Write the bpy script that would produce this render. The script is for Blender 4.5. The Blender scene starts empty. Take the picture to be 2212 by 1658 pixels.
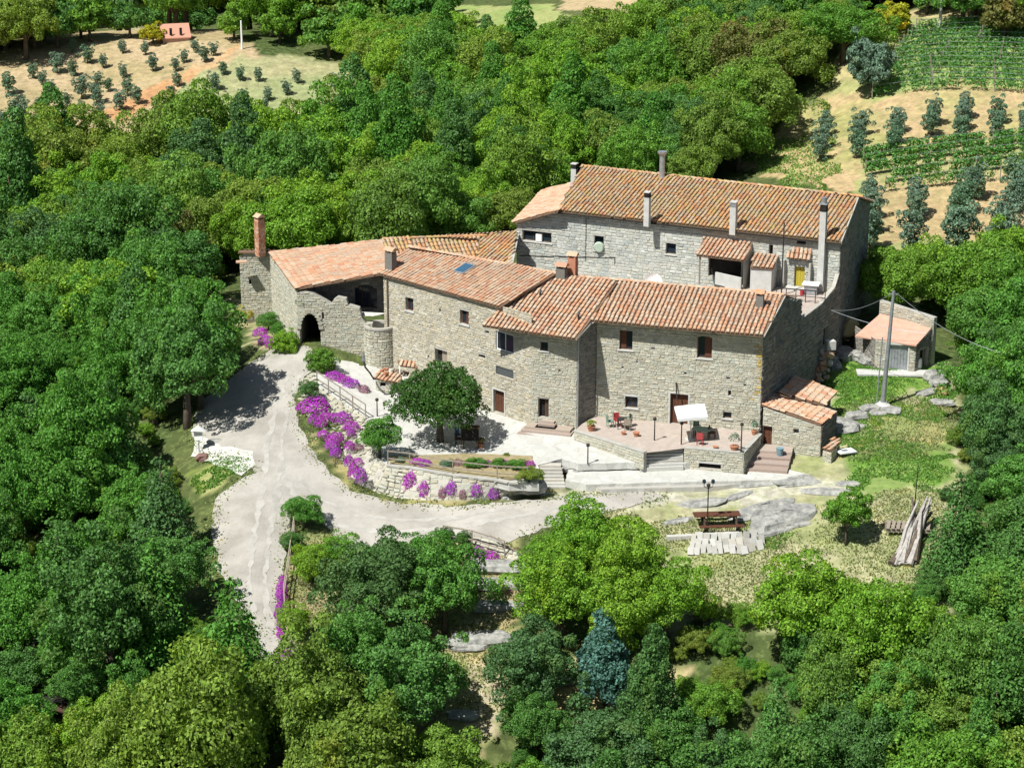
import bpy, math, random
import numpy as np
from mathutils import Vector, Matrix
from mathutils.geometry import delaunay_2d_cdt
rnd = random.Random(7)
rng = np.random.default_rng(7)
sc = bpy.context.scene
# ------------------------------------------------------------------ camera, sky, sun, exposure
PITCH = math.radians(18); FPX = 4500.0; DIST = 167.0
CAM = (0.0, -DIST*math.cos(PITCH), DIST*math.sin(PITCH))
cd = bpy.data.cameras.new('camera'); cam = bpy.data.objects.new('camera', cd)
sc.collection.objects.link(cam); sc.camera = cam
cam.location = CAM; cam.rotation_euler = (math.radians(90)-PITCH, 0, 0)
cd.sensor_width = 36; cd.lens = 36*FPX/2212; cd.clip_start = 1; cd.clip_end = 6000
SUN_EL = math.radians(56); SH = (0.72, 0.69)
w = bpy.data.worlds.new('World'); sc.world = w; w.use_nodes = True
nt = w.node_tree; sky = nt.nodes.new('ShaderNodeTexSky'); sky.sky_type = 'NISHITA'; sky.sun_disc = False
sky.sun_elevation = SUN_EL; sky.sun_rotation = math.atan2(-SH[0], -SH[1]) % (2*math.pi)
bg = nt.nodes['Background']; bg.inputs[1].default_value = 0.052
nt.links.new(sky.outputs[0], bg.inputs[0])
sl = bpy.data.lights.new('sun', 'SUN'); so = bpy.data.objects.new('sun', sl); sc.collection.objects.link(so)
sl.energy = 4.9; sl.angle = math.radians(0.5); sl.color = (1.0, 0.985, 0.94)
so.rotation_euler = Vector((-SH[0]*math.cos(SUN_EL), -SH[1]*math.cos(SUN_EL), math.sin(SUN_EL))).to_track_quat('Z', 'Y').to_euler()
so.location = (-40, -40, 60)
vs = sc.view_settings; vs.view_transform = 'Standard'; vs.look = 'None'; vs.exposure = 0.5; vs.gamma = 1
vs.use_curve_mapping = False
sc.cycles.max_bounces = 5; sc.cycles.diffuse_bounces = 3; sc.cycles.glossy_bounces = 2
sc.cycles.transmission_bounces = 3; sc.cycles.transparent_max_bounces = 4
sc.cycles.use_adaptive_sampling = True; sc.cycles.adaptive_threshold = 0.02
sc.cycles.use_denoising = True

# ------------------------------------------------------------------ survey: from a sighting on the photograph to a point at a height
K = 2212/3020
ZO = dict(a=(650,550,2.55), b=(1100,650,2.551), c=(1450,400,3.315), d=(2000,450,3.317), e=(1600,850,3.014), f=(2200,850,2.763),
          g=(800,1050,3.16), h=(1400,1150,3.014), i=(1740,1130,4.254), j=(0,0,2.011), k=(2100,0,2.211), l=(0,1200,1.558),
          m=(800,1450,2.551), n=(1900,1300,2.458), o=(0,400,1.842), p=(1020,1000,7.9), q=(540,1230,7.536), r=(2480,380,4.096))
def z(k, x, y): o = ZO[k]; return ((o[0]+x/o[2])*K, (o[1]+y/o[2])*K)
cP, sP = math.cos(PITCH), math.sin(PITCH)
def P(u, v, h=0.0):
    a = (u-1106)/FPX; b = (829-v)/FPX
    d = (a, cP+b*sP, -sP+b*cP); t = (h-CAM[2])/d[2]
    return Vector((CAM[0]+t*d[0], CAM[1]+t*d[1], h))
def Q(x, y, h):
    X, Y, Z = x-CAM[0], y-CAM[1], h-CAM[2]
    dep = Y*cP-Z*sP; up = Y*sP+Z*cP
    return (1106+FPX*X/dep, 829-FPX*up/dep)

# ------------------------------------------------------------------ terrain heights (thin plate spline through surveyed points)
CT = [(670,750,3.0),(640,790,2.3),(620,860,1.2),(600,940,.3),(590,1010,-.6),(570,1100,-1.6),(560,1200,-2.8),(570,1320,-4.2),(600,1440,-5.4),
 (740,1060,-1.6),(850,1090,-1.9),(1000,1105,-1.8),(1200,1105,-1.5),(1400,1070,-1.2),(1200,1056,-1.2),(1550,1120,-1.7),(1700,1060,-1.0),
 (1700,1010,-.6),(1770,985,-.3),(1850,1040,-.5),(1900,880,1.0),(1950,1000,.1),(1950,1150,-1.3),(2000,790,1.7),(1870,765,1.9),(1900,690,2.2),(2100,700,1.7),(2120,900,.2),
 (1550,1165,-2.0),(1550,1230,-3.0),(1850,1210,-2.5),(650,1150,-2.6),(700,1260,-4),(700,1400,-5.6),(900,1150,-2.6),(900,1350,-5.5),
 (1050,1260,-4),(1030,1500,-7.2),(1300,1500,-7.2),(1450,1480,-6.8),(1700,1500,-6.8),(2000,1450,-5.8),(2200,1300,-4.4),(1250,1180,-2.4),
 (0,1700,-11),(600,1700,-10),(1100,1700,-10.5),(1700,1700,-10.5),(2200,1700,-9),(0,1300,-7),(300,1250,-5.5),(0,950,-3.5),(300,1000,-2.5),(460,960,-.4),(450,840,.6),
 (350,760,.5),(100,700,-2),(400,600,-1),(0,560,-5),(300,400,-5),(0,400,-7),(700,480,0),(1106,440,-.5),(600,300,-3),(900,320,-3),
 (0,290,-4),(120,265,-3),(300,240,-2.5),(450,235,-2.5),(620,240,-2.5),(0,190,-.5),(150,90,3.2),(300,85,3.5),(400,90,3.5),(500,100,3.5),(700,150,1),(780,190,-.5),(200,170,0),(400,170,.5),(550,180,0),(0,120,2),
 (1300,300,0),(1400,200,4),(1000,200,1),(1450,60,8),(1000,60,4),(1850,500,2.6),(2200,500,3),(1850,300,6.5),(2200,300,7.5),(1900,80,14),(2200,60,15.5),(1750,300,5),(1650,330,3.5),
 (1790,757,1.6),(1700,850,.6),(1500,900,-.8),(1000,850,-.6),(900,760,.2)]
CP = [P(*c) for c in CT]
CW = [(-95,206,-3.5),(-75,206,-3.5),(-55,206,-3),(-35,206,-2),(-120,206,-3.5),(-100,245,-4),(-50,245,-2),(-110,320,-3),(-40,320,0),(30,300,6),(120,300,19),(200,300,22),(-200,300,0),(-250,150,-4),(250,150,14),(200,0,0),(-200,0,-8),
      (-200,-200,-25),(200,-200,-22),(0,-160,-22),(0,600,22),(-400,600,15),(400,600,40),(0,1200,60),(-800,1200,50),(800,1200,70),(-900,0,-10),(900,0,10)]
CP = np.array([tuple(p) for p in CP]+CW, float)
def _phi(r2): return 0.5*r2*np.log(np.maximum(r2, 1e-9))
def _tps(C, lam=2.0):
    n = len(C); S = 0.02
    X = C[:, :2]*S
    r2 = ((X[:, None]-X[None])**2).sum(-1); A = np.zeros((n+3, n+3)); A[:n, :n] = _phi(r2)+np.eye(n)*lam*1e-4
    Pm = np.c_[np.ones(n), X]; A[:n, n:] = Pm; A[n:, :n] = Pm.T
    b = np.zeros(n+3); b[:n] = C[:, 2]
    W = np.linalg.solve(A, b)
    def f(x, y):
        x = np.atleast_1d(np.asarray(x, float))*S; y = np.atleast_1d(np.asarray(y, float))*S
        out = np.empty(x.size); xf = x.ravel(); yf = y.ravel()
        for i in range(0, xf.size, 20000):
            q = (xf[i:i+20000, None]-X[None, :, 0])**2+(yf[i:i+20000, None]-X[None, :, 1])**2
            out[i:i+20000] = _phi(q)@W[:n]+W[n]+W[n+1]*xf[i:i+20000]+W[n+2]*yf[i:i+20000]
        return np.clip(out, -40, 90).reshape(x.shape)
    return f
G0 = _tps(CP)
def g0(x, y): return float(G0(x, y)[0])
def gp(u, v, off=0.0, f=None):
    f = f or g0
    a = P(u, v, 30); c = P(u, v, -40); lo = 0.0; d = c-a; N = 160; prev = 0
    for i in range(N+1):
        q = a+d*(i/N)
        if q.z < f(q.x, q.y)+off: lo, hi = prev, i/N; break
        prev = i/N
    else: lo, hi = .99, 1
    for _ in range(18):
        m = (lo+hi)/2; q = a+d*m
        if q.z < f(q.x, q.y)+off: hi = m
        else: lo = m
    q = a+d*hi; return Vector((q.x, q.y, f(q.x, q.y)))
# ------------------------------------------------------------------ helpers
OFF = {}
def link(o): sc.collection.objects.link(o); return o
def tag(o, label=None, cat=None, group=None, kind=None):
    if label: o['label'] = label
    if cat: o['category'] = cat
    if group: o['group'] = group
    if kind: o['kind'] = kind
    return o
def thing(name, loc, label, cat, group=None):
    o = link(bpy.data.objects.new(name, None)); o.location = loc; o.empty_display_size = .3
    OFF[o.name] = Vector(loc); return tag(o, label, cat, group)
def mesh(name, V, F, mats, smooth=False):
    me = bpy.data.meshes.new(name); me.from_pydata([tuple(v) for v in V], [], F)
    for m in (mats if isinstance(mats, (list, tuple)) else [mats]): me.materials.append(m)
    if smooth: me.polygons.foreach_set('use_smooth', [True]*len(F))
    me.update(); return me
def mk(name, V, F, mats, parent=None, smooth=False, origin=None, label=None, cat=None, group=None, kind=None, mi=None):
    """world-space vertices -> one object (child of parent, or top level)"""
    if parent is not None: o0 = OFF[parent.name]
    elif origin is not None: o0 = Vector(origin)
    else: o0 = Vector((0, 0, 0))
    me = mesh(name, [Vector(v)-o0 for v in V], F, mats, smooth)
    if mi: me.polygons.foreach_set('material_index', mi)
    o = link(bpy.data.objects.new(name, me))
    if parent is not None: o.parent = parent
    else: o.location = o0
    OFF[o.name] = o0
    return tag(o, label, cat, group, kind)
class MB:
    def __init__(s): s.V = []; s.F = []
    def add(s, V, F):
        n = len(s.V); s.V += [Vector(v) for v in V]; s.F += [tuple(i+n for i in f) for f in F]; return s
    def quad(s, a, b, c, d): return s.add([a, b, c, d], [(0, 1, 2, 3)])
    def box(s, c, sx, sy, sz, rz=0, M=None):
        R = M if M is not None else Matrix.Rotation(rz, 3, 'Z'); c = Vector(c)
        V = [c+R@Vector((x*sx/2, y*sy/2, q*sz/2)) for x in (-1, 1) for y in (-1, 1) for q in (-1, 1)]
        return s.add(V, [(0,1,3,2),(4,6,7,5),(0,4,5,1),(2,3,7,6),(0,2,6,4),(1,5,7,3)])
    def bar(s, a, b, w, h=None, seg=4):
        a = Vector(a); b = Vector(b); h = h or w; d = (b-a).normalized()
        up = Vector((0, 0, 1)) if abs(d.z) < .95 else Vector((1, 0, 0))
        x = d.cross(up).normalized(); y = x.cross(d)
        V = []; ph = math.pi/4 if seg == 4 else 0; k = math.sqrt(2) if seg == 4 else 1
        for p in (a, b):
            for i in range(seg):
                t = ph+2*math.pi*i/seg; V.append(p+x*(w/2*k*math.cos(t))+y*(h/2*k*math.sin(t)))
        F = [(i, (i+1) % seg, seg+(i+1) % seg, seg+i) for i in range(seg)]+[tuple(range(seg))[::-1], tuple(range(seg, 2*seg))]
        return s.add(V, F)
    def tube(s, pts, rads, seg=7):
        pts = [Vector(p) for p in pts]; V = []; F = []
        for i, p in enumerate(pts):
            d = (pts[min(i+1, len(pts)-1)]-pts[max(i-1, 0)]).normalized()
            up = Vector((0, 0, 1)) if abs(d.z) < .9 else Vector((1, 0, 0))
            x = d.cross(up).normalized(); y = x.cross(d)
            for j in range(seg):
                t = 2*math.pi*j/seg; V.append(p+x*(rads[i]*math.cos(t))+y*(rads[i]*math.sin(t)))
        for i in range(len(pts)-1):
            for j in range(seg): F.append((i*seg+j, i*seg+(j+1) % seg, (i+1)*seg+(j+1) % seg, (i+1)*seg+j))
        F += [tuple(range(seg))[::-1], tuple(range((len(pts)-1)*seg, len(pts)*seg))]
        return s.add(V, F)
    def lathe(s, c, prof, seg=12):
        c = Vector(c); V = []; F = []
        for r, h in prof:
            for j in range(seg): t = 2*math.pi*j/seg; V.append(c+Vector((r*math.cos(t), r*math.sin(t), h)))
        n = len(prof)
        for i in range(n-1):
            for j in range(seg): F.append((i*seg+j, i*seg+(j+1) % seg, (i+1)*seg+(j+1) % seg, (i+1)*seg+j))
        F += [tuple(range(seg))[::-1], tuple(range((n-1)*seg, n*seg))]
        return s.add(V, F)
    def build(s, name, mat, parent=None, **k): return mk(name, s.V, s.F, mat, parent, **k)
def copy_tree(o, parent=None):
    c = link(o.copy())
    if parent is not None: c.parent = parent
    for ch in o.children: copy_tree(ch, c)
    return c

# ------------------------------------------------------------------ materials
def nodes(name):
    m = bpy.data.materials.new(name); m.use_nodes = True; t = m.node_tree
    return m, t, t.nodes['Principled BSDF']
def N(t, ty, **k):
    n = t.nodes.new(ty)
    for a, b in k.items(): setattr(n, a, b)
    return n
def noise(t, scale, detail=4, rough=.6, coord='Object'):
    tc = N(t, 'ShaderNodeTexCoord'); n = N(t, 'ShaderNodeTexNoise'); n.inputs['Scale'].default_value = scale
    n.inputs['Detail'].default_value = detail; n.inputs['Roughness'].default_value = rough
    t.links.new(tc.outputs[coord], n.inputs['Vector']); return n
def ramp(t, cols, interp='LINEAR'):
    r = N(t, 'ShaderNodeValToRGB'); r.color_ramp.interpolation = interp; e = r.color_ramp.elements
    n = len(cols)
    for i, c in enumerate(cols):
        p = i/(n-1) if interp == 'LINEAR' else i/n
        if i < 2: e[i].position = p if i == 0 else p; el = e[i]
        else: el = e.new(p)
        el.color = (*c, 1)
    return r
def mul(t, a, b, f=1.0, mode='MULTIPLY'):
    m = N(t, 'ShaderNodeMix', data_type='RGBA', blend_type=mode); m.inputs[0].default_value = f
    for i, q in ((6, a), (7, b)):
        if isinstance(q, tuple): m.inputs[i].default_value = (*q, 1)
        else: t.links.new(q, m.inputs[i])
    return m
def bump(t, b, h, st, dist=.05):
    bp = N(t, 'ShaderNodeBump'); bp.inputs['Strength'].default_value = st; bp.inputs['Distance'].default_value = dist
    t.links.new(h, bp.inputs['Height']); t.links.new(bp.outputs[0], b.inputs['Normal'])
def grey(v): return (v, v, v)
def m_rand(name, cols, ns=6, nlo=.72, nhi=1.25, rough=.9, bs=.3, interp='CONSTANT', big=None):
    """a colour picked per object and per loose piece, mottled by noise"""
    m, t, b = nodes(name); oi = N(t, 'ShaderNodeObjectInfo'); ge = N(t, 'ShaderNodeNewGeometry')
    ad = N(t, 'ShaderNodeMath', operation='ADD'); fr = N(t, 'ShaderNodeMath', operation='FRACT')
    t.links.new(oi.outputs['Random'], ad.inputs[0]); t.links.new(ge.outputs['Random Per Island'], ad.inputs[1]); t.links.new(ad.outputs[0], fr.inputs[0])
    r = ramp(t, cols, interp); t.links.new(fr.outputs[0], r.inputs[0])
    n = noise(t, ns); rr = ramp(t, [grey(nlo), grey(nhi)]); t.links.new(n.outputs[0], rr.inputs[0])
    out = mul(t, r.outputs[0], rr.outputs[0])
    if big:
        n2 = noise(t, big[0], 3, .6); r2 = N(t, 'ShaderNodeMapRange'); r2.inputs[1].default_value = big[2]; r2.inputs[2].default_value = big[3]
        r2.inputs[3].default_value = 0; r2.inputs[4].default_value = big[4]
        t.links.new(n2.outputs[0], r2.inputs[0]); mm = mul(t, out.outputs[2], big[1], 1, 'MIX'); t.links.new(r2.outputs[0], mm.inputs[0]); out = mm
    t.links.new(out.outputs[2], b.inputs['Base Color']); b.inputs['Roughness'].default_value = rough
    b.inputs['Specular IOR Level'].default_value = .2
    if bs: bump(t, b, n.outputs[0], bs)
    return m
def m_noise(name, c1, c2, ns=3, rough=.9, bs=.2, detail=6, metal=0, spec=.2, dist=.03):
    m, t, b = nodes(name); n = noise(t, ns, detail, .65); r = ramp(t, [c1, c2])
    r.color_ramp.elements[0].position = .32; r.color_ramp.elements[1].position = .68
    t.links.new(n.outputs[0], r.inputs[0]); t.links.new(r.outputs[0], b.inputs['Base Color'])
    b.inputs['Roughness'].default_value = rough; b.inputs['Metallic'].default_value = metal; b.inputs['Specular IOR Level'].default_value = spec
    if bs: bump(t, b, n.outputs[0], bs, dist)
    return m
STONE = m_rand('rubble_stone', [(0.434,0.425,0.340),(0.479,0.459,0.364),(0.400,0.390,0.309),(0.459,0.425,0.324),(0.504,0.494,0.396),(0.426,0.433,0.364),(0.479,0.451,0.347),(0.374,0.355,0.278),(0.459,0.451,0.371)], 3.5, .66, 1.2, big=(.45,(.30,.27,.20),.52,.75,.5))
STONE_SHADE = m_rand('shade_toned_rubble_stone', [(0.211,0.203,0.179),(0.242,0.226,0.195),(0.179,0.172,0.156),(0.234,0.211,0.172),(0.265,0.257,0.226),(0.164,0.156,0.140)], 5, .7, 1.25)  # rubble stone with the shade of sunless walls darkened into its colour
LICHEN = m_rand('lichen_stone', [(0.416,0.304,0.080),(0.384,0.288,0.128),(0.440,0.352,0.144),(0.360,0.304,0.208)], 5, .7, 1.25)
STONE_B = m_rand('weathered_grey_stone', [(0.412,0.428,0.383),(0.471,0.477,0.419),(0.365,0.381,0.348),(0.447,0.441,0.372),(0.518,0.524,0.476),(0.400,0.428,0.395)], 3.5, .66, 1.2, big=(.6,(.46,.45,.40),.48,.66,.7))
STONE_C = m_rand('brown_grey_stone', [(0.447,0.408,0.310),(0.506,0.465,0.364),(0.387,0.361,0.278),(0.470,0.419,0.300),(0.529,0.500,0.408),(0.411,0.396,0.322)], 3.5, .66, 1.2, big=(.45,(.26,.23,.17),.52,.75,.5))
MORTAR = m_noise('lime_mortar', (.33,.315,.27), (.44,.425,.37), 2.5, .95, .5)
PLASTER = m_noise('old_plaster', (.32,.31,.27), (.43,.42,.38), 1.2, .95, .4)
CONCRETE = m_noise('pale_concrete', (.42,.42,.39), (.54,.53,.50), 2, .9, .2)
TILE = m_rand('clay_tile', [(0.502,0.305,0.191),(0.540,0.370,0.249),(0.464,0.250,0.158),(0.540,0.407,0.291),(0.512,0.333,0.216),(0.444,0.333,0.241),(0.522,0.277,0.158),(0.483,0.370,0.266),(0.532,0.343,0.225)], 7, .62, 1.25, big=(.35,(.34,.27,.20),.5,.75,.6))
TILEO = m_rand('lichened_clay_tile', [(0.457,0.244,0.126),(0.493,0.296,0.141),(0.410,0.209,0.117),(0.474,0.348,0.200),(0.410,0.306,0.183),(0.365,0.269,0.183),(0.511,0.261,0.107),(0.457,0.330,0.233),(0.429,0.306,0.126)], 6, .6, 1.3, big=(.3,(.33,.29,.17),.48,.72,.7))
PAN = m_noise('clay_pan', (.13,.08,.05), (.22,.14,.09), 6, .9, .3)  # darker than the tiles, channel shade between tile rows put into the colour
PANO = m_noise('old_clay_pan', (.11,.07,.04), (.20,.14,.08), 6, .9, .3)  # same channel shade darkened into the colour, for the lichened roofs
BRICK = m_rand('brick', [(0.506,0.250,0.150),(0.575,0.325,0.213),(0.437,0.200,0.125),(0.598,0.425,0.300)], 8, .7, 1.2)
WOOD = m_noise('brown_wood', (.07,.028,.016), (.14,.06,.034), 9, .7, .3)
WOODD = m_noise('dark_wood', (.05,.03,.02), (.11,.07,.045), 9, .7, .3)
WOODG = m_noise('weathered_wood', (.20,.17,.13), (.36,.31,.24), 9, .85, .3)
BLACK = m_noise('dark_interior', (.012,.011,.010), (.03,.027,.023), 2, .9, 0)  # near-black: darkness of unlit openings as a colour; also plain black parts
IRON = m_noise('dark_iron', (.03,.03,.03), (.06,.055,.05), 8, .5, .1, metal=.5, spec=.5)
GALV = m_noise('galvanised_steel', (.30,.32,.34), (.46,.48,.50), 3, .45, .05, metal=.6, spec=.5)
WHITE = m_noise('white_paint', (.74,.74,.72), (.84,.84,.82), 2, .6, .05)
CANVAS = m_noise('white_canvas', (.80,.80,.79), (.86,.86,.85), 2, .9, .05)
PAVE = m_rand('pale_paving', [(0.425,0.416,0.374),(0.476,0.468,0.425),(0.391,0.374,0.332),(0.451,0.425,0.365),(0.493,0.484,0.451)], 4, .8, 1.15)
PINK = m_rand('terracotta_floor', [(0.344,0.274,0.232),(0.375,0.308,0.259),(0.320,0.248,0.206),(0.360,0.299,0.241)], 5, .8, 1.15)
ROCK = m_noise('grey_rock', (.15,.155,.145), (.42,.41,.37), 2.4, .95, .8, dist=.12)
BARK = m_noise('bark', (.07,.055,.04), (.16,.13,.10), 5, .95, .6)
DEADW = m_noise('silver_deadwood', (.26,.24,.22), (.48,.45,.41), 4, .9, .5)
CLAY = m_noise('terracotta_pot', (.36,.15,.08), (.46,.22,.13), 6, .8, .1)
def glass(name, c=(.02,.03,.04), r=.12):
    m, t, b = nodes(name); b.inputs['Base Color'].default_value = (*c, 1); b.inputs['Roughness'].default_value = r
    n = noise(t, 1.5); bump(t, b, n.outputs[0], .05); return m
GLASS = glass('dark_window_glass'); SKYGLASS = glass('skylight_glass', (.04,.10,.16), .08)
def plain(name, c, r=.7):
    m, t, b = nodes(name); n = noise(t, 5); rr = ramp(t, [tuple(x*.85 for x in c), tuple(min(1, x*1.12) for x in c)])
    t.links.new(n.outputs[0], rr.inputs[0]); t.links.new(rr.outputs[0], b.inputs['Base Color']); b.inputs['Roughness'].default_value = r; return m
def m_leaf(name, cols, spread=.5, trans=.36, dry=None):
    """leaf colour: one tone per tree (object random), lighter or darker per leaf"""
    m, t, b = nodes(name); oi = N(t, 'ShaderNodeObjectInfo'); ge = N(t, 'ShaderNodeNewGeometry')
    r = ramp(t, cols); t.links.new(oi.outputs['Random'], r.inputs[0])
    rr = ramp(t, [grey(1-spread), grey(1), grey(1+spread)]); t.links.new(ge.outputs['Random Per Island'], rr.inputs[0])
    a = mul(t, r.outputs[0], rr.outputs[0])
    n = noise(t, .9 if not dry else 1.4, 2, .5); n.inputs['Distortion'].default_value = .6
    if dry is None: dry = ((cols[0][0]*1.9, cols[0][1]*1.25, cols[0][2]*.9), .56, .74, .7)
    mr = N(t, 'ShaderNodeMapRange'); mr.inputs[1].default_value = dry[1]; mr.inputs[2].default_value = dry[2]; mr.inputs[4].default_value = dry[3]
    t.links.new(n.outputs[0], mr.inputs[0]); c = mul(t, a.outputs[2], dry[0], 1, 'MIX'); t.links.new(mr.outputs[0], c.inputs[0])
    b.inputs['Roughness'].default_value = .6; b.inputs['Specular IOR Level'].default_value = .25
    t.links.new(c.outputs[2], b.inputs['Base Color'])
    tr = N(t, 'ShaderNodeBsdfTranslucent'); c2 = mul(t, c.outputs[2], (1.25, 1.2, .6)); t.links.new(c2.outputs[2], tr.inputs[0])
    ms = N(t, 'ShaderNodeMixShader'); ms.inputs[0].default_value = trans
    out = t.nodes['Material Output']; t.links.new(b.outputs[0], ms.inputs[1]); t.links.new(tr.outputs[0], ms.inputs[2]); t.links.new(ms.outputs[0], out.inputs[0])
    return m
L_OAK = m_leaf('oak_leaf', [(0.130,0.297,0.035),(0.177,0.319,0.037),(0.094,0.259,0.031),(0.214,0.311,0.044),(0.109,0.275,0.049),(0.153,0.259,0.043),(0.190,0.282,0.043)])
L_BRIGHT = m_leaf('bright_leaf', [(0.166,0.346,0.032),(0.203,0.358,0.033),(0.141,0.320,0.033)])
L_DARK = m_leaf('dark_leaf', [(0.076,0.195,0.040),(0.099,0.234,0.044),(0.088,0.187,0.062)])
L_DEEP = m_leaf('deep_green_leaf', [(0.090,0.253,0.036),(0.118,0.291,0.044),(0.106,0.244,0.061)])
L_BLUE = m_leaf('blue_green_needle', [(0.084,0.203,0.161),(0.102,0.223,0.175)])
L_OLIVEG = m_leaf('yellow_green_leaf', [(0.173,0.268,0.038),(0.212,0.277,0.046),(0.154,0.261,0.038)])
L_BROWN = m_leaf('rusty_leaf', [(0.196,0.165,0.054),(0.162,0.180,0.045),(0.178,0.140,0.063)])
L_OLIVE = m_leaf('olive_leaf', [(0.127,0.213,0.139),(0.156,0.242,0.163),(0.111,0.213,0.110)], trans=.2)
L_VINE = m_leaf('vine_leaf', [(0.094,0.263,0.055),(0.116,0.281,0.061),(0.088,0.237,0.061)])
L_YEL = m_leaf('broom_flower', [(.42,.40,.02),(.36,.38,.03)])
L_FLOWER = m_leaf('magenta_flower', [(0.460,0.035,0.560),(0.520,0.050,0.580),(0.420,0.050,0.600)], spread=.35, trans=.25, dry=((.30,.10,.16), .62, .8, .6))
L_FLOWERP = m_leaf('faded_flower', [(.34,.12,.26),(.30,.16,.22)], spread=.35)
L_GRASS = m_leaf('grass_blade', [(0.225,0.270,0.105),(0.270,0.306,0.135),(0.195,0.261,0.083)], trans=.3)
L_GRASSG = m_leaf('green_grass_blade', [(0.128,0.285,0.048),(0.176,0.304,0.064)], trans=.3)

# ------------------------------------------------------------------ stone laying
def _stone_units(k=10, seed=3):
    r = random.Random(seed); out = []
    for _ in range(k):
        j = lambda s: r.uniform(-s, s)
        o = [(-.5+j(.08), 0, -.5+j(.16)), (.5+j(.08), 0, -.5+j(.16)), (.5+j(.08), 0, .5+j(.16)), (-.5+j(.08), 0, .5+j(.16))]
        f = [(o[i][0]*.80+j(.07), -1+j(.35), o[i][2]*.70+j(.1)) for i in range(4)]
        out.append((np.array(o+f), [(4,5,6,7), (0,1,5,4), (1,2,6,5), (2,3,7,6), (3,0,4,7)]))
    return out
SU = _stone_units()
SM = {}
def stone_mesh(i, mat):
    if (i, mat.name) not in SM: SM[i, mat.name] = mesh('stone', SU[i][0], SU[i][1], mat)
    return SM[i, mat.name]
class Plane:
    """vertical wall plane from A to B, seen from outside A is on the left"""
    def __init__(s, A, B):
        s.A = Vector((A[0], A[1], 0)); s.B = Vector((B[0], B[1], 0)); s.L = (s.B-s.A).length; s.d = (s.B-s.A)/s.L; s.n = Vector((s.d.y, -s.d.x, 0))
    def uv(s, u, v):
        a = (u-1106)/FPX; b = (829-v)/FPX; r = Vector((a, cP+b*sP, -sP+b*cP)); c = Vector(CAM)
        t = (s.A-c).dot(s.n)/r.dot(s.n); q = c+r*t; return ((q-s.A).dot(s.d), q.z)
    def pt(s, a, h, out=0.0): q = s.A+s.d*a+s.n*out; return Vector((q.x, q.y, h))
    def rect(s, p0, p1):
        a0, h1 = s.uv(*p0); a1, h0 = s.uv(*p1); return (a0, a1, h0, h1)
    def rectc(s, p0, p1, p2=None):
        """opening from left-top pixel and right-bottom pixel, measured at the left and right jamb separately"""
        return s.rect(p0, p1)
def interp(pr, a):
    for i in range(len(pr)-1):
        if pr[i][0] <= a <= pr[i+1][0]:
            t = (a-pr[i][0])/max(1e-6, pr[i+1][0]-pr[i][0]); return pr[i][1]*(1-t)+pr[i+1][1]*t
    return pr[0][1] if a < pr[0][0] else pr[-1][1]
def arch(o, n=8, rise=.5):
    a0, a1, h0, h1 = o; R = (a1-a0)/2; c = (a0+a1)/2; rr = (h1-h0)*rise if rise < 1 else R; out = []
    for i in range(n):
        x0 = a0+(a1-a0)*i/n; x1 = a0+(a1-a0)*(i+1)/n; xm = ((x0+x1)/2-c)/R
        out.append((x0, x1, h0, h1-rr*(1-math.sqrt(max(0, 1-xm*xm)))))
    return out
STONES = {}   # root name -> list of (area, wallobj, matrix, unit, mat)
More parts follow.
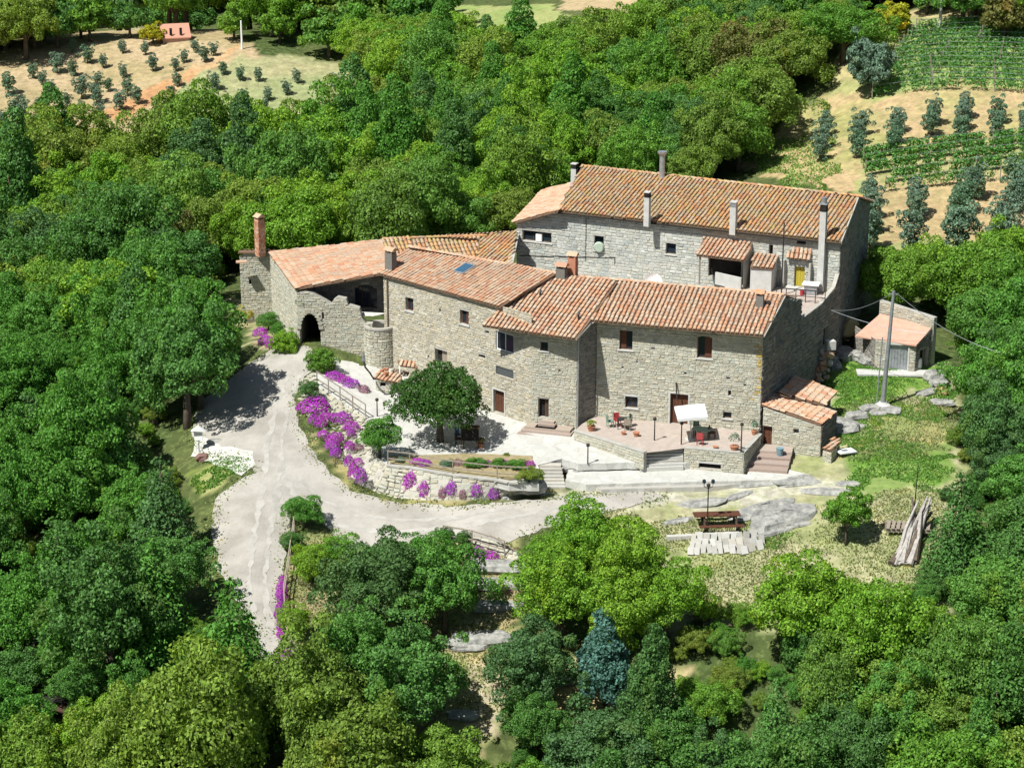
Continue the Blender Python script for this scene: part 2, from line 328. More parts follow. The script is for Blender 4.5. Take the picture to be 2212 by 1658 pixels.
def wall(root, pl, zb, prof, ops=(), mat=None, depth=.35, stones=True, size=(.12,.24,.18,.55), thick=0, lichen=None, body=None, name='wall', label=None, proud=.035):
    mat = mat or STONE; body = body or MORTAR
    if isinstance(zb, (int, float)): zb = [(0, zb), (pl.L, zb)]
    if isinstance(prof, (int, float)): prof = [(0, prof), (pl.L, prof)]
    ops = [o for o in ops]
    br = sorted({0, pl.L} | {round(p[0], 4) for p in prof if 0 < p[0] < pl.L} | {round(p[0], 4) for p in zb if 0 < p[0] < pl.L} | {round(o[0], 4) for o in ops} | {round(o[1], 4) for o in ops})
    br = [b for b in br if -1e-6 <= b <= pl.L+1e-6]
    mb = MB(); gaps = []
    for i in range(len(br)-1):
        a, b = br[i], br[i+1]; m = (a+b)/2
        gaps.append(sorted([(o[2], o[3]) for o in ops if o[0]-1e-3 <= m <= o[1]+1e-3]))
    for i in range(len(br)-1):
        a, b = br[i], br[i+1]
        if b-a < 1e-4: continue
        la, lb = interp(zb, a+1e-5), interp(zb, b-1e-5); ta, tb = interp(prof, a+1e-5), interp(prof, b-1e-5)
        ca, cb = la, lb
        for g in gaps[i]:
            mb.quad(pl.pt(a, ca), pl.pt(b, cb), pl.pt(b, g[0]), pl.pt(a, g[0])) if g[0] > max(ca, cb)+.01 else None
            ca = cb = g[1]
            mb.quad(pl.pt(a, g[1]), pl.pt(b, g[1]), pl.pt(b, g[1], -depth), pl.pt(a, g[1], -depth))
            mb.quad(pl.pt(a, g[0], -depth), pl.pt(b, g[0], -depth), pl.pt(b, g[0]), pl.pt(a, g[0]))
            for side, j in ((a, i-1), (b, i+1)):
                lo = g[0]
                if 0 <= j < len(gaps):
                    for h in gaps[j]:
                        if h[0] < g[1] and h[1] > g[0]: lo = max(lo, min(h[1], g[1]))
                if g[1]-lo > .01: mb.quad(pl.pt(side, lo), pl.pt(side, lo, -depth), pl.pt(side, g[1], -depth), pl.pt(side, g[1]))
        mb.quad(pl.pt(a, ca), pl.pt(b, cb), pl.pt(b, tb), pl.pt(a, ta))
        if thick:
            mb.quad(pl.pt(a, ta), pl.pt(b, tb), pl.pt(b, tb, -thick), pl.pt(a, ta, -thick))
            if not gaps[i]: mb.quad(pl.pt(b, lb, -thick), pl.pt(a, la, -thick), pl.pt(a, ta, -thick), pl.pt(b, tb, -thick))
    if thick:
        for a in (0, pl.L):
            l, t_ = interp(zb, a), interp(prof, a); mb.quad(pl.pt(a, l), pl.pt(a, l, -thick), pl.pt(a, t_, -thick), pl.pt(a, t_))
    W = mb.build(name, body, root)
    if label: W['label'] = label
    if stones:
        lst = STONES.setdefault(root.name, []); h = min(q[1] for q in zb); H = max(q[1] for q in prof)
        sx0, sx1 = size[2], size[3]
        while h < H:
            ch = rnd.uniform(size[0], size[1]); a = -rnd.uniform(0, .2)
            while a < pl.L:
                wd = rnd.uniform(sx0, sx1); a0, a1 = max(a, 0), min(a+wd, pl.L); a += wd
                if a1-a0 < .1: continue
                z0 = max(h, interp(zb, a0)-.2, interp(zb, a1)-.2); z1 = min(h+ch, interp(prof, a0), interp(prof, a1))
                if z1-z0 < .06: continue
                segs = [(a0, a1)]
                for o in ops:
                    if o[2] < z1-.02 and o[3] > z0+.02:
                        ns = []
                        for s0, s1 in segs:
                            if o[1] <= s0 or o[0] >= s1: ns.append((s0, s1)); continue
                            if o[0]-s0 > .07: ns.append((s0, o[0]))
                            if s1-o[1] > .07: ns.append((o[1], s1))
                        segs = ns
                for s0, s1 in segs:
                    c = pl.pt((s0+s1)/2, (z0+z1)/2, .002); hh = z1-z0; ww = s1-s0
                    pr = proud*rnd.uniform(.35, 1.5)
                    mm = mat
                    if lichen and lichen(s0, z0): mm = LICHEN
                    M = Matrix(((pl.d.x*ww*.97, -pl.n.x*pr, 0, c.x), (pl.d.y*ww*.97, -pl.n.y*pr, 0, c.y), (0, 0, hh*.93, c.z), (0, 0, 0, 1)))
                    lst.append((ww*hh, W, M, rnd.randrange(len(SU)), mm))
            h += ch
    return W
def lay_stones(root, maxn=300):
    lst = STONES.pop(root.name, []); lst.sort(key=lambda q: -q[0]); ind, rest = lst[:maxn], lst[maxn:]
    for _, W, M, i, mm in ind:
        o = link(bpy.data.objects.new('stone', stone_mesh(i, mm))); o.parent = W
        M2 = M.copy(); M2.translation = M.translation-OFF[W.name]; o.matrix_local = M2
    by = {}
    for q in rest: by.setdefault((q[1].name, q[4].name), []).append(q)
    for (wn, mn), L in by.items():
        V = []; F = []; n = 0
        for _, W, M, i, mm in L:
            A = np.array(M)
            V.append(SU[i][0]@A[:3, :3].T+A[:3, 3]); F += [tuple(x+n for x in f) for f in SU[i][1]]; n += 8
        mk('stone', np.concatenate(V).tolist(), F, L[0][4], L[0][1], kind='stuff')
# ------------------------------------------------------------------ roofs
def _tile_unit(seed):
    r = random.Random(seed); V = []; F = []; seg = 5
    for k, (y, wd, lift) in enumerate(((0, .105, .03), (.42, .082, .008))):
        for j in range(seg+1):
            t = math.pi*j/seg; V.append((wd*math.cos(t)+r.uniform(-.006, .006), y, lift+.075*math.sin(t)*(wd/.1)))
    for j in range(seg): F.append((j, j+1, seg+2+j, seg+1+j))
    F.append(tuple(range(seg+1))[::-1]); return np.array(V), F
TU = [_tile_unit(s) for s in range(4)]
TM = {}
def tile_mesh(i, mat):
    if (i, mat.name) not in TM: TM[i, mat.name] = mesh('roof_tile', TU[i][0], TU[i][1], mat)
    return TM[i, mat.name]
def inpoly(x, y, poly):
    c = False; j = len(poly)-1
    for i in range(len(poly)):
        xi, yi = poly[i]; xj, yj = poly[j]
        if (yi > y) != (yj > y) and x < (xj-xi)*(y-yi)/(yj-yi)+xi: c = not c
        j = i
    return c
TILES = {}
def roof(root, pts, mat=None, pan=None, th=.12, pitch=.27, name='roof', ridge=None, lay=True, fit=True, scale=1.3):
    """pts[0]->pts[1] is the eave (left to right seen from below); all points are brought into one plane"""
    mat = mat or TILE; pan = pan or PAN; pts = [Vector(p) for p in pts]
    a, b = pts[0], pts[1]; far = pts[2:]; c = sum(far, Vector())/len(far)
    e = (b-a).normalized(); n = e.cross(c-a).normalized()
    if n.z < 0: n = -n
    s = n.cross(e).normalized()
    ey = Vector(CAM); pts = [ey+(p-ey)*((a-ey).dot(n)/(p-ey).dot(n)) for p in pts] if fit else [Vector((p.x, p.y, a.z-(n.x*(p.x-a.x)+n.y*(p.y-a.y))/n.z)) for p in pts]
    loc = [((p-a).dot(e), (p-a).dot(s)) for p in pts]
    m = len(pts); V = [p for p in pts]+[p-Vector((0, 0, th)) for p in pts]
    F = [tuple(range(m)), tuple(range(m, 2*m))[::-1]]+[(i, m+i, m+(i+1) % m, (i+1) % m) for i in range(m)]
    R = mk(name, V, F, pan, root)
    if not lay: return R
    lst = TILES.setdefault(root.name, [])
    xs = [q[0] for q in loc]; ys = [q[1] for q in loc]
    x = min(xs)+.08; col = 0; sp = pitch*scale
    while x < max(xs):
        wob = rnd.uniform(-.015, .015); y = min(ys)-.06
        while y < max(ys):
            if inpoly(x, y+.2, loc) and inpoly(x, y+.04+.03, loc) or (inpoly(x, y+.2, loc) and y < min(ys)+.1):
                o = a+e*(x+wob+rnd.uniform(-.02, .02))+s*(y+(rnd.uniform(-.12,.02) if rnd.random() < .04 else 0))+n*(.004+.022*(1+math.sin(x*.9+y*.6)*math.sin(y*1.3+x*.35))+rnd.uniform(0,.012))
                rz = rnd.uniform(-.06, .06); ee = (e+s*rz).normalized(); ss = n.cross(ee)
                k = scale
                M = Matrix(((ee.x*k, ss.x*k, n.x*k, o.x), (ee.y*k, ss.y*k, n.y*k, o.y), (ee.z*k, ss.z*k, n.z*k, o.z), (0, 0, 0, 1)))
                lst.append((-y+rnd.uniform(0, .5), R, M, rnd.randrange(4), mat))
            y += .365*scale+rnd.uniform(-.01, .01)
        x += sp
    return R
def ridge_tiles(root, R, p, q, mat=TILE, sc_=1.6):
    p = Vector(p); q = Vector(q); d = (q-p).normalized(); L = (q-p).length; x = d.cross(Vector((0, 0, 1))).normalized(); n = x.cross(d)
    t = 0; lst = TILES.setdefault(root.name, [])
    while t < L-.2:
        o = p+d*t+Vector((0, 0, .03)); k = sc_
        M = Matrix(((x.x*k, d.x*k, n.x*k, o.x), (x.y*k, d.y*k, n.y*k, o.y), (x.z*k, d.z*k, n.z*k, o.z), (0, 0, 0, 1)))
        lst.append((5, R, M, rnd.randrange(4), mat)); t += .38*k
def lay_tiles(root, maxn=300):
    lst = TILES.pop(root.name, []); lst.sort(key=lambda q: -q[0]); ind, rest = lst[:maxn], lst[maxn:]
    for _, R, M, i, mm in ind:
        o = link(bpy.data.objects.new('roof_tile', tile_mesh(i, mm))); o.parent = R
        M2 = M.copy(); M2.translation = M.translation-OFF[R.name]; o.matrix_local = M2
    by = {}
    for q in rest: by.setdefault((q[1].name, q[4].name), []).append(q)
    for _, L in by.items():
        V = []; F = []; n = 0
        for _, R, M, i, mm in L:
            A = np.array(M); V.append(TU[i][0]@A[:3, :3].T+A[:3, 3]); F += [tuple(x+n for x in f) for f in TU[i][1]]; n += 12
        mk('roof_tile', np.concatenate(V).tolist(), F, L[0][4], L[0][1], kind='stuff')

# ------------------------------------------------------------------ openings
def window(root, pl, o, depth=.24, bars=1, shutter=None, sill=True, frame=WOODD, name='window', pane=GLASS):
    a0, a1, h0, h1 = o; f = .07; mb = MB()
    def bx(x0, x1, z0, z1, d0, d1):
        p = [pl.pt(x, zz, -dd) for x in (x0, x1) for zz in (z0, z1) for dd in (d0, d1)]
        mb.add(p, [(0,1,3,2),(4,6,7,5),(0,4,5,1),(2,3,7,6),(0,2,6,4),(1,5,7,3)])
    bx(a0, a0+f, h0, h1, depth, depth+.06); bx(a1-f, a1, h0, h1, depth, depth+.06)
    bx(a0+f, a1-f, h0, h0+f, depth, depth+.06); bx(a0+f, a1-f, h1-f, h1, depth, depth+.06)
    for k in range(bars):
        c = a0+(a1-a0)*(k+1)/(bars+1); bx(c-.03, c+.03, h0+f, h1-f, depth, depth+.05)
    W = mb.build(name, frame, root)
    g = MB(); g.quad(pl.pt(a0, h0, -depth-.03), pl.pt(a1, h0, -depth-.03), pl.pt(a1, h1, -depth-.03), pl.pt(a0, h1, -depth-.03)); g.build('pane', pane, W)
    if sill:
        mb = MB(); p = [pl.pt(x, zz, dd) for x in (a0-.12, a1+.12) for zz in (h0-.09, h0-.005) for dd in (.1, -.2)]
        mb.add(p, [(0,1,3,2),(4,6,7,5),(0,4,5,1),(2,3,7,6),(0,2,6,4),(1,5,7,3)]); mb.build('sill', CONCRETE, W)
    if shutter:
        mb = MB(); x0, x1 = (a0+f, (a0+a1)/2-.02) if shutter == 'L' else ((a0+a1)/2+.02, a1-f)
        bx_ = [pl.pt(x, zz, -dd) for x in (x0, x1) for zz in (h0+f, h1-f) for dd in (depth-.06, depth-.02)]
        mb.add(bx_, [(0,1,3,2),(4,6,7,5),(0,4,5,1),(2,3,7,6),(0,2,6,4),(1,5,7,3)]); mb.build('shutter', WOOD, W)
    return W
def door(root, pl, o, mat=WOOD, depth=.25, planks=4, openfrac=0, name='door'):
    a0, a1, h0, h1 = o; mb = MB()
    mb.quad(pl.pt(a0, h0, -depth-.1), pl.pt(a1, h0, -depth-.1), pl.pt(a1, h1, -depth-.1), pl.pt(a0, h1, -depth-.1)); D = mb.build(name, BLACK, root)
    n = planks; w0 = a0+(a1-a0)*openfrac
    for k in range(n):
        x0 = w0+(a1-w0)*k/n+.008; x1 = w0+(a1-w0)*(k+1)/n-.008; m2 = MB()
        p = [pl.pt(x, zz, -dd) for x in (x0, x1) for zz in (h0+.02, h1-.03) for dd in (depth, depth+.05)]
        m2.add(p, [(0,1,3,2),(4,6,7,5),(0,4,5,1),(2,3,7,6),(0,2,6,4),(1,5,7,3)]); m2.build('plank', mat, D)
    return D
def dark(root, pl, o, depth=.34, name='dark_sheet'):
    a0, a1, h0, h1 = o; g = MB(); g.quad(pl.pt(a0, h0, -depth), pl.pt(a1, h0, -depth), pl.pt(a1, h1, -depth), pl.pt(a0, h1, -depth)); return g.build(name, BLACK, root)  # flat near-black sheet stands in for the unlit depth of an opening
def lintel(root, pl, o, mat=CONCRETE, h=.14):
    a0, a1, h0, h1 = o; p = [pl.pt(x, zz, dd) for x in (a0-.15, a1+.15) for zz in (h1+.002, h1+h) for dd in (.045, -.1)]
    MB().add(p, [(0,1,3,2),(4,6,7,5),(0,4,5,1),(2,3,7,6),(0,2,6,4),(1,5,7,3)]).build('lintel', mat, root)
def surround(root, pl, o, mat=CONCRETE, w_=.12):
    a0, a1, h0, h1 = o; mb = MB()
    for x0, x1, z0, z1 in ((a0-w_, a0, h0, h1), (a1, a1+w_, h0, h1), (a0-w_, a1+w_, h1, h1+w_)):
        p = [pl.pt(x, zz, dd) for x in (x0, x1) for zz in (z0, z1) for dd in (.05, -.1)]
        mb.add(p, [(0,1,3,2),(4,6,7,5),(0,4,5,1),(2,3,7,6),(0,2,6,4),(1,5,7,3)])
    mb.build('door_surround', mat, root)
#%%PART2
# ------------------------------------------------------------------ ground: courtyard level, terrain sheet, road, paving
ZC = _tps(np.array([tuple(P(*c)) for c in [(690,800,2.1),(686,836,1.7),(735,868,1.05),(792,906,.45),(780,835,1.2),(800,790,1.6),(855,800,1.3),(870,850,.65),(962,955,0),(835,1000,0),
    (1100,1040,0),(1165,1000,0),(1240,925,.35),(1078,895,.3),(1160,910,.35),(1400,990,0),(1230,995,0),(1500,930,0),(700,780,2.2),(1000,980,0),(920,880,.25)]], float), 1.0)
def zc(x, y): return float(ZC(x, y)[0])
def wpoly(pts, f=None): return [gp(u, v, 0, f) for u, v in pts]
COURT_D = [(676,806),(686,836),(735,868),(792,906),(803,950),(815,990),(836,1008),(885,1012),(978,1028),(1074,1039),(1099,1045),(1165,1046),(1163,1004),(1215,990),(1250,1002),(1402,998),(1480,1000),(1600,985),(1660,950),(1650,925),(1230,900),(1000,800),(850,760),(830,750),(790,790),(740,775),(700,765),(690,780)]
COURT = wpoly(COURT_D, zc)
CPOLY = [(p.x, p.y) for p in COURT]
def inside_np(X, Y, poly):
    c = np.zeros(X.shape, bool); j = len(poly)-1
    for i in range(len(poly)):
        xi, yi = poly[i]; xj, yj = poly[j]
        with np.errstate(divide='ignore', invalid='ignore'):
            t = ((yi > Y) != (yj > Y)) & (X < (xj-xi)*(Y-yi)/(yj-yi+1e-12)+xi)
        c ^= t; j = i
    return c
# building footprint line points used below and to keep the ground under the houses
mid_B = P(1078, 895, .3); MDIR = Vector((.707, -.707, 0)); mid_A = mid_B-MDIR*13.0; MJ = mid_B+MDIR*3.45
b2_B = P(1245, 925, .4)
main_A = Vector((6.3, -10.6, 0)); main_B = Vector((18.2, -14.2, 0))
back_A = Vector((.4, 13.85, 0)); back_B = Vector((26.0, 1.3, 0))
xs = np.unique(np.concatenate([np.arange(-62, 62, .55), np.linspace(62, 260, 60), np.linspace(-260, -62, 60), np.linspace(260, 2600, 40), np.linspace(-2600, -260, 40)]).round(3))
ys = np.unique(np.concatenate([np.arange(-85, 70, .55), np.linspace(70, 330, 200), np.linspace(330, 3500, 60), np.linspace(-400, -85, 50)]).round(3))
GX, GY = np.meshgrid(xs, ys); GZ = G0(np.clip(GX, -900, 900), np.clip(GY, -400, 1300))
m_ = inside_np(GX, GY, CPOLY)
cz = ZC(GX[m_], GY[m_]); GZ[m_] = np.minimum(GZ[m_], cz-.35)
# fine unevenness away from the road
def wob(x, y, s, seed=0):
    r = np.random.default_rng(seed); o = np.zeros(np.shape(x))
    for k in range(6):
        a = r.uniform(0, 6.28); f = (1.5**k)/s; p = r.uniform(0, 6.28); o = o+np.sin((np.cos(a)*x+np.sin(a)*y)*f+p+1.7*np.sin((np.sin(a)*x-np.cos(a)*y)*f*.6+p))/(1.35**k)
    return o/3
REG = [  # painted over each other in order: outline on the photograph, colour 1, colour 2
 ([(-400,320),(0,320),(160,320),(300,305),(440,300),(600,300),(650,285),(700,230),(790,190),(780,140),(560,120),(500,70),(300,62),(150,70),(0,130),(-400,180)], (.44,.33,.20), (.36,.28,.15)),
 ([(330,310),(340,235),(380,190),(440,150),(520,118),(640,125),(800,145),(800,235),(660,300)], (.27,.30,.14), (.36,.33,.18)),
 ([(200,245),(310,200),(420,140),(500,96),(510,108),(430,160),(330,225),(260,260)], (.48,.25,.12), (.50,.33,.18)),
 ([(100,12),(420,10),(420,62),(150,60),(0,90),(0,70)], (.45,.38,.24), (.3,.3,.15)),
 ([(940,10),(1200,10),(1230,65),(940,55)], (.25,.33,.10), (.34,.36,.14)),
 ([(1190,-20),(1430,-20),(1400,30),(1220,25)], (.50,.38,.22), (.45,.34,.2)),
 ([(1600,350),(1680,300),(1720,240),(1800,200),(1810,90),(1860,50),(2600,20),(2600,560),(1870,540),(1850,420),(1700,400)], (.27,.30,.11), (.40,.33,.17)),
 ([(1720,300),(1740,225),(2600,205),(2600,285),(1860,330),(1850,430),(1720,400),(1600,360)], (.43,.31,.17), (.32,.30,.12)),
 ([(1890,400),(2600,330),(2600,520),(1890,520)], (.44,.32,.17), (.38,.29,.15)),
 ([(1880,75),(2600,35),(2600,205),(1870,215)], (.17,.26,.08), (.30,.33,.12)),
 ([(1620,990),(1780,960),(1800,780),(1900,790),(2060,790),(2080,960),(2060,1120),(2050,1300),(1800,1340),(1460,1340),(1440,1240),(1180,1100),(1200,1050),(1620,1040)], (.27,.29,.13), (.39,.36,.22)),
 ([(1800,780),(2050,800),(2040,860),(1900,850),(1810,900)], (.13,.26,.04), (.19,.28,.06)),
 ([(1820,1000),(1890,880),(2050,870),(2070,980),(1900,1000)], (.36,.31,.14), (.22,.28,.09)),
 ([(1840,1055),(1860,980),(2060,960),(2040,1060),(1880,1065)], (.13,.25,.04), (.20,.28,.08)),
 ([(640,1150),(760,1100),(960,1130),(1120,1170),(1120,1400),(1060,1600),(640,1500),(620,1300)], (.26,.27,.11), (.34,.28,.16)),
 ([(1000,1350),(1120,1240),(1130,1330),(1050,1400),(1080,1560),(980,1620)], (.36,.29,.15), (.40,.35,.24)),
 ([(1200,1430),(1500,1430),(1470,1540),(1200,1560)], (.48,.38,.19), (.42,.34,.18)),
 ([(655,900),(700,1010),(770,1080),(900,1100),(1190,1085),(1200,1060),(900,1085),(780,1065),(700,980)], (.32,.28,.12), (.38,.33,.20)),
 ([(420,1000),(530,1010),(500,1045),(440,1065)], (.20,.26,.06), (.30,.30,.12)),
 ([(500,640),(640,740),(610,770),(540,750)], (.26,.26,.12), (.40,.34,.2)),
 ([(1230,1040),(1620,1035),(1830,1035),(1860,1060),(1720,1075),(1400,1090),(1190,1100)], (.46,.44,.35), (.38,.37,.24)),
]
GC = np.empty(GX.shape+(3,)); wn = wob(GX, GY, 6, 1); t = np.clip(.5+wn*.6, 0, 1)[..., None]
GC[:] = np.array((.045,.075,.022))*(1-t)+np.array((.10,.115,.04))*t
JX = GX+wob(GX, GY, 1.1, 5)*.8+wob(GX, GY, 4, 8)*1.2; JY = GY+wob(GX, GY, 1.3, 6)*1.1+wob(GX, GY, 4.5, 9)*1.6
for n_, (pp, c1, c2) in enumerate(REG):
    wp = [(p.x, p.y) for p in wpoly(pp)]
    mm = inside_np(JX, JY, wp); t = np.clip(.5+wob(GX, GY, 1.6 if n_ > 9 else 4, 20+n_)*1.2, 0, 1)[..., None]
    GC[mm] = (np.array(c1)*(1-t)+np.array(c2)*t)[mm]
def vcol_mat(name, ns, lo, hi, bs, fine=None, dist=.06):
    m, t, b = nodes(name); at = N(t, 'ShaderNodeVertexColor', layer_name='col'); n = noise(t, ns, 8, .7)
    r = ramp(t, [grey(lo), grey(hi)]); r.color_ramp.elements[0].position = .3; r.color_ramp.elements[1].position = .7
    t.links.new(n.outputs[0], r.inputs[0]); o = mul(t, at.outputs[0], r.outputs[0])
    if fine:
        n2 = noise(t, fine[0], 5, .7); r2 = N(t, 'ShaderNodeMapRange'); r2.inputs[1].default_value = .5; r2.inputs[2].default_value = .62; r2.inputs[4].default_value = fine[2]
        t.links.new(n2.outputs[0], r2.inputs[0]); o2 = mul(t, o.outputs[2], fine[1], 1, 'MIX'); t.links.new(r2.outputs[0], o2.inputs[0]); o = o2
    t.links.new(o.outputs[2], b.inputs['Base Color']); b.inputs['Roughness'].default_value = .95; b.inputs['Specular IOR Level'].default_value = .1
    bump(t, b, n.outputs[0], bs, dist); return m
GROUND = vcol_mat('earth_and_grass', .9, .6, 1.35, .8, (1.7, (.20,.24,.08), .45), .25)
def grid_obj(name, X, Y, Z, C, mat, kind='structure'):
    ny, nx = X.shape; co = np.stack([X, Y, Z], -1).reshape(-1, 3)
    i = np.arange(ny-1)[:, None]*nx+np.arange(nx-1)[None]; q = np.stack([i, i+1, i+nx+1, i+nx], -1).reshape(-1, 4)
    me = bpy.data.meshes.new(name); me.vertices.add(len(co)); me.vertices.foreach_set('co', co.ravel().astype('f4'))
    me.loops.add(q.size); me.loops.foreach_set('vertex_index', q.ravel().astype('i4')); me.polygons.add(len(q))
    me.polygons.foreach_set('loop_start', np.arange(0, q.size, 4, dtype='i4')); me.polygons.foreach_set('loop_total', np.full(len(q), 4, 'i4'))
    me.polygons.foreach_set('use_smooth', [True]*len(q)); me.update(calc_edges=True)
    ca = me.color_attributes.new('col', 'FLOAT_COLOR', 'POINT'); ca.data.foreach_set('color', np.c_[C.reshape(-1, 3), np.ones(len(co))].ravel().astype('f4'))
    me.materials.append(mat); o = link(bpy.data.objects.new(name, me)); o['kind'] = kind; return o
# keep ground under the shallow road sheets
grid_obj('ground', GX, GY, GZ, GC, GROUND)
def sheet(name, poly, zf, off, mat, sp=.6, jit=.12, kind='structure', colf=None, skirt=0, **k):
    """a surface with its own outline laid on the height function"""
    P2 = []; r = random.Random(len(name)+len(poly))
    for i in range(len(poly)):
        a, b = poly[i], poly[(i+1) % len(poly)]; L = math.hypot(b[0]-a[0], b[1]-a[1]); n = max(1, int(L/.5))
        for j in range(n):
            t = j/n; P2.append((a[0]*(1-t)+b[0]*t+r.uniform(-jit, jit), a[1]*(1-t)+b[1]*t+r.uniform(-jit, jit)))
    nb = len(P2); x0 = min(p[0] for p in P2); x1 = max(p[0] for p in P2); y0 = min(p[1] for p in P2); y1 = max(p[1] for p in P2)
    ax, ay = np.meshgrid(np.arange(x0, x1, sp), np.arange(y0, y1, sp)); mm = inside_np(ax, ay, P2)
    pts = [Vector(p) for p in P2]+[Vector((a, b)) for a, b in zip(ax[mm], ay[mm])]
    v, e, f, *_ = delaunay_2d_cdt(pts, [(i, (i+1) % nb) for i in range(nb)], [], 1, 1e-4)
    X = np.array([p.x for p in v]); Y = np.array([p.y for p in v]); Z = zf(X, Y)+off
    V = list(zip(X, Y, Z)); F = [tuple(q) for q in f]
    if skirt:
        for i in range(nb):
            j = (i+1) % nb; n0 = len(V); a, b = P2[i], P2[j]; za = float(zf(a[0], a[1])[0])+off; zb_ = float(zf(b[0], b[1])[0])+off
            V += [(a[0], a[1], za), (b[0], b[1], zb_), (b[0], b[1], zb_-skirt), (a[0], a[1], za-skirt)]; F.append((n0, n0+3, n0+2, n0+1))
    o = mk(name, V, F, mat, smooth=False, kind=kind, **k)
    return o
m, t, b = nodes('gravel_road'); n = noise(t, .35, 6, .6); r = ramp(t, [(.30,.28,.24), (.43,.405,.355)]); r.color_ramp.elements[0].position = .35; r.color_ramp.elements[1].position = .62
t.links.new(n.outputs[0], r.inputs[0]); n2 = noise(t, 6, 8, .75); r2 = ramp(t, [grey(.72), grey(1.15)]); t.links.new(n2.outputs[0], r2.inputs[0]); o = mul(t, r.outputs[0], r2.outputs[0])
t.links.new(o.outputs[2], b.inputs['Base Color']); b.inputs['Roughness'].default_value = .95; bump(t, b, n2.outputs[0], .6, .06); GRAVEL = m
TRACK = m_noise('packed_gravel', (.31,.295,.26), (.44,.42,.375), 1.1, .95, .4)
def track(pts, hw, name='wheel_track'):
    W = [gp(u, v) for u, v in pts]; L_, R_ = [], []
    for i in range(len(W)):
        d = (W[min(i+1, len(W)-1)]-W[max(i-1, 0)]); n_ = Vector((-d.y, d.x, 0)).normalized(); ww = hw*rnd.uniform(.4, 1.2); L_.append((W[i].x+n_.x*ww, W[i].y+n_.y*ww)); R_.append((W[i].x-n_.x*ww, W[i].y-n_.y*ww))
    sheet(name, L_+R_[::-1], G0, .055, TRACK, .6, .16)
for du in (-17, 17): track([(640+du*.7,800),(612+du*.8,870),(596+du*.9,950),(588+du,1020),(578+du,1100),(562+du,1180),(556+du,1260),(562+du,1330),(585+du,1400)], .26)
track([(610,1030),(650,1085),(730,1135),(840,1150),(980,1140),(1120,1115),(1260,1090)], .3); track([(640,1030),(690,1075),(760,1110),(860,1125),(990,1118),(1110,1098)], .25)
def m_flag(name, c1, c2, joint, sc_, w_=.04):
    m, t, b = nodes(name); tc = N(t, 'ShaderNodeTexCoord'); vo = N(t, 'ShaderNodeTexVoronoi', feature='DISTANCE_TO_EDGE'); vo.inputs['Scale'].default_value = sc_
    v2 = N(t, 'ShaderNodeTexVoronoi'); v2.inputs['Scale'].default_value = sc_
    for q in (vo, v2): t.links.new(tc.outputs['Object'], q.inputs['Vector'])
    bw = N(t, 'ShaderNodeRGBToBW'); t.links.new(v2.outputs['Color'], bw.inputs[0]); r = ramp(t, [c1, c2]); t.links.new(bw.outputs[0], r.inputs[0])
    mr = N(t, 'ShaderNodeMapRange'); mr.inputs[2].default_value = w_; mr.inputs[3].default_value = .8; mr.inputs[4].default_value = 0; t.links.new(vo.outputs[0], mr.inputs[0])
    o = mul(t, r.outputs[0], joint, 1, 'MIX'); t.links.new(mr.outputs[0], o.inputs[0]); n = noise(t, 1.2, 6, .7); r2 = ramp(t, [grey(.8), grey(1.15)]); t.links.new(n.outputs[0], r2.inputs[0])
    o2 = mul(t, o.outputs[2], r2.outputs[0]); t.links.new(o2.outputs[2], b.inputs['Base Color']); b.inputs['Roughness'].default_value = .9; bump(t, b, vo.outputs[0], .3, .03); return m
FLAG = m_flag('crazy_paving', (.44,.435,.395), (.54,.535,.49), (.36,.35,.305), 1.3)
QUAD = m_flag('terracotta_paving', (.37,.31,.26), (.45,.38,.325), (.32,.28,.24), 3.0, .03)
ROAD_D = [(676,752),(690,790),(660,812),(640,850),(640,905),(668,960),(700,1010),(760,1060),(840,1085),(1000,1095),(1150,1080),(1240,1070),(1400,1060),(1440,1075),(1300,1110),(1200,1135),(1110,1165),(1080,1180),(980,1165),(900,1170),(820,1190),(760,1200),(700,1130),(670,1090),(640,1080),(625,1130),(612,1250),(600,1350),(615,1420),(650,1470),(600,1490),(575,1440),(560,1380),(520,1310),(470,1230),(460,1120),(470,1070),(545,1025),(538,990),(450,985),(410,940),(430,870),(520,800),(560,770),(600,748)]
sheet('road', [(p.x, p.y) for p in wpoly(ROAD_D)], G0, .045, GRAVEL, .7, .18)
sheet('parking_paving', [(p.x, p.y) for p in wpoly([(425,940),(480,965),(545,975),(552,1005),(520,1028),(450,1000),(415,985)])], G0, .06, FLAG, .7, .1)
sheet('courtyard', CPOLY, ZC, 0, FLAG, .8, .05, skirt=.5)
low = [P(*c, -.62) for c in [(1228,1004),(1400,1003),(1490,1012),(1612,1024),(1640,990),(1700,975),(1790,985),(1800,1020),(1680,1036),(1535,1039),(1268,1046),(1222,1036)]]
sheet('lower_paving', [(p.x, p.y) for p in low], lambda x, y: np.zeros(np.shape(np.atleast_1d(x)))-.62, 0, FLAG, 1, .06, skirt=.7)
low2 = [P(*c, -.9) for c in [(1262,1046),(1530,1040),(1600,1046),(1530,1052),(1300,1058)]]
sheet('kerb_step', [(p.x, p.y) for p in low2], lambda x, y: np.zeros(np.shape(np.atleast_1d(x)))-.85, 0, PAVE, 1, .04, skirt=.6)

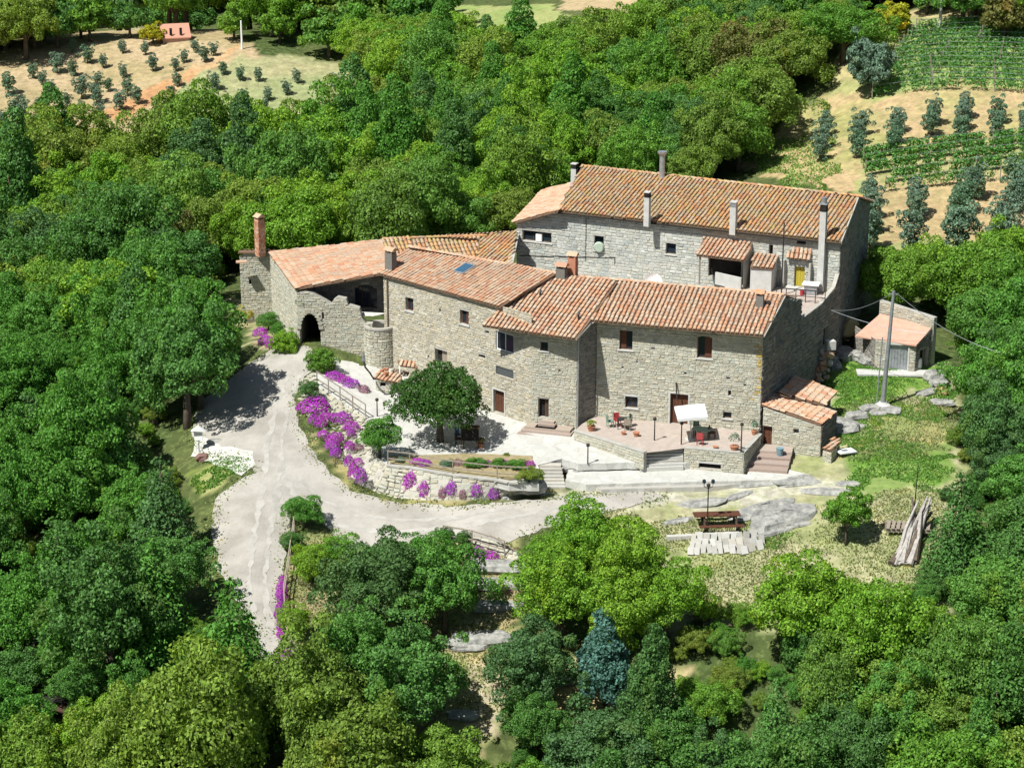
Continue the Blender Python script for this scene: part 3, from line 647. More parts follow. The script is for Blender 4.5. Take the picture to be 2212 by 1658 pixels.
def strip(root, T, B, mat, name='retaining_wall', size=(.25,.45,.3,.8), proud=.09, lab=None):
    """battered stone face between a top line and a bottom line (same number of points)"""
    mb = MB(); n = len(T)
    for i in range(n-1): mb.quad(B[i], B[i+1], T[i+1], T[i])
    W = mb.build(name, MORTAR, root, label=lab); lst = STONES.setdefault(root.name, [])
    for i in range(n-1):
        L = ((T[i+1]-T[i]).length+(B[i+1]-B[i]).length)/2; H = ((T[i]-B[i]).length+(T[i+1]-B[i+1]).length)/2
        if H < .05 or L < .05: continue
        h = 0
        while h < H-.08:
            ch = min(rnd.uniform(size[0], size[1]), H-h); a = 0
            while a < L-.05:
                wd = min(rnd.uniform(size[2], size[3]), L-a); s = (a+wd/2)/L; t = (h+ch/2)/H
                lo = B[i].lerp(B[i+1], s); hi = T[i].lerp(T[i+1], s); c = lo.lerp(hi, t); d = (T[i+1]-T[i]).lerp(B[i+1]-B[i], 1-t).normalized(); up = (hi-lo).normalized(); nn = d.cross(up).normalized(); pr = proud*rnd.uniform(.3, 1.4)
                c = c+nn*.003
                M = Matrix(((d.x*wd*.95, -nn.x*pr, up.x*ch*.93, c.x), (d.y*wd*.95, -nn.y*pr, up.y*ch*.93, c.y), (d.z*wd*.95, -nn.z*pr, up.z*ch*.93, c.z), (0, 0, 0, 1)))
                lst.append((wd*ch, W, M, rnd.randrange(len(SU)), mat)); a += wd
            h += ch
    return W

# ------------------------------------------------------------------ BUILDINGS
# --- main front block
R = thing('farmhouse', main_A, 'large two storey rubble stone farmhouse block behind the terrace with the white parasol', 'farmhouse')
pl = Plane(main_A, main_B); E_ = lambda x0, y0, x1, y1: pl.rect(z('e', x0, y0), z('e', x1, y1))
w1, w2 = E_(685,370,798,552), E_(1378,418,1503,628); w3 = E_(735,955,845,1068); w4 = E_(1605,1095,1680,1160)
dr = E_(1137,930,1290,1215); w5 = E_(1650,905,1675,955); holes = [E_(965,525,1000,543), E_(1258,742,1280,765), E_(1635,788,1668,808), E_(705,692,722,712), E_(1790,850,1812,868), E_(835,645,850,660)]
wall(R, pl, -.8, 8.62, [w1]+arch(w2, 6, .12)+[w3, w4, dr, w5]+holes, lichen=lambda s, h: s > pl.L-rnd.uniform(.1, .9) and 3.2 < h < 7.6)
window(R, pl, w1, shutter='L', frame=WOOD); window(R, pl, w2, shutter='R', frame=WOOD, bars=1); window(R, pl, w3); window(R, pl, w4, bars=0); window(R, pl, w5, bars=0, sill=False)
for h_ in holes: dark(R, pl, h_, .2, 'putlog_hole')
door(R, pl, dr, WOOD, openfrac=.0, planks=5); surround(R, pl, dr)
for o in (w1, w2, w3): lintel(R, pl, o, STONE if o is not w3 else CONCRETE)
mb = MB(); a, h = pl.uv(*z('e', 1190, 830)); mb.bar(pl.pt(a, h, .1), pl.pt(a+.22, h-1.25, .6), .1, seg=6); mb.build('lamp_bracket', IRON, R)
e0, e1, r1, r0 = P(1276,692,8.6), P(1650.5,725,8.6), P(1696,638,10.2), P(1332,608,10.2)
rf = roof(R, [e0, e1, r1, r0]); rl = P(1236,597,10.2)
nb = Vector((.32, .947, 0))
def rear(root, p0, p1, d, dz, nbv, mat=PAN, th=.12):
    q1 = Vector(p1)+nbv*d+Vector((0, 0, dz)); q0 = Vector(p0)+nbv*d+Vector((0, 0, dz)); return roof(root, [q1, q0, Vector(p0), Vector(p1)], TILE, th=th, name='rear_roof', fit=False)
rear(R, rl+Vector((0,0,-.02)), r1+Vector((0,0,-.02)), 4.4, -1.35, nb)
ridge_tiles(R, rf, rl, r1)
SW = Plane(main_B, back_B); apex = SW.uv(1692, 641)[0]; dn = SW.uv(1732, 654)[0]
prof = [(0, 8.5), (apex, 10.1), (dn, 8.95), (dn+.01, 8.0)]
wall(R, Plane(main_B, SW.pt(dn, 0)), -.5, [(0, 8.5), (apex, 10.1), (dn, 8.95)], [SW.rect(z('f',280,240), z('f',300,430)), SW.rect(z('f',222,430), z('f',234,520))], mat=STONE_SHADE, size=(.22,.42,.35,.8), proud=.05, label='shaded gable wall')
dark(R, SW, SW.rect(z('f',280,240), z('f',300,430))); dark(R, SW, SW.rect(z('f',222,430), z('f',234,520)))
# left return wall of the block up to block two
pr2 = Plane(b2_B, main_A+Vector((.02, .3, 0)));
# verge on right
mb = MB(); mb.bar(e1+Vector((.03,0,-.06)), r1+Vector((.03,0,-.06)), .07, .14); mb.build('verge_board', PLASTER, R)
def chimney(root, c, sx, sy, h, rz, mat, cap='tile', name='chimney', base=None, stones=False, h0=None):
    """square stack from c upward, louvred head and tiled or slab cap"""
    c = Vector(c); mb = MB(); mb.box(c+Vector((0,0,h/2)), sx, sy, h, rz); C = mb.build(name, mat, root)
    top = c+Vector((0,0,h)); Rz = Matrix.Rotation(rz, 3, 'Z')
    if cap == 'tile':
        for sx_ in (-1, 1):
            for sy_ in (-1, 1): MB().box(top+Rz@Vector((sx_*sx*.38, sy_*sy*.38, .11)), .1, .1, .22, rz).build('cap_pier', mat, C)
        mb = MB(); k = 1.3; A = [top+Rz@Vector((x*sx*k/2, y*sy*k/2, .2)) for x, y in ((-1,-1),(1,-1),(1,1),(-1,1))]; rr = [top+Rz@Vector((x*sx*k/2, 0, .48)) for x in (-1, 1)]
        mb.add(A+rr, [(0,1,5,4),(2,3,4,5),(1,2,5),(3,0,4),(3,2,1,0)]); mb.build('cap', TILE, C)
    elif cap == 'slab':
        MB().box(top+Vector((0,0,.05)), sx*1.3, sy*1.3, .1, rz).build('cap', CONCRETE, C); MB().box(top+Vector((0,0,-.18)), sx*1.01, sy*1.01, .3, rz).build('flue_opening', BLACK, C)
    return C
cm = P(*z('d', 800, 1480), 9.9); chimney(R, cm-Vector((0,0,.4)), .55, .5, 1.05, -.3, STONE_SHADE, 'tile')
lay_stones(R); lay_tiles(R)
# --- block two with the corner and stair door
R = thing('corner_house', MJ, 'middle stone block with narrow dark doorway and pink stone steps', 'farmhouse')
pl = Plane(MJ, b2_B); B_ = lambda x0, y0, x1, y1, p=pl: p.rect(z('b', x0, y0), z('b', x1, y1))
a1, a2, a3 = B_(1258,912,1316,983), B_(1243,1335,1322,1480), B_(1395,1120,1412,1138)
a2 = (a2[0], a2[1], 1.0, a2[3])
wall(R, pl, -.5, 7.85, [a1, a2, a3]); window(R, pl, a1, bars=0); door(R, pl, a2, WOODD, openfrac=.55, planks=2); dark(R, pl, a3, .2, 'putlog_hole')
pr2 = Plane(b2_B, main_A+Vector((.1, .2, 0)))
wall(R, pr2, -.3, [(0, 7.75), (pr2.L, 8.4)], [], mat=STONE_SHADE, label='shaded side wall')
bx0, bx1, br_, b2r1, b2r0, b2j = P(1043,703,7.8), P(1245,732,7.8), P(1276,692,8.65), P(1334,608,10.2), P(1202,591,10.3), P(1081,663,8.9)
rf = roof(R, [bx0, bx1, br_, b2r1, b2r0, b2j])
MB().bar(bx1+Vector((0,0,-.09)), br_+Vector((0,0,-.3)), .06, .12).build('verge_board', PLASTER, R)
for kx, ky in ((1258, 545), (1545, 715)):
    q = P(*z('b', kx, ky+30), 9.3 if ky < 600 else 8.6); MB().tube([q-Vector((0,0,.5)), q+Vector((0,0,.42))], [.07, .07], 8).tube([q+Vector((0,0,.42)), q+Vector((0,0,.62))], [.16, .02], 8).build('vent_pipe', IRON, R)
c2 = P(*z('b', 1420, 455), 10.0); chimney(R, c2-Vector((0,0,.9)), .75, .6, 1.9, -.45, STONE_SHADE, 'tile'); chimney(R, c2+Vector((.85,.5,-.9)), .65, .5, 2.6, -.45, BRICK, 'tile')
dp = pl.pt(pl.L, 0, .1)+pl.d*.12
MB().tube([dp+Vector((0,0,7.3)), dp+Vector((0,0,.1))], [.055, .055], 7).build('downpipe', GALV, R)
lay_stones(R, 250); lay_tiles(R)
# --- middle wing
R = thing('middle_wing', mid_A, 'angled stone wing with a skylight in its tiled roof behind the round tree', 'farmhouse')
pl = Plane(mid_A, MJ); B_ = lambda x0, y0, x1, y1, p=pl: p.rect(z('b', x0, y0), z('b', x1, y1))
ops = [B_(245,575,305,690), B_(655,668,722,792), B_(465,960,560,1090), B_(908,1265,990,1462), B_(795,1003,845,1040), B_(925,828,1057,1005), B_(925,1090,1058,1195), B_(845,825,875,855), B_(498,660,512,690), B_(412,1012,425,1036)]
wall(R, pl, -.5, 8.95, ops, mat=STONE_C)
window(R, pl, ops[0], frame=WOOD); window(R, pl, ops[1], frame=WOOD, shutter='R'); door(R, pl, ops[2], WOODG, openfrac=.4, planks=2); door(R, pl, ops[3], WOOD, planks=4); surround(R, pl, ops[3])
for q in (4, 7, 8, 9): dark(R, pl, ops[q], .2, 'putlog_hole')
window(R, pl, ops[5], bars=1, frame=WHITE, sill=False, depth=.1, name='glazed_bay')
q = ops[6]; MB().quad(pl.pt(q[0], q[2], -.08), pl.pt(q[1], q[2], -.08), pl.pt(q[1], q[3], -.08), pl.pt(q[0], q[3], -.08)).build('slate_panel', plain('dark_slate', (.07,.08,.08)), R)
m0, m1, mr1, mr0 = P(818.6,591,8.95), P(1081,663,8.95), P(1202,591,10.35), P(883,533.5,10.35)
rf = roof(R, [m0, m1, mr1, mr0]); rear(R, mr0+Vector((0,0,-.02)), mr1+Vector((0,0,-.02)), 4, -1.5, Vector((.58,.81,0)))
ridge_tiles(R, rf, mr0, mr1)
ek = (m1-m0).normalized(); sk = ((mr0+mr1)/2-(m0+m1)/2); sk = (sk-ek*sk.dot(ek)).normalized(); nk = ek.cross(sk).normalized()
kc = P(*z('b', 690, 375), 9.5); ey_ = Vector(CAM); kc = ey_+(kc-ey_)*((m0-ey_).dot(nk)/(kc-ey_).dot(nk)); MM = Matrix((ek, sk, nk)).transposed()
SKY_ = MB().box(kc+nk*.12, 1.15, 1.5, .2, M=MM).build('skylight', GALV, R); MB().box(kc+nk*.235, .9, 1.2, .03, M=MM).build('pane', SKYGLASS, SKY_)
cq = P(*z('b', 135, 380), 9.1); chimney(R, cq-Vector((0,0,.6)), .8, .55, 2.1, -.75, STONE_SHADE, 'tile')
dp = pl.pt(.55, 0, .12); MB().tube([dp+Vector((0,0,8.6)), dp+Vector((0,0,1.0))], [.06, .06], 7).build('downpipe', plain('copper_pipe', (.16,.10,.07), .5), R)
ph = pl.pt(.1, 0)
lay_stones(R); lay_tiles(R)
# --- left wing with arch wall, tall chimney and round tower
lwB, lwR, lwA = P(638,624,7.6), P(581,546,7.6), P(517,546,7.6)
gB = Vector((lwB.x+.1, lwB.y+.1, 0)); gR = Vector((lwR.x+.1, lwR.y, 0)); gA = Vector((lwA.x, lwA.y, 0))
R = thing('left_wing', gB, 'low stone wing with arched gateway and round stone bastion at the left end', 'farmhouse')
pl = Plane(gR, gB); wall(R, pl, 1.0, 7.6, [], size=(.14,.24,.25,.6))
pl = Plane(gA, gR); wall(R, pl, 1.0, [(0, 7.3), (.6, 7.65), (pl.L, 7.65)], [pl.rect(z('a',215,700), z('a',232,735))], size=(.13,.24,.2,.5)); dark(R, pl, pl.rect(z('a',215,700), z('a',232,735)), .2, 'putlog_hole')
w0 = P(640,745,3.0); gA2 = Vector((gB.x, gB.y, 0)); tw = P(806,782,1.6); tw = Vector((tw.x, tw.y, 0)); ap = Plane(gA2, tw)
A_ = lambda x, y: ap.uv(*z('a', x, y))
pf = [A_(*q) for q in ((580,792),(640,785),(700,800),(770,845),(830,885),(850,855),(880,832),(945,845),(960,890),(1045,915),(1062,985),(1095,1030))]
pf = [(0, pf[0][1])]+[q for q in pf if q[0] > .05]+[(ap.L, pf[-1][1])]
ga = ap.rect(z('a',575,945), z('a',757,1195)); ga = (max(ga[0], .15), ga[1], 2.3, ga[3])
sl_ = ap.rect(z('a',762,945), z('a',780,998))
wall(R, ap, -.2, pf, arch(ga, 10, .42)+[sl_], thick=.6, depth=.7)
dark(R, ap, sl_, .3, 'slit'); dark(R, ap, (ga[0]-.3, ga[1]+.3, 1.8, ga[3]+.2), 4.0, 'passage_dark_sheet')  # near-black sheets stand in for the darkness of slit and passage
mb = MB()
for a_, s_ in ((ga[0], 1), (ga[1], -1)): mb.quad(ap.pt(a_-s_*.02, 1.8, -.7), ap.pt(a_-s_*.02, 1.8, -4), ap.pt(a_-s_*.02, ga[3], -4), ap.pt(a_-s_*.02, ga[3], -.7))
mb.quad(ap.pt(ga[0]-.3, ga[3]+.1, -.6), ap.pt(ga[1]+.3, ga[3]+.1, -.6), ap.pt(ga[1]+.3, ga[3]+.1, -4), ap.pt(ga[0]-.3, ga[3]+.1, -4)); mb.build('passage', STONE_SHADE, R)
mb = MB(); mb.add([ap.pt(.1, 5.3, -.5), ap.pt(ap.L, 5.3, -.5), mid_A+Vector((.3,.3,5.3)), Vector((-17.4, 3.5, 5.3))], [(0,1,2,3)]); mb.build('upper_terrace_floor', FLAG, R)
# arch voussoirs
cx = (ga[0]+ga[1])/2; rx = (ga[1]-ga[0])/2; ry = (ga[3]-ga[2])*.42; cz_ = ga[3]-ry
for k in range(13):
    t = math.pi*(k+.5)/13; c = ap.pt(cx+rx*1.08*math.cos(t), cz_+ry*1.1*math.sin(t), .05); dirv = (ap.d*math.cos(t)*rx+Vector((0,0,math.sin(t)*ry))).normalized(); tv = ap.n.cross(dirv)
    MB().box(c, .36, .27, .14, M=Matrix((dirv, tv, ap.n)).transposed()).build('voussoir', STONE, R)
# front wall of the wing under the eave
e1 = P(821.6,592,8.75); fw = Plane(Vector((gB.x+.1, gB.y+2.6, 0)), Vector((mid_A.x+.3, mid_A.y+2.4, 0)))
fd = fw.rect(z('a',1005,735), z('a',1180,930)); fd = (fd[0], min(fd[1], fw.L-.2), 5.35, fd[3])
wall(R, fw, 4.8, [(0, 7.45), (fw.L, 8.6)], arch(fd, 6, .3), mat=STONE_SHADE); window(R, fw, fd, frame=WOOD, bars=2, sill=False, name='arched_glass_door')
rf = roof(R, [lwR, lwB, e1, P(858,565,9.3), P(838,517,9.3)])
roof(R, [lwA+Vector((-.1,-.2,.1)), lwR+Vector((.3,-.2,.1)), lwR+Vector((.3,.5,.1)), lwA+Vector((0,.5,.1))], name='wall_top', fit=False, lay=False)
roof(R, [lwR+Vector((.3,4.5,-1.2)), lwA+Vector((0,4.5,-1.2)), lwA+Vector((0,.5,.05)), lwR+Vector((.3,.5,.05))], name='rear_roof', fit=False)
ff = roof(R, [P(850,575,8.3), P(1045,557,8.3), P(1040,511,9.7), P(826,518,9.7)], TILEO, PANO, name='valley_roof'); ridge_tiles(R, ff, P(826,517,9.75), P(1040,510,9.75), TILEO)
f2 = roof(R, [P(1025,572,8.35), P(1101,586,8.35), P(1116,500,9.9), P(1038,511,9.9)], TILEO, PANO, name='valley_roof')
MB().bar(P(1099,584,8.45), P(1116,500,10.0), .5, .12).build('verge_board', PLASTER, R)
rear(R, P(826,518,9.68), P(1116,501,9.75), 4, -1.4, Vector((.1,.99,0)))
# tall brick chimney
qc = P(*z('a', 300, 470), 8.0); C = chimney(R, qc-Vector((0,0,.6)), .62, .62, 3.2, -.9, BRICK, 'tile')
r_ = random.Random(4); cc = qc-Vector((0,0,.5))
for lv in range(17):
    for sd in range(4):
        ang = -.9+sd*math.pi/2; nrm = Vector((math.cos(ang), math.sin(ang), 0)); tg = Vector((-nrm.y, nrm.x, 0))
        for k in (-1, 0, 1): MB().box(cc+nrm*.32+tg*(k*.2+(.05 if lv % 2 else -.04))+Vector((0,0,.1+lv*.175)), .03, .175, .14, ang).build('brick', BRICK, C)
MB().box(P(*z('a',158,565),7.1), .9, .6, .1, .1).build('ledge_tile', TILE, R)
# bastion tower
tc = P(822,790,1.4); tc = Vector((tc.x, tc.y+.5, 0)); TR = 1.25; tb, tt = -.2, 4.55
mb = MB(); seg = 24; mb.lathe(tc, [(TR*1.12, tb), (TR, tt), (TR+.1, tt), (TR+.1, tt+.16), (TR-.25, tt+.16), (TR-.25, tt-.5), (.01, tt-.5)], seg); T = mb.build('round_bastion', MORTAR, R, smooth=False)
lst = STONES.setdefault(R.name, []); h = tb
while h < tt-.1:
    ch = rnd.uniform(.15, .26); n_ = 22; rad = TR*(1.12-.12*(h-tb)/(tt-tb))
    for k in range(n_):
        t = 2*math.pi*(k+rnd.uniform(0,.3)+(.5 if int(h*9) % 2 else 0))/n_; nn = Vector((math.cos(t), math.sin(t), 0)); d = Vector((-nn.y, nn.x, 0)); c = tc+nn*(rad-.005)+Vector((0,0,h+ch/2)); ww = 2*math.pi*rad/n_*.97; pr = .05
        if nn.y > .5: continue
        lst.append((ww*ch*.8, T, Matrix(((d.x*ww, -nn.x*pr, 0, c.x), (d.y*ww, -nn.y*pr, 0, c.y), (0, 0, ch*.93, c.z), (0,0,0,1))), rnd.randrange(10), STONE))
    h += ch
lay_stones(R); lay_tiles(R)
# --- rear house
R = thing('rear_house', back_A, 'tall rear stone house with orange lichened tile roof, several flues and small porches', 'farmhouse')
pl = Plane(back_A, back_B); C_ = lambda x0, y0, x1, y1: pl.rect(z('c', x0, y0), z('c', x1, y1)); D_ = lambda x0, y0, x1, y1: pl.rect(z('d', x0, y0), z('d', x1, y1))
sx = (Vector((4.05, 12.05, 0))-pl.A).dot(pl.d)
ops = [C_(300,920,585,1055), C_(1005,975,1095,1130), C_(1705,1045,1800,1165), D_(1160,860,1250,900), D_(1140,1110,1230,1350), D_(300,1020,610,1300), D_(890,900,925,1000)]
ops[4] = (ops[4][0], ops[4][1], 7.3, ops[4][3]); ops[5] = (ops[5][0], ops[5][1], 7.3, ops[5][3])
wall(R, pl, 3.5, [(0, 9.85), (sx, 11.4), (pl.L, 11.4)], ops, mat=STONE_B, size=(.16,.3,.28,.7))
# loggia opening with white washing machine and tank
lg = window(R, pl, ops[0], depth=.3, bars=2, frame=WOODD, name='loggia'); MB().box(pl.pt((ops[0][0]*.45+ops[0][1]*.55), ops[0][2]+.35, -.15), .55, .2, .6, math.atan2(pl.d.y, pl.d.x)).build('white_cabinet', WHITE, lg)
for q in (1, 2, 3): window(R, pl, ops[q], bars=0, sill=q != 3)
YEL = plain('yellow_door', (.42,.34,.03)); door(R, pl, ops[4], YEL); dark(R, pl, ops[5], .34, 'porch_dark_sheet'); dark(R, pl, ops[6])  # near-black sheet stands in for the shade under the porch
for q in (1, 2): lintel(R, pl, ops[q], PLASTER, .2)
e0, e1, r1, r0 = P(1205.7,454.3,11.5), P(1816,521.7,11.5), P(1853.6,424.6,13.5), P(1256.6,359.3,13.5)
rf = roof(R, [e0, e1, r1, r0], TILEO, PANO, th=.16); rear(R, r0, r1, 8, -2.2, Vector((.33,.94,0))); ridge_tiles(R, rf, r0, r1, TILEO)
roof(R, [P(1173,411,9.95), P(1108.5,480.8,9.95), P(1206,455,11.4), P(1236,396,11.4)], TILE, name='lean_to_roof')
MB().bar(e0+Vector((0,0,-.22)), e1+Vector((0,0,-.22)), .1, .14).build('gutter', IRON, R)
MB().bar(e1+Vector((.05,0,-.1)), r1+Vector((.05,0,-.1)), .1, .22).build('verge_board', PLASTER, R)
bR = Vector((r1.x-.1, r1.y, 0)); bE = bR+(bR-back_B).normalized()*7.5
rp = Plane(back_B, bE); sr = (bR-back_B).length
wall(R, rp, 0, [(0, 11.35), (sr, 13.35), (rp.L, 11.3)], [], mat=STONE_SHADE, size=(.25,.45,.4,.9), label='shaded end wall')
# side wall of the raised terrace between front and rear houses
spl = Plane(SW.pt(dn, 0), back_B)
sd = spl.rect(z('f',632,330), z('f',670,460))
wall(R, spl, -.3, [(0, 7.35), (spl.L*.55, 7.35), (spl.L*.9, 7.9), (spl.L, 8.8)], [sd], mat=STONE_SHADE, size=(.22,.42,.35,.8), thick=.3, label='shaded terrace side wall'); dark(R, spl, sd)
mb = MB(); TZ = 7.2; xa = fp = back_A.lerp(back_B, .66); xb = Vector((16.6, -5.5, 0))
fl = [xb+Vector((0,0,TZ)), SW.pt(dn, TZ, -.02), back_B+Vector((0,0,TZ)), xa+Vector((0,0,TZ))]
mb.add(fl, [(0,1,2,3)]); mb.add([xb+Vector((0,0,3)), xb+Vector((0,0,TZ)), xa+Vector((0,0,TZ)), xa+Vector((0,0,3))], [(0,1,2,3)]); mb.build('raised_terrace', QUAD, R)
MB().add([Vector((-6,9,4.6)), Vector((4.6,-1.6,4.6)), Vector((16.6,-5.5,4.6)), xa+Vector((0,0,4.6)), back_A+Vector((0,0,4.6))], [tuple(range(5))]).build('yard_floor', FLAG, R)
def fromplane(pl_, k, x, y, out=0): a_, h_ = pl_.uv(*z(k, x, y)); return pl_.pt(a_, h_, out)
# porch one
q0, q1 = P(*z('d',180,1000), 9.65), P(*z('d',640,1055), 9.65)
roof(R, [q0, q1, fromplane(pl,'d',730,880), fromplane(pl,'d',250,830)], name='porch_roof')
MB().quad(q1+Vector((0,0,-.1)), Vector((q1.x, q1.y, TZ)), fromplane(pl,'d',735,1200)*Vector((1,1,0))+Vector((0,0,TZ)) if False else Vector((fromplane(pl,'d',730,880).x, fromplane(pl,'d',730,880).y, TZ)), fromplane(pl,'d',730,880)).build('porch_cheek_wall', PLASTER, R)
mb = MB(); mb.bar(Vector((q0.x+.3, q0.y+.1, TZ)), q0+Vector((.3,.1,-.1)), .14); mb.build('porch_post', WOODG, R)
MB().bar(Vector((q0.x+1.6, q0.y+.1, TZ+.5)), Vector((q1.x-.1, q1.y+.1, TZ+.5)), .15, 1.0).build('porch_parapet', CONCRETE, R)
# shed two
q0, q1 = P(*z('d',705,1115), 9.15), P(*z('d',930,1135), 9.15); t0, t1 = fromplane(pl,'d',760,985), fromplane(pl,'d',975,1010)
roof(R, [q0, q1, t1, t0], name='closet_roof'); dz = Vector((0,0,-.1)); g = lambda p: Vector((p.x, p.y, TZ))
i0, i1 = q0+Vector((.05,.12,0)), q1+Vector((-.1,.12,0))
MB().add([g(i0), g(i1), i1+dz, i0+dz, g(t0), g(t1), t1+dz, t0+dz], [(0,1,2,3),(1,5,6,2),(4,0,3,7)]).build('closet_wall', CONCRETE, R)
# canopy three over the yellow door
q0, q1 = P(*z('d',1065,1020), 9.75), P(*z('d',1280,1045), 9.75); roof(R, [q0, q1, fromplane(pl,'d',1300,965), fromplane(pl,'d',1120,925)], name='door_canopy')
ys_ = ops[4]
for a_ in (ys_[0]-.8, ys_[1]+.55): MB().box(pl.pt(a_, 8.3, .25), .16, .5, 2.3, math.atan2(pl.d.y, pl.d.x)).build('porch_side', PLASTER, R)
for k in range(3): MB().box(pl.pt((ys_[0]+ys_[1])/2, TZ+.08, .3+k*.3), 1.9-.2*k, .3, .16, math.atan2(pl.d.y, pl.d.x)).build('step', CONCRETE, R)
# flues
def flue(root, p, w_, h, mat, head, name='chimney', rz=-.45):
    p = Vector(p); C = MB().box(p+Vector((0,0,h/2-.4)), w_, w_, h+.8, rz).build(name, mat, root); MB().box(p+Vector((0,0,h+.15)), w_*.96, w_*.96, .5, rz).build('flue_head', BLACK if head != 'pale' else GALV, C)
    MB().box(p+Vector((0,0,h+.44)), w_*1.15, w_*1.15, .08, rz).build('cap', CONCRETE, C)
flue(R, P(*z('c',808,465), 12.1), .48, 1.3, CONCRETE, 'dark'); flue(R, P(*z('c',1520,790), 12.0), .45, 1.6, CONCRETE, 'dark'); flue(R, P(*z('d',540,705), 11.9), .5, 1.45, CONCRETE, 'pale')
p = P(*z('c',1665,425), 13.3); MB().lathe(p-Vector((0,0,.3)), [(.3,0),(.3,.5),(.24,.5),(.24,2.3),(.4,2.55),(.42,2.7),(.2,2.72)], 14).build('flared_chimney', GALV, R)
a_, h_ = pl.uv(*z('d',1425,870)); p = pl.pt(a_, TZ, .35)
C = MB().box(p+Vector((0,0,3.3)), .5, .45, 6.6, -.45).build('tall_flue', CONCRETE, R); MB().box(p+Vector((0,0,6.85)), .5, .5, .5, -.45).build('flue_head', BLACK, C); MB().box(p+Vector((0,0,7.2)), .62, .6, .1, -.45).build('cap', GALV, C); MB().tube([p+Vector((0,0,7.2)), p+Vector((0,0,7.7))], [.2,.22], 10).build('cowl', GALV, C)
cb = MB()
for x_, y0_, y1_ in ((925,800,1370),(1505,0,0),(1205,1190,1390)):
    if y1_: p0 = fromplane(pl,'c',x_,y0_,.04); p1 = fromplane(pl,'c',x_,y1_,.04); cb.bar(p0, Vector((p0.x, p0.y, 7.3)), .05)
cb.bar(fromplane(pl,'c',270,1172,.04), fromplane(pl,'c',1210,1192,.04), .05); cb.build('facade_cable', IRON, R)
# left end and hidden walls
lp = Plane(Vector((2.6, 20.5, 0)), back_A); wall(R, lp, 0, [(0, 9.7), (lp.L, 9.85)], [], mat=STONE_SHADE, stones=False)
hp = Plane(bE, Vector((7.5, 26.5, 0))); wall(R, hp, 0, 11.2, [], mat=STONE_SHADE, stones=False)
# railing of the raised terrace
lay_stones(R); lay_tiles(R)
# ------------------------------------------------------------------ terrace in front of the main block
def bx(c, sx, sy, sz, name, mat, root, rz=0, **k): return MB().box(c, sx, sy, sz, rz).build(name, mat, root, **k)
t0, t1, t2, t3, t4 = P(1240,931,.9), P(1391,978,.9), P(1478,968,.9), P(1607,979,.9), P(1645,938,.9)
R = thing('terrace', t0, 'raised terracotta paved terrace with grey stone front wall below the white parasol', 'terrace')
for a_, b_, zb_, ops_ in ((t0, t1, -.4, []), (t2, t3, -1.3, [1]), (t3, t4, -1.3, [])):
    q = Plane(a_, b_); oo = []
    if ops_: o = q.rect(z('e',1390,1548), z('e',1585,1610)); oo = [o]; dark(R, q, o, .34, 'drain_slot'); lintel(R, q, o, CONCRETE, .1)
    wall(R, q, zb_, .88, oo, thick=.3, size=(.14,.26,.25,.6), name='terrace_wall')
    mb = MB(); mb.bar(q.pt(0, .93, -.15), q.pt(q.L, .93, -.15), .38, .08); mb.build('coping', PLASTER, R)
fl = [t0, t1, t2, t3, t4, Vector((18.1,-14.1,.9)), Vector((6.3,-10.5,.9)), Vector((5.2,-12.4,.9))]
mb = MB(); mb.add([Vector((p.x, p.y, .9)) for p in fl], [tuple(range(len(fl)))]); mb.build('terrace_floor', QUAD, R)
lay_stones(R, 200)
R = thing('terrace_stairs', P(1435,1000,-.1), 'pale stone steps leading up to the parasol terrace', 'stairs')
A0, A1 = P(1436,964,.8), P(1428,1004,-.3)
d_ = (t2-t1); ang = math.atan2(d_.y, d_.x)
for k in range(7):
    t = k/6; c = A0.lerp(A1, t); hh = .9-.2*k-.02; bx(Vector((c.x, c.y-.1, (hh-.9)/2)), 2.55+k*.1, .62, max(.2, hh+.9), 'step', PAVE, R, ang*.5-.05)
R = thing('entrance_stairs', P(1160,935,.1), 'long low pink stone steps below the middle block doorway', 'stairs')
pl = Plane(MJ, b2_B); ang = math.atan2(pl.d.y, pl.d.x)
for k in range(3): bx(pl.pt(pl.L*.45, .4-.16*k, .6+.42*k), pl.L*1.0+.35*k, 1.1, .3, 'step', PINK, R, ang)
a_, h_ = pl.uv(*z('b',1300,1500))
for k in range(3): bx(pl.pt(a_+.25, .72-.16*k, .2+.25*k), 1.0+.3*k, .4+.2*k, .3, 'step', PINK, R, ang)
# pink steps beside the annex
R = thing('side_stairs', P(1660,1000,-.5), 'broad pink paved steps between terrace side wall and the small annex', 'stairs')
for k in range(4):
    c = P(1672-k*8, 972+k*13, -.05-.18*k); bx(c, 2.7+.3*k, 1.5, .34, 'step', PINK, R, -.2)
# ------------------------------------------------------------------ annex with two tiled lean-to roofs
an_A = P(1646,961,-.1); an_B = P(1771,988,-.35)
R = thing('annex', an_A, 'small stone annex with two stepped orange tiled lean-to roofs on the shaded end wall', 'outbuilding')
pl = Plane(an_A, an_B); F_ = lambda a,b,c,d: pl.rect(z('f',a,b), z('f',c,d))
dd, ww = F_(120,1115,208,1290), F_(388,1142,430,1186)
tl = pl.uv(*z('f',135,965))[1]; tr_ = pl.uv(*z('f',595,1125))[1]
wall(R, pl, -.9, [(0, tl), (pl.L, tr_)], [dd, ww]); door(R, pl, dd, WOOD, planks=3); window(R, pl, ww, bars=0, sill=False)
r2 = Plane(an_B, an_B+Vector((1.6, 3.2, 0))); wall(R, r2, -.9, tr_, [], mat=STONE_SHADE, label='shaded end wall')
e0, e1 = P(*z('f',612,1112), tr_+.1), P(*z('f',737,1008), tr_+.1)
roof(R, [e0, e1, P(*z('f',222,862), tl+.15), P(*z('f',122,945), tl+.15)])
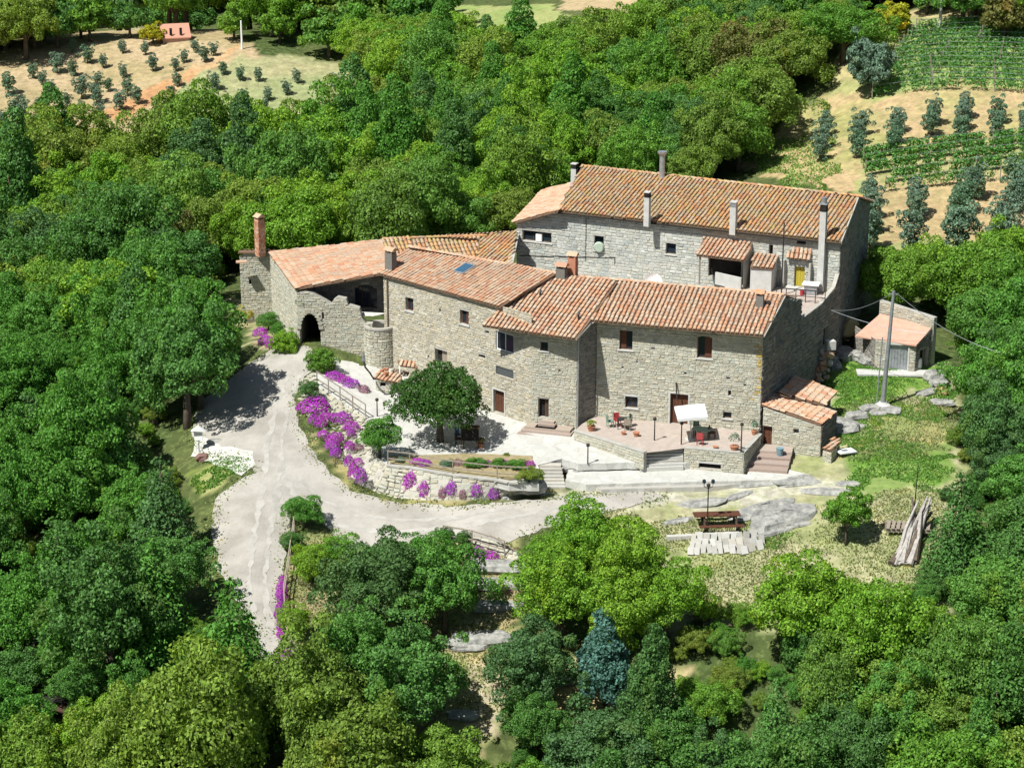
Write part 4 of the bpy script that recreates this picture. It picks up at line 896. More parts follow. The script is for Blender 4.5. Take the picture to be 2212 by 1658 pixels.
e2, e3 = P(*z('f',637,952), tr_+.45), P(*z('f',742,842), tr_+.45)
roof(R, [e2, e3, P(*z('f',430,728), tl+.45), P(*z('f',258,858), tl+.45)])
b0 = Vector((e3.x-.5, e3.y-.4, 0)); b1 = Vector((e2.x-.35, e2.y+.1, 0)); wall(R, Plane(b1, b0), -.5, tr_+.4, [], mat=STONE_SHADE)
wall(R, Plane(Vector((b1.x-3.4, b1.y+.2, 0)), b1), 0, [(0, tl+.3), (3.4, tr_+.4)], [], mat=STONE_SHADE)
lay_stones(R, 250); lay_tiles(R)
# gas meter hutch and sink board
g0_ = P(*z('f',660,1440), -.5)
R = thing('meter_hutch', g0_, 'small stone hutch with sloping clay tile lid at the annex corner', 'hutch')
hp_ = Plane(P(*z('f',622,1425),-.5), P(*z('f',692,1445),-.5)); th_ = hp_.uv(*z('f',625,1318))[1]
wall(R, hp_, -.9, th_, [], body=PLASTER); hq = Plane(hp_.B, hp_.B+Vector((.55,1.1,0))); wall(R, hq, -.9, th_, [], mat=STONE_SHADE, stones=False)
roof(R, [P(*z('f',632,1308), th_+.06), P(*z('f',695,1325), th_+.06), P(*z('f',778,1243), th_+.3), P(*z('f',708,1225), th_+.3)]); lay_stones(R); lay_tiles(R)
c = P(*z('f',815,1325), .2); R = thing('sink_board', Vector((c.x, c.y, -.3)), 'tilted white sink board on iron legs beside the meter hutch', 'sink')
bx(c, 1.3, .85, .1, 'board', WHITE, R, .35); bx(c+Vector((-.1,.0,.055)), .5, .4, .02, 'basin', GALV, R, .35)
for x_, y_ in ((-.5,-.3),(.5,-.3),(.5,.3),(-.5,.3)): bx(c+Vector((x_, y_, -.35)), .06, .06, .65, 'leg', IRON, R)
# ------------------------------------------------------------------ garage
g0_, g1_ = gp(*z('f',1045,655)), gp(*z('f',1372,690)); zg = (g0_.z+g1_.z)/2
R = thing('garage', g0_, 'low stone garage with grey metal door and flat pink tiled roof, beside the tall pole', 'garage')
pl = Plane(g0_, g1_); F_ = lambda a,b,c,d: pl.rect(z('f',a,b), z('f',c,d)); gd = F_(1152,455,1312,658); gd = (gd[0], gd[1], zg-.1, gd[3])
ht = pl.uv(*z('f',1050,415))[1]; hr = pl.uv(*z('f',1380,470))[1]
wall(R, pl, zg-1, [(0, ht), (pl.L, hr)], [gd]); surround(R, pl, gd)
D = MB().quad(pl.pt(gd[0], gd[2], -.2), pl.pt(gd[1], gd[2], -.2), pl.pt(gd[1], gd[3], -.2), pl.pt(gd[0], gd[3], -.2)).build('garage_door', GALV, R)
for k in range(7): a_ = gd[0]+(gd[1]-gd[0])*(k+.5)/7; MB().bar(pl.pt(a_, gd[2], -.18), pl.pt(a_, gd[3], -.18), .04, .03).build('door_rib', GALV, D)
e0, e1 = P(*z('f',890,385), ht-.1), P(*z('f',1388,462), ht-.1); u0, u1 = P(*z('f',1095,205), ht+.75), P(*z('f',1520,315), ht+.75)
flatt = m_rand('pink_flat_tile', [(.56,.34,.26),(.60,.39,.30),(.54,.32,.24)], 2, .85, 1.15)
rf = roof(R, [e0, e1, u1, u0], flatt, m_noise('pink_screed', (.50,.27,.19), (.58,.35,.26), 1.5), lay=False)
uw = Plane(u0+Vector((0,0,0)), u1); wall(R, Plane(Vector((u0.x-.1,u0.y,0)), Vector((u1.x+.1,u1.y,0))), 0, [(0, ht+1.15+.7), (uw.L+.2, ht+1.0+.5)], [], body=PLASTER, thick=.4)
sd_ = Plane(pl.B, Vector((u1.x, u1.y, 0))); sop = (.5, sd_.L-.4, zg, hr-.5); wall(R, sd_, zg-1, [(0, hr), (sd_.L, ht+.8)], [sop], mat=STONE_SHADE); dark(R, sd_, sop, .34, 'side_opening')
for k in range(4): MB().bar(sd_.pt(.9+k*.6, zg, -.2), sd_.pt(.9+k*.6, hr-.5, -.2), .08).build('post', WOODG, R)
wall(R, Plane(Vector((e0.x+.4, e0.y+2.5, 0)), pl.A), zg-1, [(0, ht+.2), (99, ht)] if False else ht, [], mat=STONE_SHADE); lay_stones(R, 200)
c = gp(*z('f',1200,685)); bx(c+Vector((.2,-.2,.02)), 6.2, 1.4, .14, 'garage_apron', CONCRETE, None, -.05, kind='structure')
c = gp(*z('f',1400,655)); R = MB().lathe(c, [(.25,0),(.3,.2),(.28,.85),(.2,.9)], 12).build('barrel', WHITE, None, origin=c); OFF
# fix origin for barrel
tag(R, 'white plastic barrel in the dark opening at the garage side', 'barrel')
# ------------------------------------------------------------------ utility pole and wires
c = gp(*z('f',1112,965)); tp = P(*z('f',1175,0), 0)
R = thing('utility_pole', c, 'tall grey steel utility pole on a white concrete foot in the grass', 'pole')
lo, hi = c.z, c.z+20
for _ in range(40):
    m_ = (lo+hi)/2
    if Q(c.x, c.y, m_)[1] > 628: lo = m_
    else: hi = m_
PT = Vector((c.x+.35, c.y, lo)); MB().tube([c, PT], [.2, .11], 12).build('shaft', GALV, R); MB().lathe(c+Vector((0,0,-.1)), [(.62,0),(.58,.3),(.35,.42),(.3,.5)], 14).build('foot', CONCRETE, R)
MB().bar(PT+Vector((-.35,0,-.25)), PT+Vector((.35,0,-.25)), .08).build('crossarm', GALV, R)
R = MB().tube([c+Vector((-.45,.1,.05)), c+Vector((-.28,.05,5.5))], [.05,.05], 6).build('stay_pipe', GALV, None, origin=c); tag(R, 'thin grey pipe rising beside the tall utility pole', 'pipe')
def cable(name, a, b, sag, label, rad=.022):
    a = Vector(a); b = Vector(b); pts = [a.lerp(b, i/14)+Vector((0,0,-sag*4*(i/14)*(1-i/14))) for i in range(15)]
    o = MB().tube(pts, [rad]*15, 5).build(name, GALV, None, origin=a); tag(o, label, 'cable')
wp = SW.pt(SW.uv(1789, 668)[0], SW.uv(1789, 668)[1], .1)
cable('power_cable', wp, PT+Vector((-.3,0,-.3)), .5, 'overhead cable from the shaded side wall up to the pole top')
cable('power_cable', wp, P(2000, 720, 5), .3, 'lower white cable running from the side wall over the garage roof')
cable('power_cable', PT+Vector((.3,0,-.25)), P(2300, 775, 6), 1.5, 'overhead cable leaving the pole top towards the right')
# rocks
def rock(c, sx, sy, sz, rz, label, name='rock', seed=0, mat=None, group=None, tilt=0):
    r = random.Random(seed); n = 10; V = []; F = []; rings = 6
    R3 = Matrix.Rotation(rz, 3, 'Z')@Matrix.Rotation(tilt, 3, 'Y'); c = Vector(c)
    for i in range(rings+1):
        ph = -math.pi/2+math.pi*i/rings
        for j in range(n):
            t = 2*math.pi*j/n; k = 1+r.uniform(-.16, .16); ce = lambda v: math.copysign(abs(v)**.65, v)
            V.append(c+R3@Vector((ce(math.cos(t))*math.cos(ph)*sx/2*k, ce(math.sin(t))*math.cos(ph)*sy/2*k, ce(math.sin(ph))*sz/2*(1+r.uniform(-.12,.12)))))
    for i in range(rings):
        for j in range(n): F.append((i*n+j, i*n+(j+1) % n, (i+1)*n+(j+1) % n, (i+1)*n+j))
    F += [tuple(range(n))[::-1], tuple(range(rings*n, (rings+1)*n))]
    o = mk(name, V, F, mat or ROCK, None, origin=c); return tag(o, label, 'rock', group)
def grock(k, x, y, sx, sy, sz, rz, label, f=None, dz=0, **kw):
    c = gp(*z(k, x, y), 0, f); return rock(c+Vector((0,0,sz*.15+dz)), sx, sy, sz, rz, label, seed=int(x*7+y), **kw)
grock('f',1010,985,1.6,1.1,.6,.3,'pale rock left of the pole foot'); grock('f',1185,1000,1.7,1.4,.5,-.4,'flat grey rock right of the pole foot'); grock('f',1075,1020,1.3,.9,.35,.1,'flat pale slab in front of the pole foot')
grock('f',890,1060,1.9,1.2,.9,.2,'round grey boulder in the grass behind the annex'); grock('f',800,1150,2.6,1.7,1.2,-.2,'large dark boulder beside the annex'); grock('f',905,1128,1.3,.8,.35,.1,'flat white rock right of the large dark boulder'); grock('f',725,1095,1.2,1.0,.8,.4,'grey rock tucked behind the annex corner')
grock('f',1530,735,1.9,1.3,1.1,.5,'tall pale boulder at the top of the rock pile by the right wood'); grock('f',1480,850,2.3,1.0,.4,.6,'long flat pale slab leaning from the rock pile'); grock('f',1600,940,2.0,1.2,.5,-.3,'low pale rock at the foot of the rock pile'); grock('f',1590,860,1.0,.8,.9,0,'orange stone standing in the rock pile', mat=plain('orange_rock', (.42,.24,.12), .9)); grock('f',1575,790,1.6,1.2,.8,.2,'grey boulder in the middle of the rock pile')
for i_, (x, y, s_) in enumerate(((760,530,2.2),(860,560,2.6),(940,570,2.0),(1000,610,1.8),(700,600,1.6),(730,650,1.2))): grock('f',x,y,s_,s_*.8,.9,.3*i_,['grey boulder nearest the side wall on the bank below the garage','largest grey boulder on the bank below the garage','grey boulder in the middle of the garage bank','grey boulder next to the garage wall on the bank','pale rock at the grass edge near the stone heap','small white rock at the grass edge'][i_])
# heap of pinkish stones by the side wall
c = gp(*z('f',585,770)); R = thing('stone_heap', c, 'tall heap of pinkish broken stones topped by a pale block, against the shaded wall', 'stone heap')
r_ = random.Random(5)
for k in range(34):
    t = k/34; p = c+Vector((r_.uniform(-.7,.7)*(1-t*.5)+t*.8, r_.uniform(-.4,.4)+t*.8, t*2.4)); s_ = r_.uniform(.3, .6)
    MB().box(p, s_, s_*.8, s_*.7, M=Matrix.Rotation(r_.uniform(0,6), 3, Vector((r_.uniform(-1,1), r_.uniform(-1,1), 1)).normalized())).build('stone', TILE if k % 3 else STONE, R)
bx(c+Vector((1.0,.9,2.85)), .7,.6,.7,'block',CONCRETE,R,.2)
# tan tarpaulin heap and black grill
c = gp(*z('f',835,460)); c = Vector((c.x,c.y,c.z)); R = rock(c+Vector((0,0,1.4)), 1.4,1.3,1.9,.3,'tan yellow tarpaulin covered bundle on a dark cart by the garage','covered_bundle',11,plain('tan_tarpaulin',(.42,.34,.16),.8),tilt=.4); R['category']='bundle'
R = thing('black_cart', c, 'black two wheeled trailer under the yellow tarpaulin bundle', 'trailer')
bx(c+Vector((.7,0,.75)), 2.6,1.2,.25,'bed',BLACK,R,-.15)
for s_ in (-.7, .7): MB().tube([c+Vector((.3,s_-.08,.4)), c+Vector((.3,s_+.08,.4))], [.4,.4], 14).build('wheel', BLACK, R)
MB().tube([c+Vector((2.0,-.3,.85)), c+Vector((3.6,-.4,.75))], [.38,.42], 12).build('drum', BLACK, R)
for s_ in (-.4,.4): MB().bar(c+Vector((1.8,s_,.7)), c+Vector((3.4,s_-.6,-.4)), .08).build('shaft', WOODD, R)
# ------------------------------------------------------------------ raised terrace things behind the main ridge
TZ = 7.2
ra, rb = P(*z('d',965,1320), TZ+1.0), P(*z('d',1440,1362), TZ+1.0)
R = thing('railing', Vector((ra.x, ra.y, TZ)), 'thin dark iron railing along the raised terrace by the yellow door', 'railing')
MB().bar(ra, rb, .07).build('rail', IRON, R); MB().bar(ra-Vector((0,0,.5)), rb-Vector((0,0,.5)), .05).build('rail', IRON, R)
for k in range(6): p = ra.lerp(rb, k/5); MB().bar(Vector((p.x,p.y,TZ)), p, .06).build('post', IRON, R)
p = P(*z('d',1015,1250), TZ+1.2); R = thing('antenna_mast', Vector((p.x,p.y,TZ)), 'thin dark antenna mast rising beside the small closet', 'mast')
tpz = TZ
while Q(p.x, p.y, tpz)[1] > z('d',1010,690)[1]: tpz += .05
MB().bar(Vector((p.x,p.y,TZ)), Vector((p.x,p.y,tpz)), .09).build('mast', IRON, R)
MB().bar(Vector((p.x-.4,p.y,tpz-.7)), Vector((p.x+.4,p.y,tpz-.7)), .04).build('crossbar', IRON, R)
p = P(*z('d',1300,1335), TZ+.4); R = thing('white_box', Vector((p.x,p.y,TZ)), 'white topped box with a red can on the raised terrace right of the yellow door', 'box')
bx(p, 1.0,.7,.75,'cabinet',GALV,R,-.3); bx(p+Vector((0,0,.45)), 1.35,.95,.12,'lid',WHITE,R,-.3); MB().lathe(p+Vector((-.75,-.3,-.4)), [(.15,0),(.17,.4),(.1,.45)], 10).build('red_can', plain('red_can',(.35,.02,.03)), R)
p = P(*z('c',1585,1490), 9.3); p = Vector((p.x, p.y+.6, p.z)); R = thing('satellite_dish', p, 'white satellite dish seen as a half disc behind the main roof ridge', 'satellite dish')
V = []; F = []
for i in range(5):
    for j in range(16):
        rr = .68*i/4; t = 2*math.pi*j/16; V.append(p+Vector((rr*math.cos(t), .22*(1-(i/4)**2)-.1+.25*math.sin(t)*i/4, .35+rr*math.sin(t))))
for i in range(4):
    for j in range(16): F.append((i*16+j, i*16+(j+1) % 16, (i+1)*16+(j+1) % 16, (i+1)*16+j))
mk('dish', V, F, WHITE, R); MB().bar(p+Vector((0,.3,-2)), p+Vector((0,.3,.2)), .08).build('mast', GALV, R); MB().bar(p+Vector((0,.3,-.1)), p+Vector((0,-.5,.15)), .04).build('feed_arm', GALV, R)
pl = Plane(back_A, back_B); p = fromplane(pl,'c',1062,1085,.25); R = thing('window_basin', p, 'pale green round basin hanging below a rear house window', 'basin')
MB().tube([p+Vector((0,.1,0)), p+Vector((-.05,-.1,0))], [.46,.36], 16).build('bowl', plain('pale_green_plastic',(.38,.46,.36)), R)
# ------------------------------------------------------------------ terrace furniture
def pot(p, r, h, label, plantm=None, ph=.4, group='clay pots on the terrace'):
    R = thing('flower_pot', p, label, 'plant pot', group); MB().lathe(p, [(r*.7,0),(r,h*.9),(r*1.1,h*.92),(r*1.1,h),(r*.85,h),(r*.8,h*.9)], 12).build('pot', CLAY, R)
    if plantm: leafball(R, p+Vector((0,0,h+ph*.5)), r*1.3, ph*.6, 160, .07, plantm, 'foliage')
    return R
def leafquads(C, Nn, S, seed=0, asp=.62):
    r = np.random.default_rng(seed); n = len(C); a = r.normal(size=(n, 3)); Nn = Nn/np.maximum(1e-6, np.linalg.norm(Nn, axis=1, keepdims=True))
    t = np.cross(Nn, a); t /= np.maximum(1e-6, np.linalg.norm(t, axis=1, keepdims=True)); b = np.cross(Nn, t); S = np.asarray(S).reshape(-1, 1)
    q = np.stack([C-t*S, C-b*S*asp, C+t*S, C+b*S*asp], 1); return q.reshape(-1, 3)
def quadmesh(name, Vq, mats, mi=None, extra=None):
    nq = len(Vq)//4; me = bpy.data.meshes.new(name); V = Vq; L = np.arange(nq*4, dtype='i4'); ls = np.arange(0, nq*4, 4, dtype='i4'); lt = np.full(nq, 4, 'i4'); mi = np.zeros(nq, 'i4') if mi is None else mi
    if extra is not None:
        EV, EF, em = extra; n0 = len(V); V = np.concatenate([V, EV]); el = []; es = []; et = []; k = len(L)
        for f in EF: es.append(k); et.append(len(f)); el += [i+n0 for i in f]; k += len(f)
        L = np.concatenate([L, np.array(el, 'i4')]); ls = np.concatenate([ls, np.array(es, 'i4')]); lt = np.concatenate([lt, np.array(et, 'i4')]); mi = np.concatenate([mi, np.full(len(EF), em, 'i4')])
    me.vertices.add(len(V)); me.vertices.foreach_set('co', V.astype('f4').ravel()); me.loops.add(len(L)); me.loops.foreach_set('vertex_index', L.astype('i4'))
    me.polygons.add(len(ls)); me.polygons.foreach_set('loop_start', ls.astype('i4')); me.polygons.foreach_set('loop_total', lt.astype('i4'))
    for m in mats: me.materials.append(m)
    me.polygons.foreach_set('material_index', mi.astype('i4')); me.update(calc_edges=True); return me
def sph(n, r): a = r.normal(size=(n, 3)); return a/np.linalg.norm(a, axis=1, keepdims=True)
def leafball(root, c, rx, rz, n, s, mat, name, seed=1, flat=True):
    r = np.random.default_rng(seed+int(abs(c[0])*10)); d = sph(n, r); d[:, 2] = np.abs(d[:, 2])*(1 if flat else np.sign(d[:, 2])); k = r.uniform(.7, 1.05, (n, 1))
    Cc = d*k*np.array([rx, rx, rz]); q = leafquads(Cc, d+r.normal(size=(n, 3))*.5, r.uniform(.6, 1.3, n)*s, seed); o = link(bpy.data.objects.new(name, quadmesh(name, q, [mat]))); o.parent = root; o.location = Vector(c)-OFF[root.name]; OFF[o.name] = Vector(c); return o
# parasol: white square canopy on a side mast
pc = P(*z('i',1290,700), .9); cv = [P(*z('i',1060,290), 3.15), P(*z('i',1437,255), 3.15), P(*z('i',1478,415), 3.0), P(*z('i',1105,448), 3.0)]
cen = sum(cv, Vector())/4; R = thing('parasol', Vector((cen.x,cen.y,.9)), 'white square parasol with short valance over the terrace table', 'parasol')
apx = cen+Vector((0,0,.45)); mb = MB(); mids = [(cv[i]+cv[(i+1) % 4])/2+Vector((0,0,.04)) for i in range(4)]; ring = [cv[0], mids[0], cv[1], mids[1], cv[2], mids[2], cv[3], mids[3]]
val = [p-Vector((0,0,.22)) for p in ring]; V = ring+val+[apx]; F = [(i, (i+1) % 8, 16) for i in range(8)]+[(i, 8+i, 8+(i+1) % 8, (i+1) % 8) for i in range(8)]; mk('canopy', V, F, CANVAS, R)
mb = MB(); mb.tube([Vector((cen.x,cen.y,.9)), apx-Vector((0,0,.03))], [.035,.03], 8); mb.build('pole', GALV, R)
for i in range(4): MB().bar(apx-Vector((0,0,.25)), cv[i]-Vector((0,0,.05)), .03).build('rib', GALV, R)
MB().lathe(Vector((cen.x,cen.y,.9)), [(.4,0),(.4,.07),(.06,.12),(.05,.4)], 14).build('base', CONCRETE, R)
def chair(c, rz, fm, sm, label, group=None, sc_=1.0):
    R = thing('garden_chair', c, label, 'chair', group); Rz = Matrix.Rotation(rz, 3, 'Z'); c = Vector(c)
    P_ = lambda x, y, h: c+Rz@Vector((x*sc_, y*sc_, h*sc_))
    MB().box(P_(0,0,.44), .48*sc_, .48*sc_, .05*sc_, rz).build('seat', sm, R); MB().bar(P_(-.22,.24,.7), P_(.22,.24,.7), .04, .5*sc_).build('backrest', sm, R)
    for x in (-.2,.2):
        for y in (-.2,.2): MB().bar(P_(x,y,0), P_(x,y,.43 if y < 0 else .92), .045*sc_).build('leg', fm, R)
    for x in (-.24,.24): MB().bar(P_(x,-.22,.66), P_(x,.22,.66), .05).build('armrest', fm, R)
    return R
def table(c, sx, sy, rz, top, leg, label, h=.74, round_=False, group=None):
    R = thing('garden_table', c, label, 'table', group); Rz = Matrix.Rotation(rz, 3, 'Z'); c = Vector(c)
    if round_: MB().lathe(c+Vector((0,0,h-.04)), [(sx/2,0),(sx/2,.04)], 16).build('tabletop', top, R)
    else: bx(c+Vector((0,0,h)), sx, sy, .05, 'tabletop', top, R, rz)
    for x in (-1,1):
        for y in (-1,1): p = c+Rz@Vector((x*sx*.38, y*sy*.38, 0)); MB().bar(p, p+Vector((0,0,h-.03)), .06).build('leg', leg, R)
    return R
REDM = plain('red_cushion',(.35,.05,.05)); GRN = plain('green_metal',(.16,.26,.20)); BLU = plain('blue_cloth',(.06,.16,.30))
pt_ = lambda x, y: P(*z('i',x,y), .92)
table(pt_(1400,690), 1.4, .9, -.3, GRN, IRON, 'dark green table in the shade under the white parasol')
chair(pt_(1380,765), 2.9, REDM, REDM, 'red garden chair at the front of the parasol table'); chair(pt_(1530,690), 1.3, WOOD, WOOD, 'brown garden chair right of the parasol table'); chair(pt_(1340,640), .2, IRON, GRN, 'dark chair behind the parasol table')
table(pt_(400,560), .8, .8, 0, IRON, IRON, 'small round iron table by the left terrace window', round_=True)
chair(pt_(250,545), 1.8, GRN, GRN, 'green metal chair left of the small iron table'); chair(pt_(340,530), .3, REDM, REDM, 'red chair behind the small iron table'); chair(pt_(475,540), -1.2, GRN, IRON, 'green and black chair right of the small iron table'); chair(pt_(470,585), 3.0, WOODG, WOODG, 'wicker chair in front of the small iron table')
pot(pt_(580,660), .24, .3, 'low clay bowl on the terrace floor left of the stairs'); pot(pt_(420,640), .18, .2, 'small clay saucer in front of the iron table'); pot(pt_(1575,808), .2, .12, 'flat clay saucer near the terrace front edge'); pot(pt_(1810,840), .32, .35, 'clay pot with bare shrub at the terrace corner', L_OLIVE, .9); pot(pt_(15,590), .3, .35, 'clay pot with dry plant in the shaded recess', L_OLIVEG, .4); pot(pt_(2060,640), .22, .3, 'clay pot with thin shrub against the terrace end', L_OLIVE, .7)
def lamp(p, h, label, name='lamp_post', group=None, two=False):
    R = thing(name, p, label, 'lamp post', group); p = Vector(p); MB().tube([p, p+Vector((0,0,h))], [.05,.04], 8).build('post', IRON, R); MB().lathe(p+Vector((0,0,h)), [(.06,0),(.13,.05),(.13,.2),(.03,.28)], 10).build('lantern', IRON, R)
    if two:
        for s_ in (-.3,.3): MB().tube([p+Vector((0,0,h-.1)), p+Vector((s_,0,h+.05)), p+Vector((s_,0,h+.25))], [.03,.03,.03], 6).build('arm', IRON, R); MB().lathe(p+Vector((s_,0,h+.25)), [(.05,0),(.14,.08),(.12,.25),(.02,.32)], 10).build('lantern', GLASS, R)
    return R
lamp(pt_(808,712), 1.5, 'thin iron lamp post on the left side of the terrace stairs'); lamp(pt_(1145,765), 1.5, 'thin iron lamp post on the right side of the terrace stairs'); lamp(pt_(1895,850), 1.9, 'iron lamp post at the right corner of the terrace')
def ct(k, x, y): return gp(*z(k, x, y), 0, zc)
lamp(ct('h',1005,655), 1.3, 'short dark bollard lamp on the white paving below the terrace', 'bollard_lamp'); lamp(ct('g',988,560), 1.2, 'short bollard lamp on the paving near the round tree', 'bollard_lamp')
# blue bucket by the annex
p = P(*z('f',275,1365), -.1); R = MB().lathe(p, [(.2,0),(.28,.6),(.3,.62),(.24,.6)], 14).build('planter', plain('blue_grey_planter',(.16,.26,.30)), None, origin=p); tag(R, 'blue grey round planter beside the annex door', 'planter')
# furniture under the round tree
q = lambda x, y: gp((1280+x/11.06)*K, (1220+y/11.06)*K, 0, zc)
R = thing('bar_cabinet', q(1180,1120), 'dark upright wooden serving cabinet with legs in the shade of the round tree', 'cabinet'); c = q(1180,1120)
bx(c+Vector((0,0,1.15)), 1.25,.6,.95,'body',BLACK,R,-.1); bx(c+Vector((0,0,1.66)), 1.4,.72,.06,'top',WOODD,R,-.1)
for x in (-.5,.5):
    for y in (-.2,.2): MB().bar(c+Vector((x,y,0)), c+Vector((x*.95,y,.68)), .08).build('leg', WOODD, R)
chair(q(800,1000), 1.4, WOODD, WOODD, 'dark wooden chair left of the serving cabinet under the tree'); R = chair(q(790,850), .5, WHITE, BLU, 'chair with blue cloth behind the dark chair under the tree'); pot(q(1530,1100), .25, .35, 'clay pot with brown plant right of the serving cabinet', L_BROWN, .4, group=None)
# ------------------------------------------------------------------ wood oven corner
c = gp(*z('p',880,1240), 0, zc)
R = thing('bread_oven', c, 'outdoor bread oven with curved clay tile roof and small black mouth beside the round tree', 'oven')
pb = P(*z('p',700,1220), c.z); pe = P(*z('p',1060,1250), c.z); pl = Plane(pb, pe); hh = pl.uv(*z('p',760,960))[1]
mo = pl.rect(z('p',790,1000), z('p',930,1110)); wall(R, pl, c.z-.5, hh, [mo], body=PLASTER, size=(.2,.35,.3,.6)); dark(R, pl, mo); b_ = pl.B+Vector((.7,1.3,0))
wall(R, Plane(pl.B, b_), c.z-.5, hh, [], stones=False, body=PLASTER)
roof(R, [P(*z('p',655,905), hh+.08), P(*z('p',1200,1010), hh+.08), P(*z('p',1310,850), hh+.45), P(*z('p',830,720), hh+.45)], name='roof')
for x, y in ((840,770),(900,740),(960,740),(930,830)): MB().lathe(P(*z('p',x,y), hh+.45), [(.12,0),(.15,.22),(.1,.24)], 8).build('clay_pot', CLAY, R)
MB().tube([P(*z('p',650,930), hh), P(*z('p',560,780), hh+.7), P(*z('p',450,650), hh+1.4), P(*z('p',415,480), hh+2.3)], [.06,.07,.07,.1], 7).build('stove_pipe', IRON, R)
MB().tube([P(*z('p',415,500), hh+2.2), P(*z('p',420,260), hh+3.1)], [.16,.03], 8).build('pipe_cowl', GALV, R); lay_stones(R); lay_tiles(R)
c = gp(*z('p',1450,900), 0, zc)
R = thing('tiled_shelter', c, 'small brown tiled shelter leaning on the wall behind the bread oven', 'shelter')
h2 = c.z+1.9; roof(R, [P(*z('p',1240,600), h2), P(*z('p',1680,660), h2), P(*z('p',1560,500), h2+.35), P(*z('p',1200,480), h2+.35)])
for x, y in ((1250,620),(1640,650)): p = P(*z('p',x,y), h2); MB().bar(Vector((p.x,p.y+.1,c.z)), Vector((p.x,p.y+.1,h2)), .1).build('post', WHITE if x < 1300 else WOOD, R)
lay_tiles(R)
c = gp(*z('p',1200,900), 0, zc); R = thing('log_pile', c, 'row of dark stacked logs on the ledge between oven and shelter', 'log pile')
r_ = random.Random(3)
for k in range(14): p = P(*z('p',1080+k*26, 760+k*6+r_.uniform(-20,20)), hh+.25); MB().tube([p, p+Vector((.1,.6,0))], [.11,.1], 7).build('log', WOODD if k % 2 else WOODG, R)
# ------------------------------------------------------------------ retaining walls round the courtyard
def line(pts, f, dz=0): return [gp(u, v, 0, f)+Vector((0,0,dz)) for u, v in pts]
Tt = line([(676,806),(686,836),(710,851),(735,868),(765,888),(792,906),(803,950),(815,990),(836,1008)], zc, .06)
Bt = line([(640,830),(646,872),(660,893),(678,915),(702,950),(723,978),(752,1022),(780,1048),(812,1062)], g0, -.15)
R = thing('drive_bank', Bt[3], 'battered rubble stone bank covered in magenta cushions along the gravel drive', 'retaining wall')
strip(R, Tt, Bt, STONE, 'rubble_face', (.3,.5,.35,.9), .12); lay_stones(R, 260)
Tt = line([(836,1008),(885,1012),(930,1020),(978,1028),(1030,1034),(1074,1039),(1099,1045),(1120,1046)], zc, .06)
Bt = line([(812,1062),(870,1078),(930,1080),(985,1080),(1040,1078),(1080,1075),(1110,1070),(1130,1066)], g0, -.15)
TW, BW = Tt, Bt
R = thing('courtyard_wall', Bt[2], 'long rubble retaining wall with hanging magenta clumps below the courtyard fence', 'retaining wall')
strip(R, Tt, Bt, STONE, 'rubble_face', (.22,.4,.3,.7), .09)
mb = MB()
for i in range(len(Tt)-1): mb.bar(Tt[i]+Vector((0,.1,.02)), Tt[i+1]+Vector((0,.1,.02)), .4, .1)
mb.build('coping', PLASTER, R); lay_stones(R, 260)
o = rock(P(1147,1052,-.55), 2.2,.9,1.0,0,'long grey dressed stone block at the foot of the paving steps', seed=3)
for k in range(7):
    pass
R = thing('courtyard_steps', P(1190,1050,-1.2), 'irregular pale stone steps climbing from the drive to the courtyard', 'stairs')
for k in range(8):
    c = P(1190-k*1.0, 1056-k*7.6, -1.25+.165*k); MB().box(c+Vector((0,0,-.15)), 2.2-.04*k, .62, .34, rnd.uniform(-.06,.06)).build('step', PAVE, R)
for i_, (x, y, sx_, l_) in enumerate(((860,700,1.5,'pale rock at the head of the irregular steps'),(930,740,1.2,'grey rock between the irregular steps and the long kerb'),(1080,740,1.6,'low rock with weeds at the left end of the long kerb'),(905,830,1.4,'flat rock beside the lower irregular steps'),(290,955,1.0,'white rock on the verge below the grey block'),(600,930,1.1,'flat white rock at the foot of the irregular steps'))):
    c = P(*z('h',x,y), -.7-.1*i_ if i_ < 4 else -1.4); rock(c, sx_, .8, .5, .2*i_, l_, seed=40+i_)
# planting bed inside the fence
bed = [gp(u, v, 0, zc) for u, v in ((845,985),(1000,980),(1150,985),(1160,1032),(1090,1038),(970,1022),(880,1006),(842,1002))]
sheet('planting_bed', [(p.x, p.y) for p in bed], ZC, .05, m_noise('garden_soil', (.22,.20,.08), (.36,.28,.18), 2.5, .95, .5), .8, .06)
# ------------------------------------------------------------------ fences
def fence(pts, h, label, f, sp=1.9, mat=WOODG, rails=(1.0, .5), w_=.07):
    P3 = [gp(u, v, 0, f) for u, v in pts]; R = thing('rail_fence', P3[0], label, 'fence'); tops = []
    for i in range(len(P3)-1):
        L = (P3[i+1]-P3[i]).length; n = max(1, round(L/sp))
        for k in range(n+(i == len(P3)-2)):
            p = P3[i].lerp(P3[i+1], k/n); p.z = (f or g0)(p.x, p.y); tops.append(p); MB().bar(p-Vector((0,0,.2)), p+Vector((0,0,h)), w_*1.2).build('post', mat, R)
    for i in range(len(tops)-1):
        for r_ in rails: MB().bar(tops[i]+Vector((0,0,h*r_-.04)), tops[i+1]+Vector((0,0,h*r_-.04)), w_).build('rail', mat, R)
    return R
fence([(685,832),(735,865),(790,903)], 1.15, 'weathered wooden rail fence on top of the magenta bank', zc, 1.5)
fence([(838,1004),(885,1009),(978,1026),(1074,1037),(1140,1040)], 1.1, 'weathered rail fence along the planted bed above the retaining wall', zc, 2.4)
R = fence([(958,1172),(1020,1183),(1090,1205)], 1.3, 'broken rail fence with leaning bars south of the gravel drive', g0, 2.6); p = gp(1050,1185); MB().bar(p+Vector((.3,0,1.0)), p+Vector((2.6,-1.5,.1)), .07).build('fallen_rail', WOODG, R)
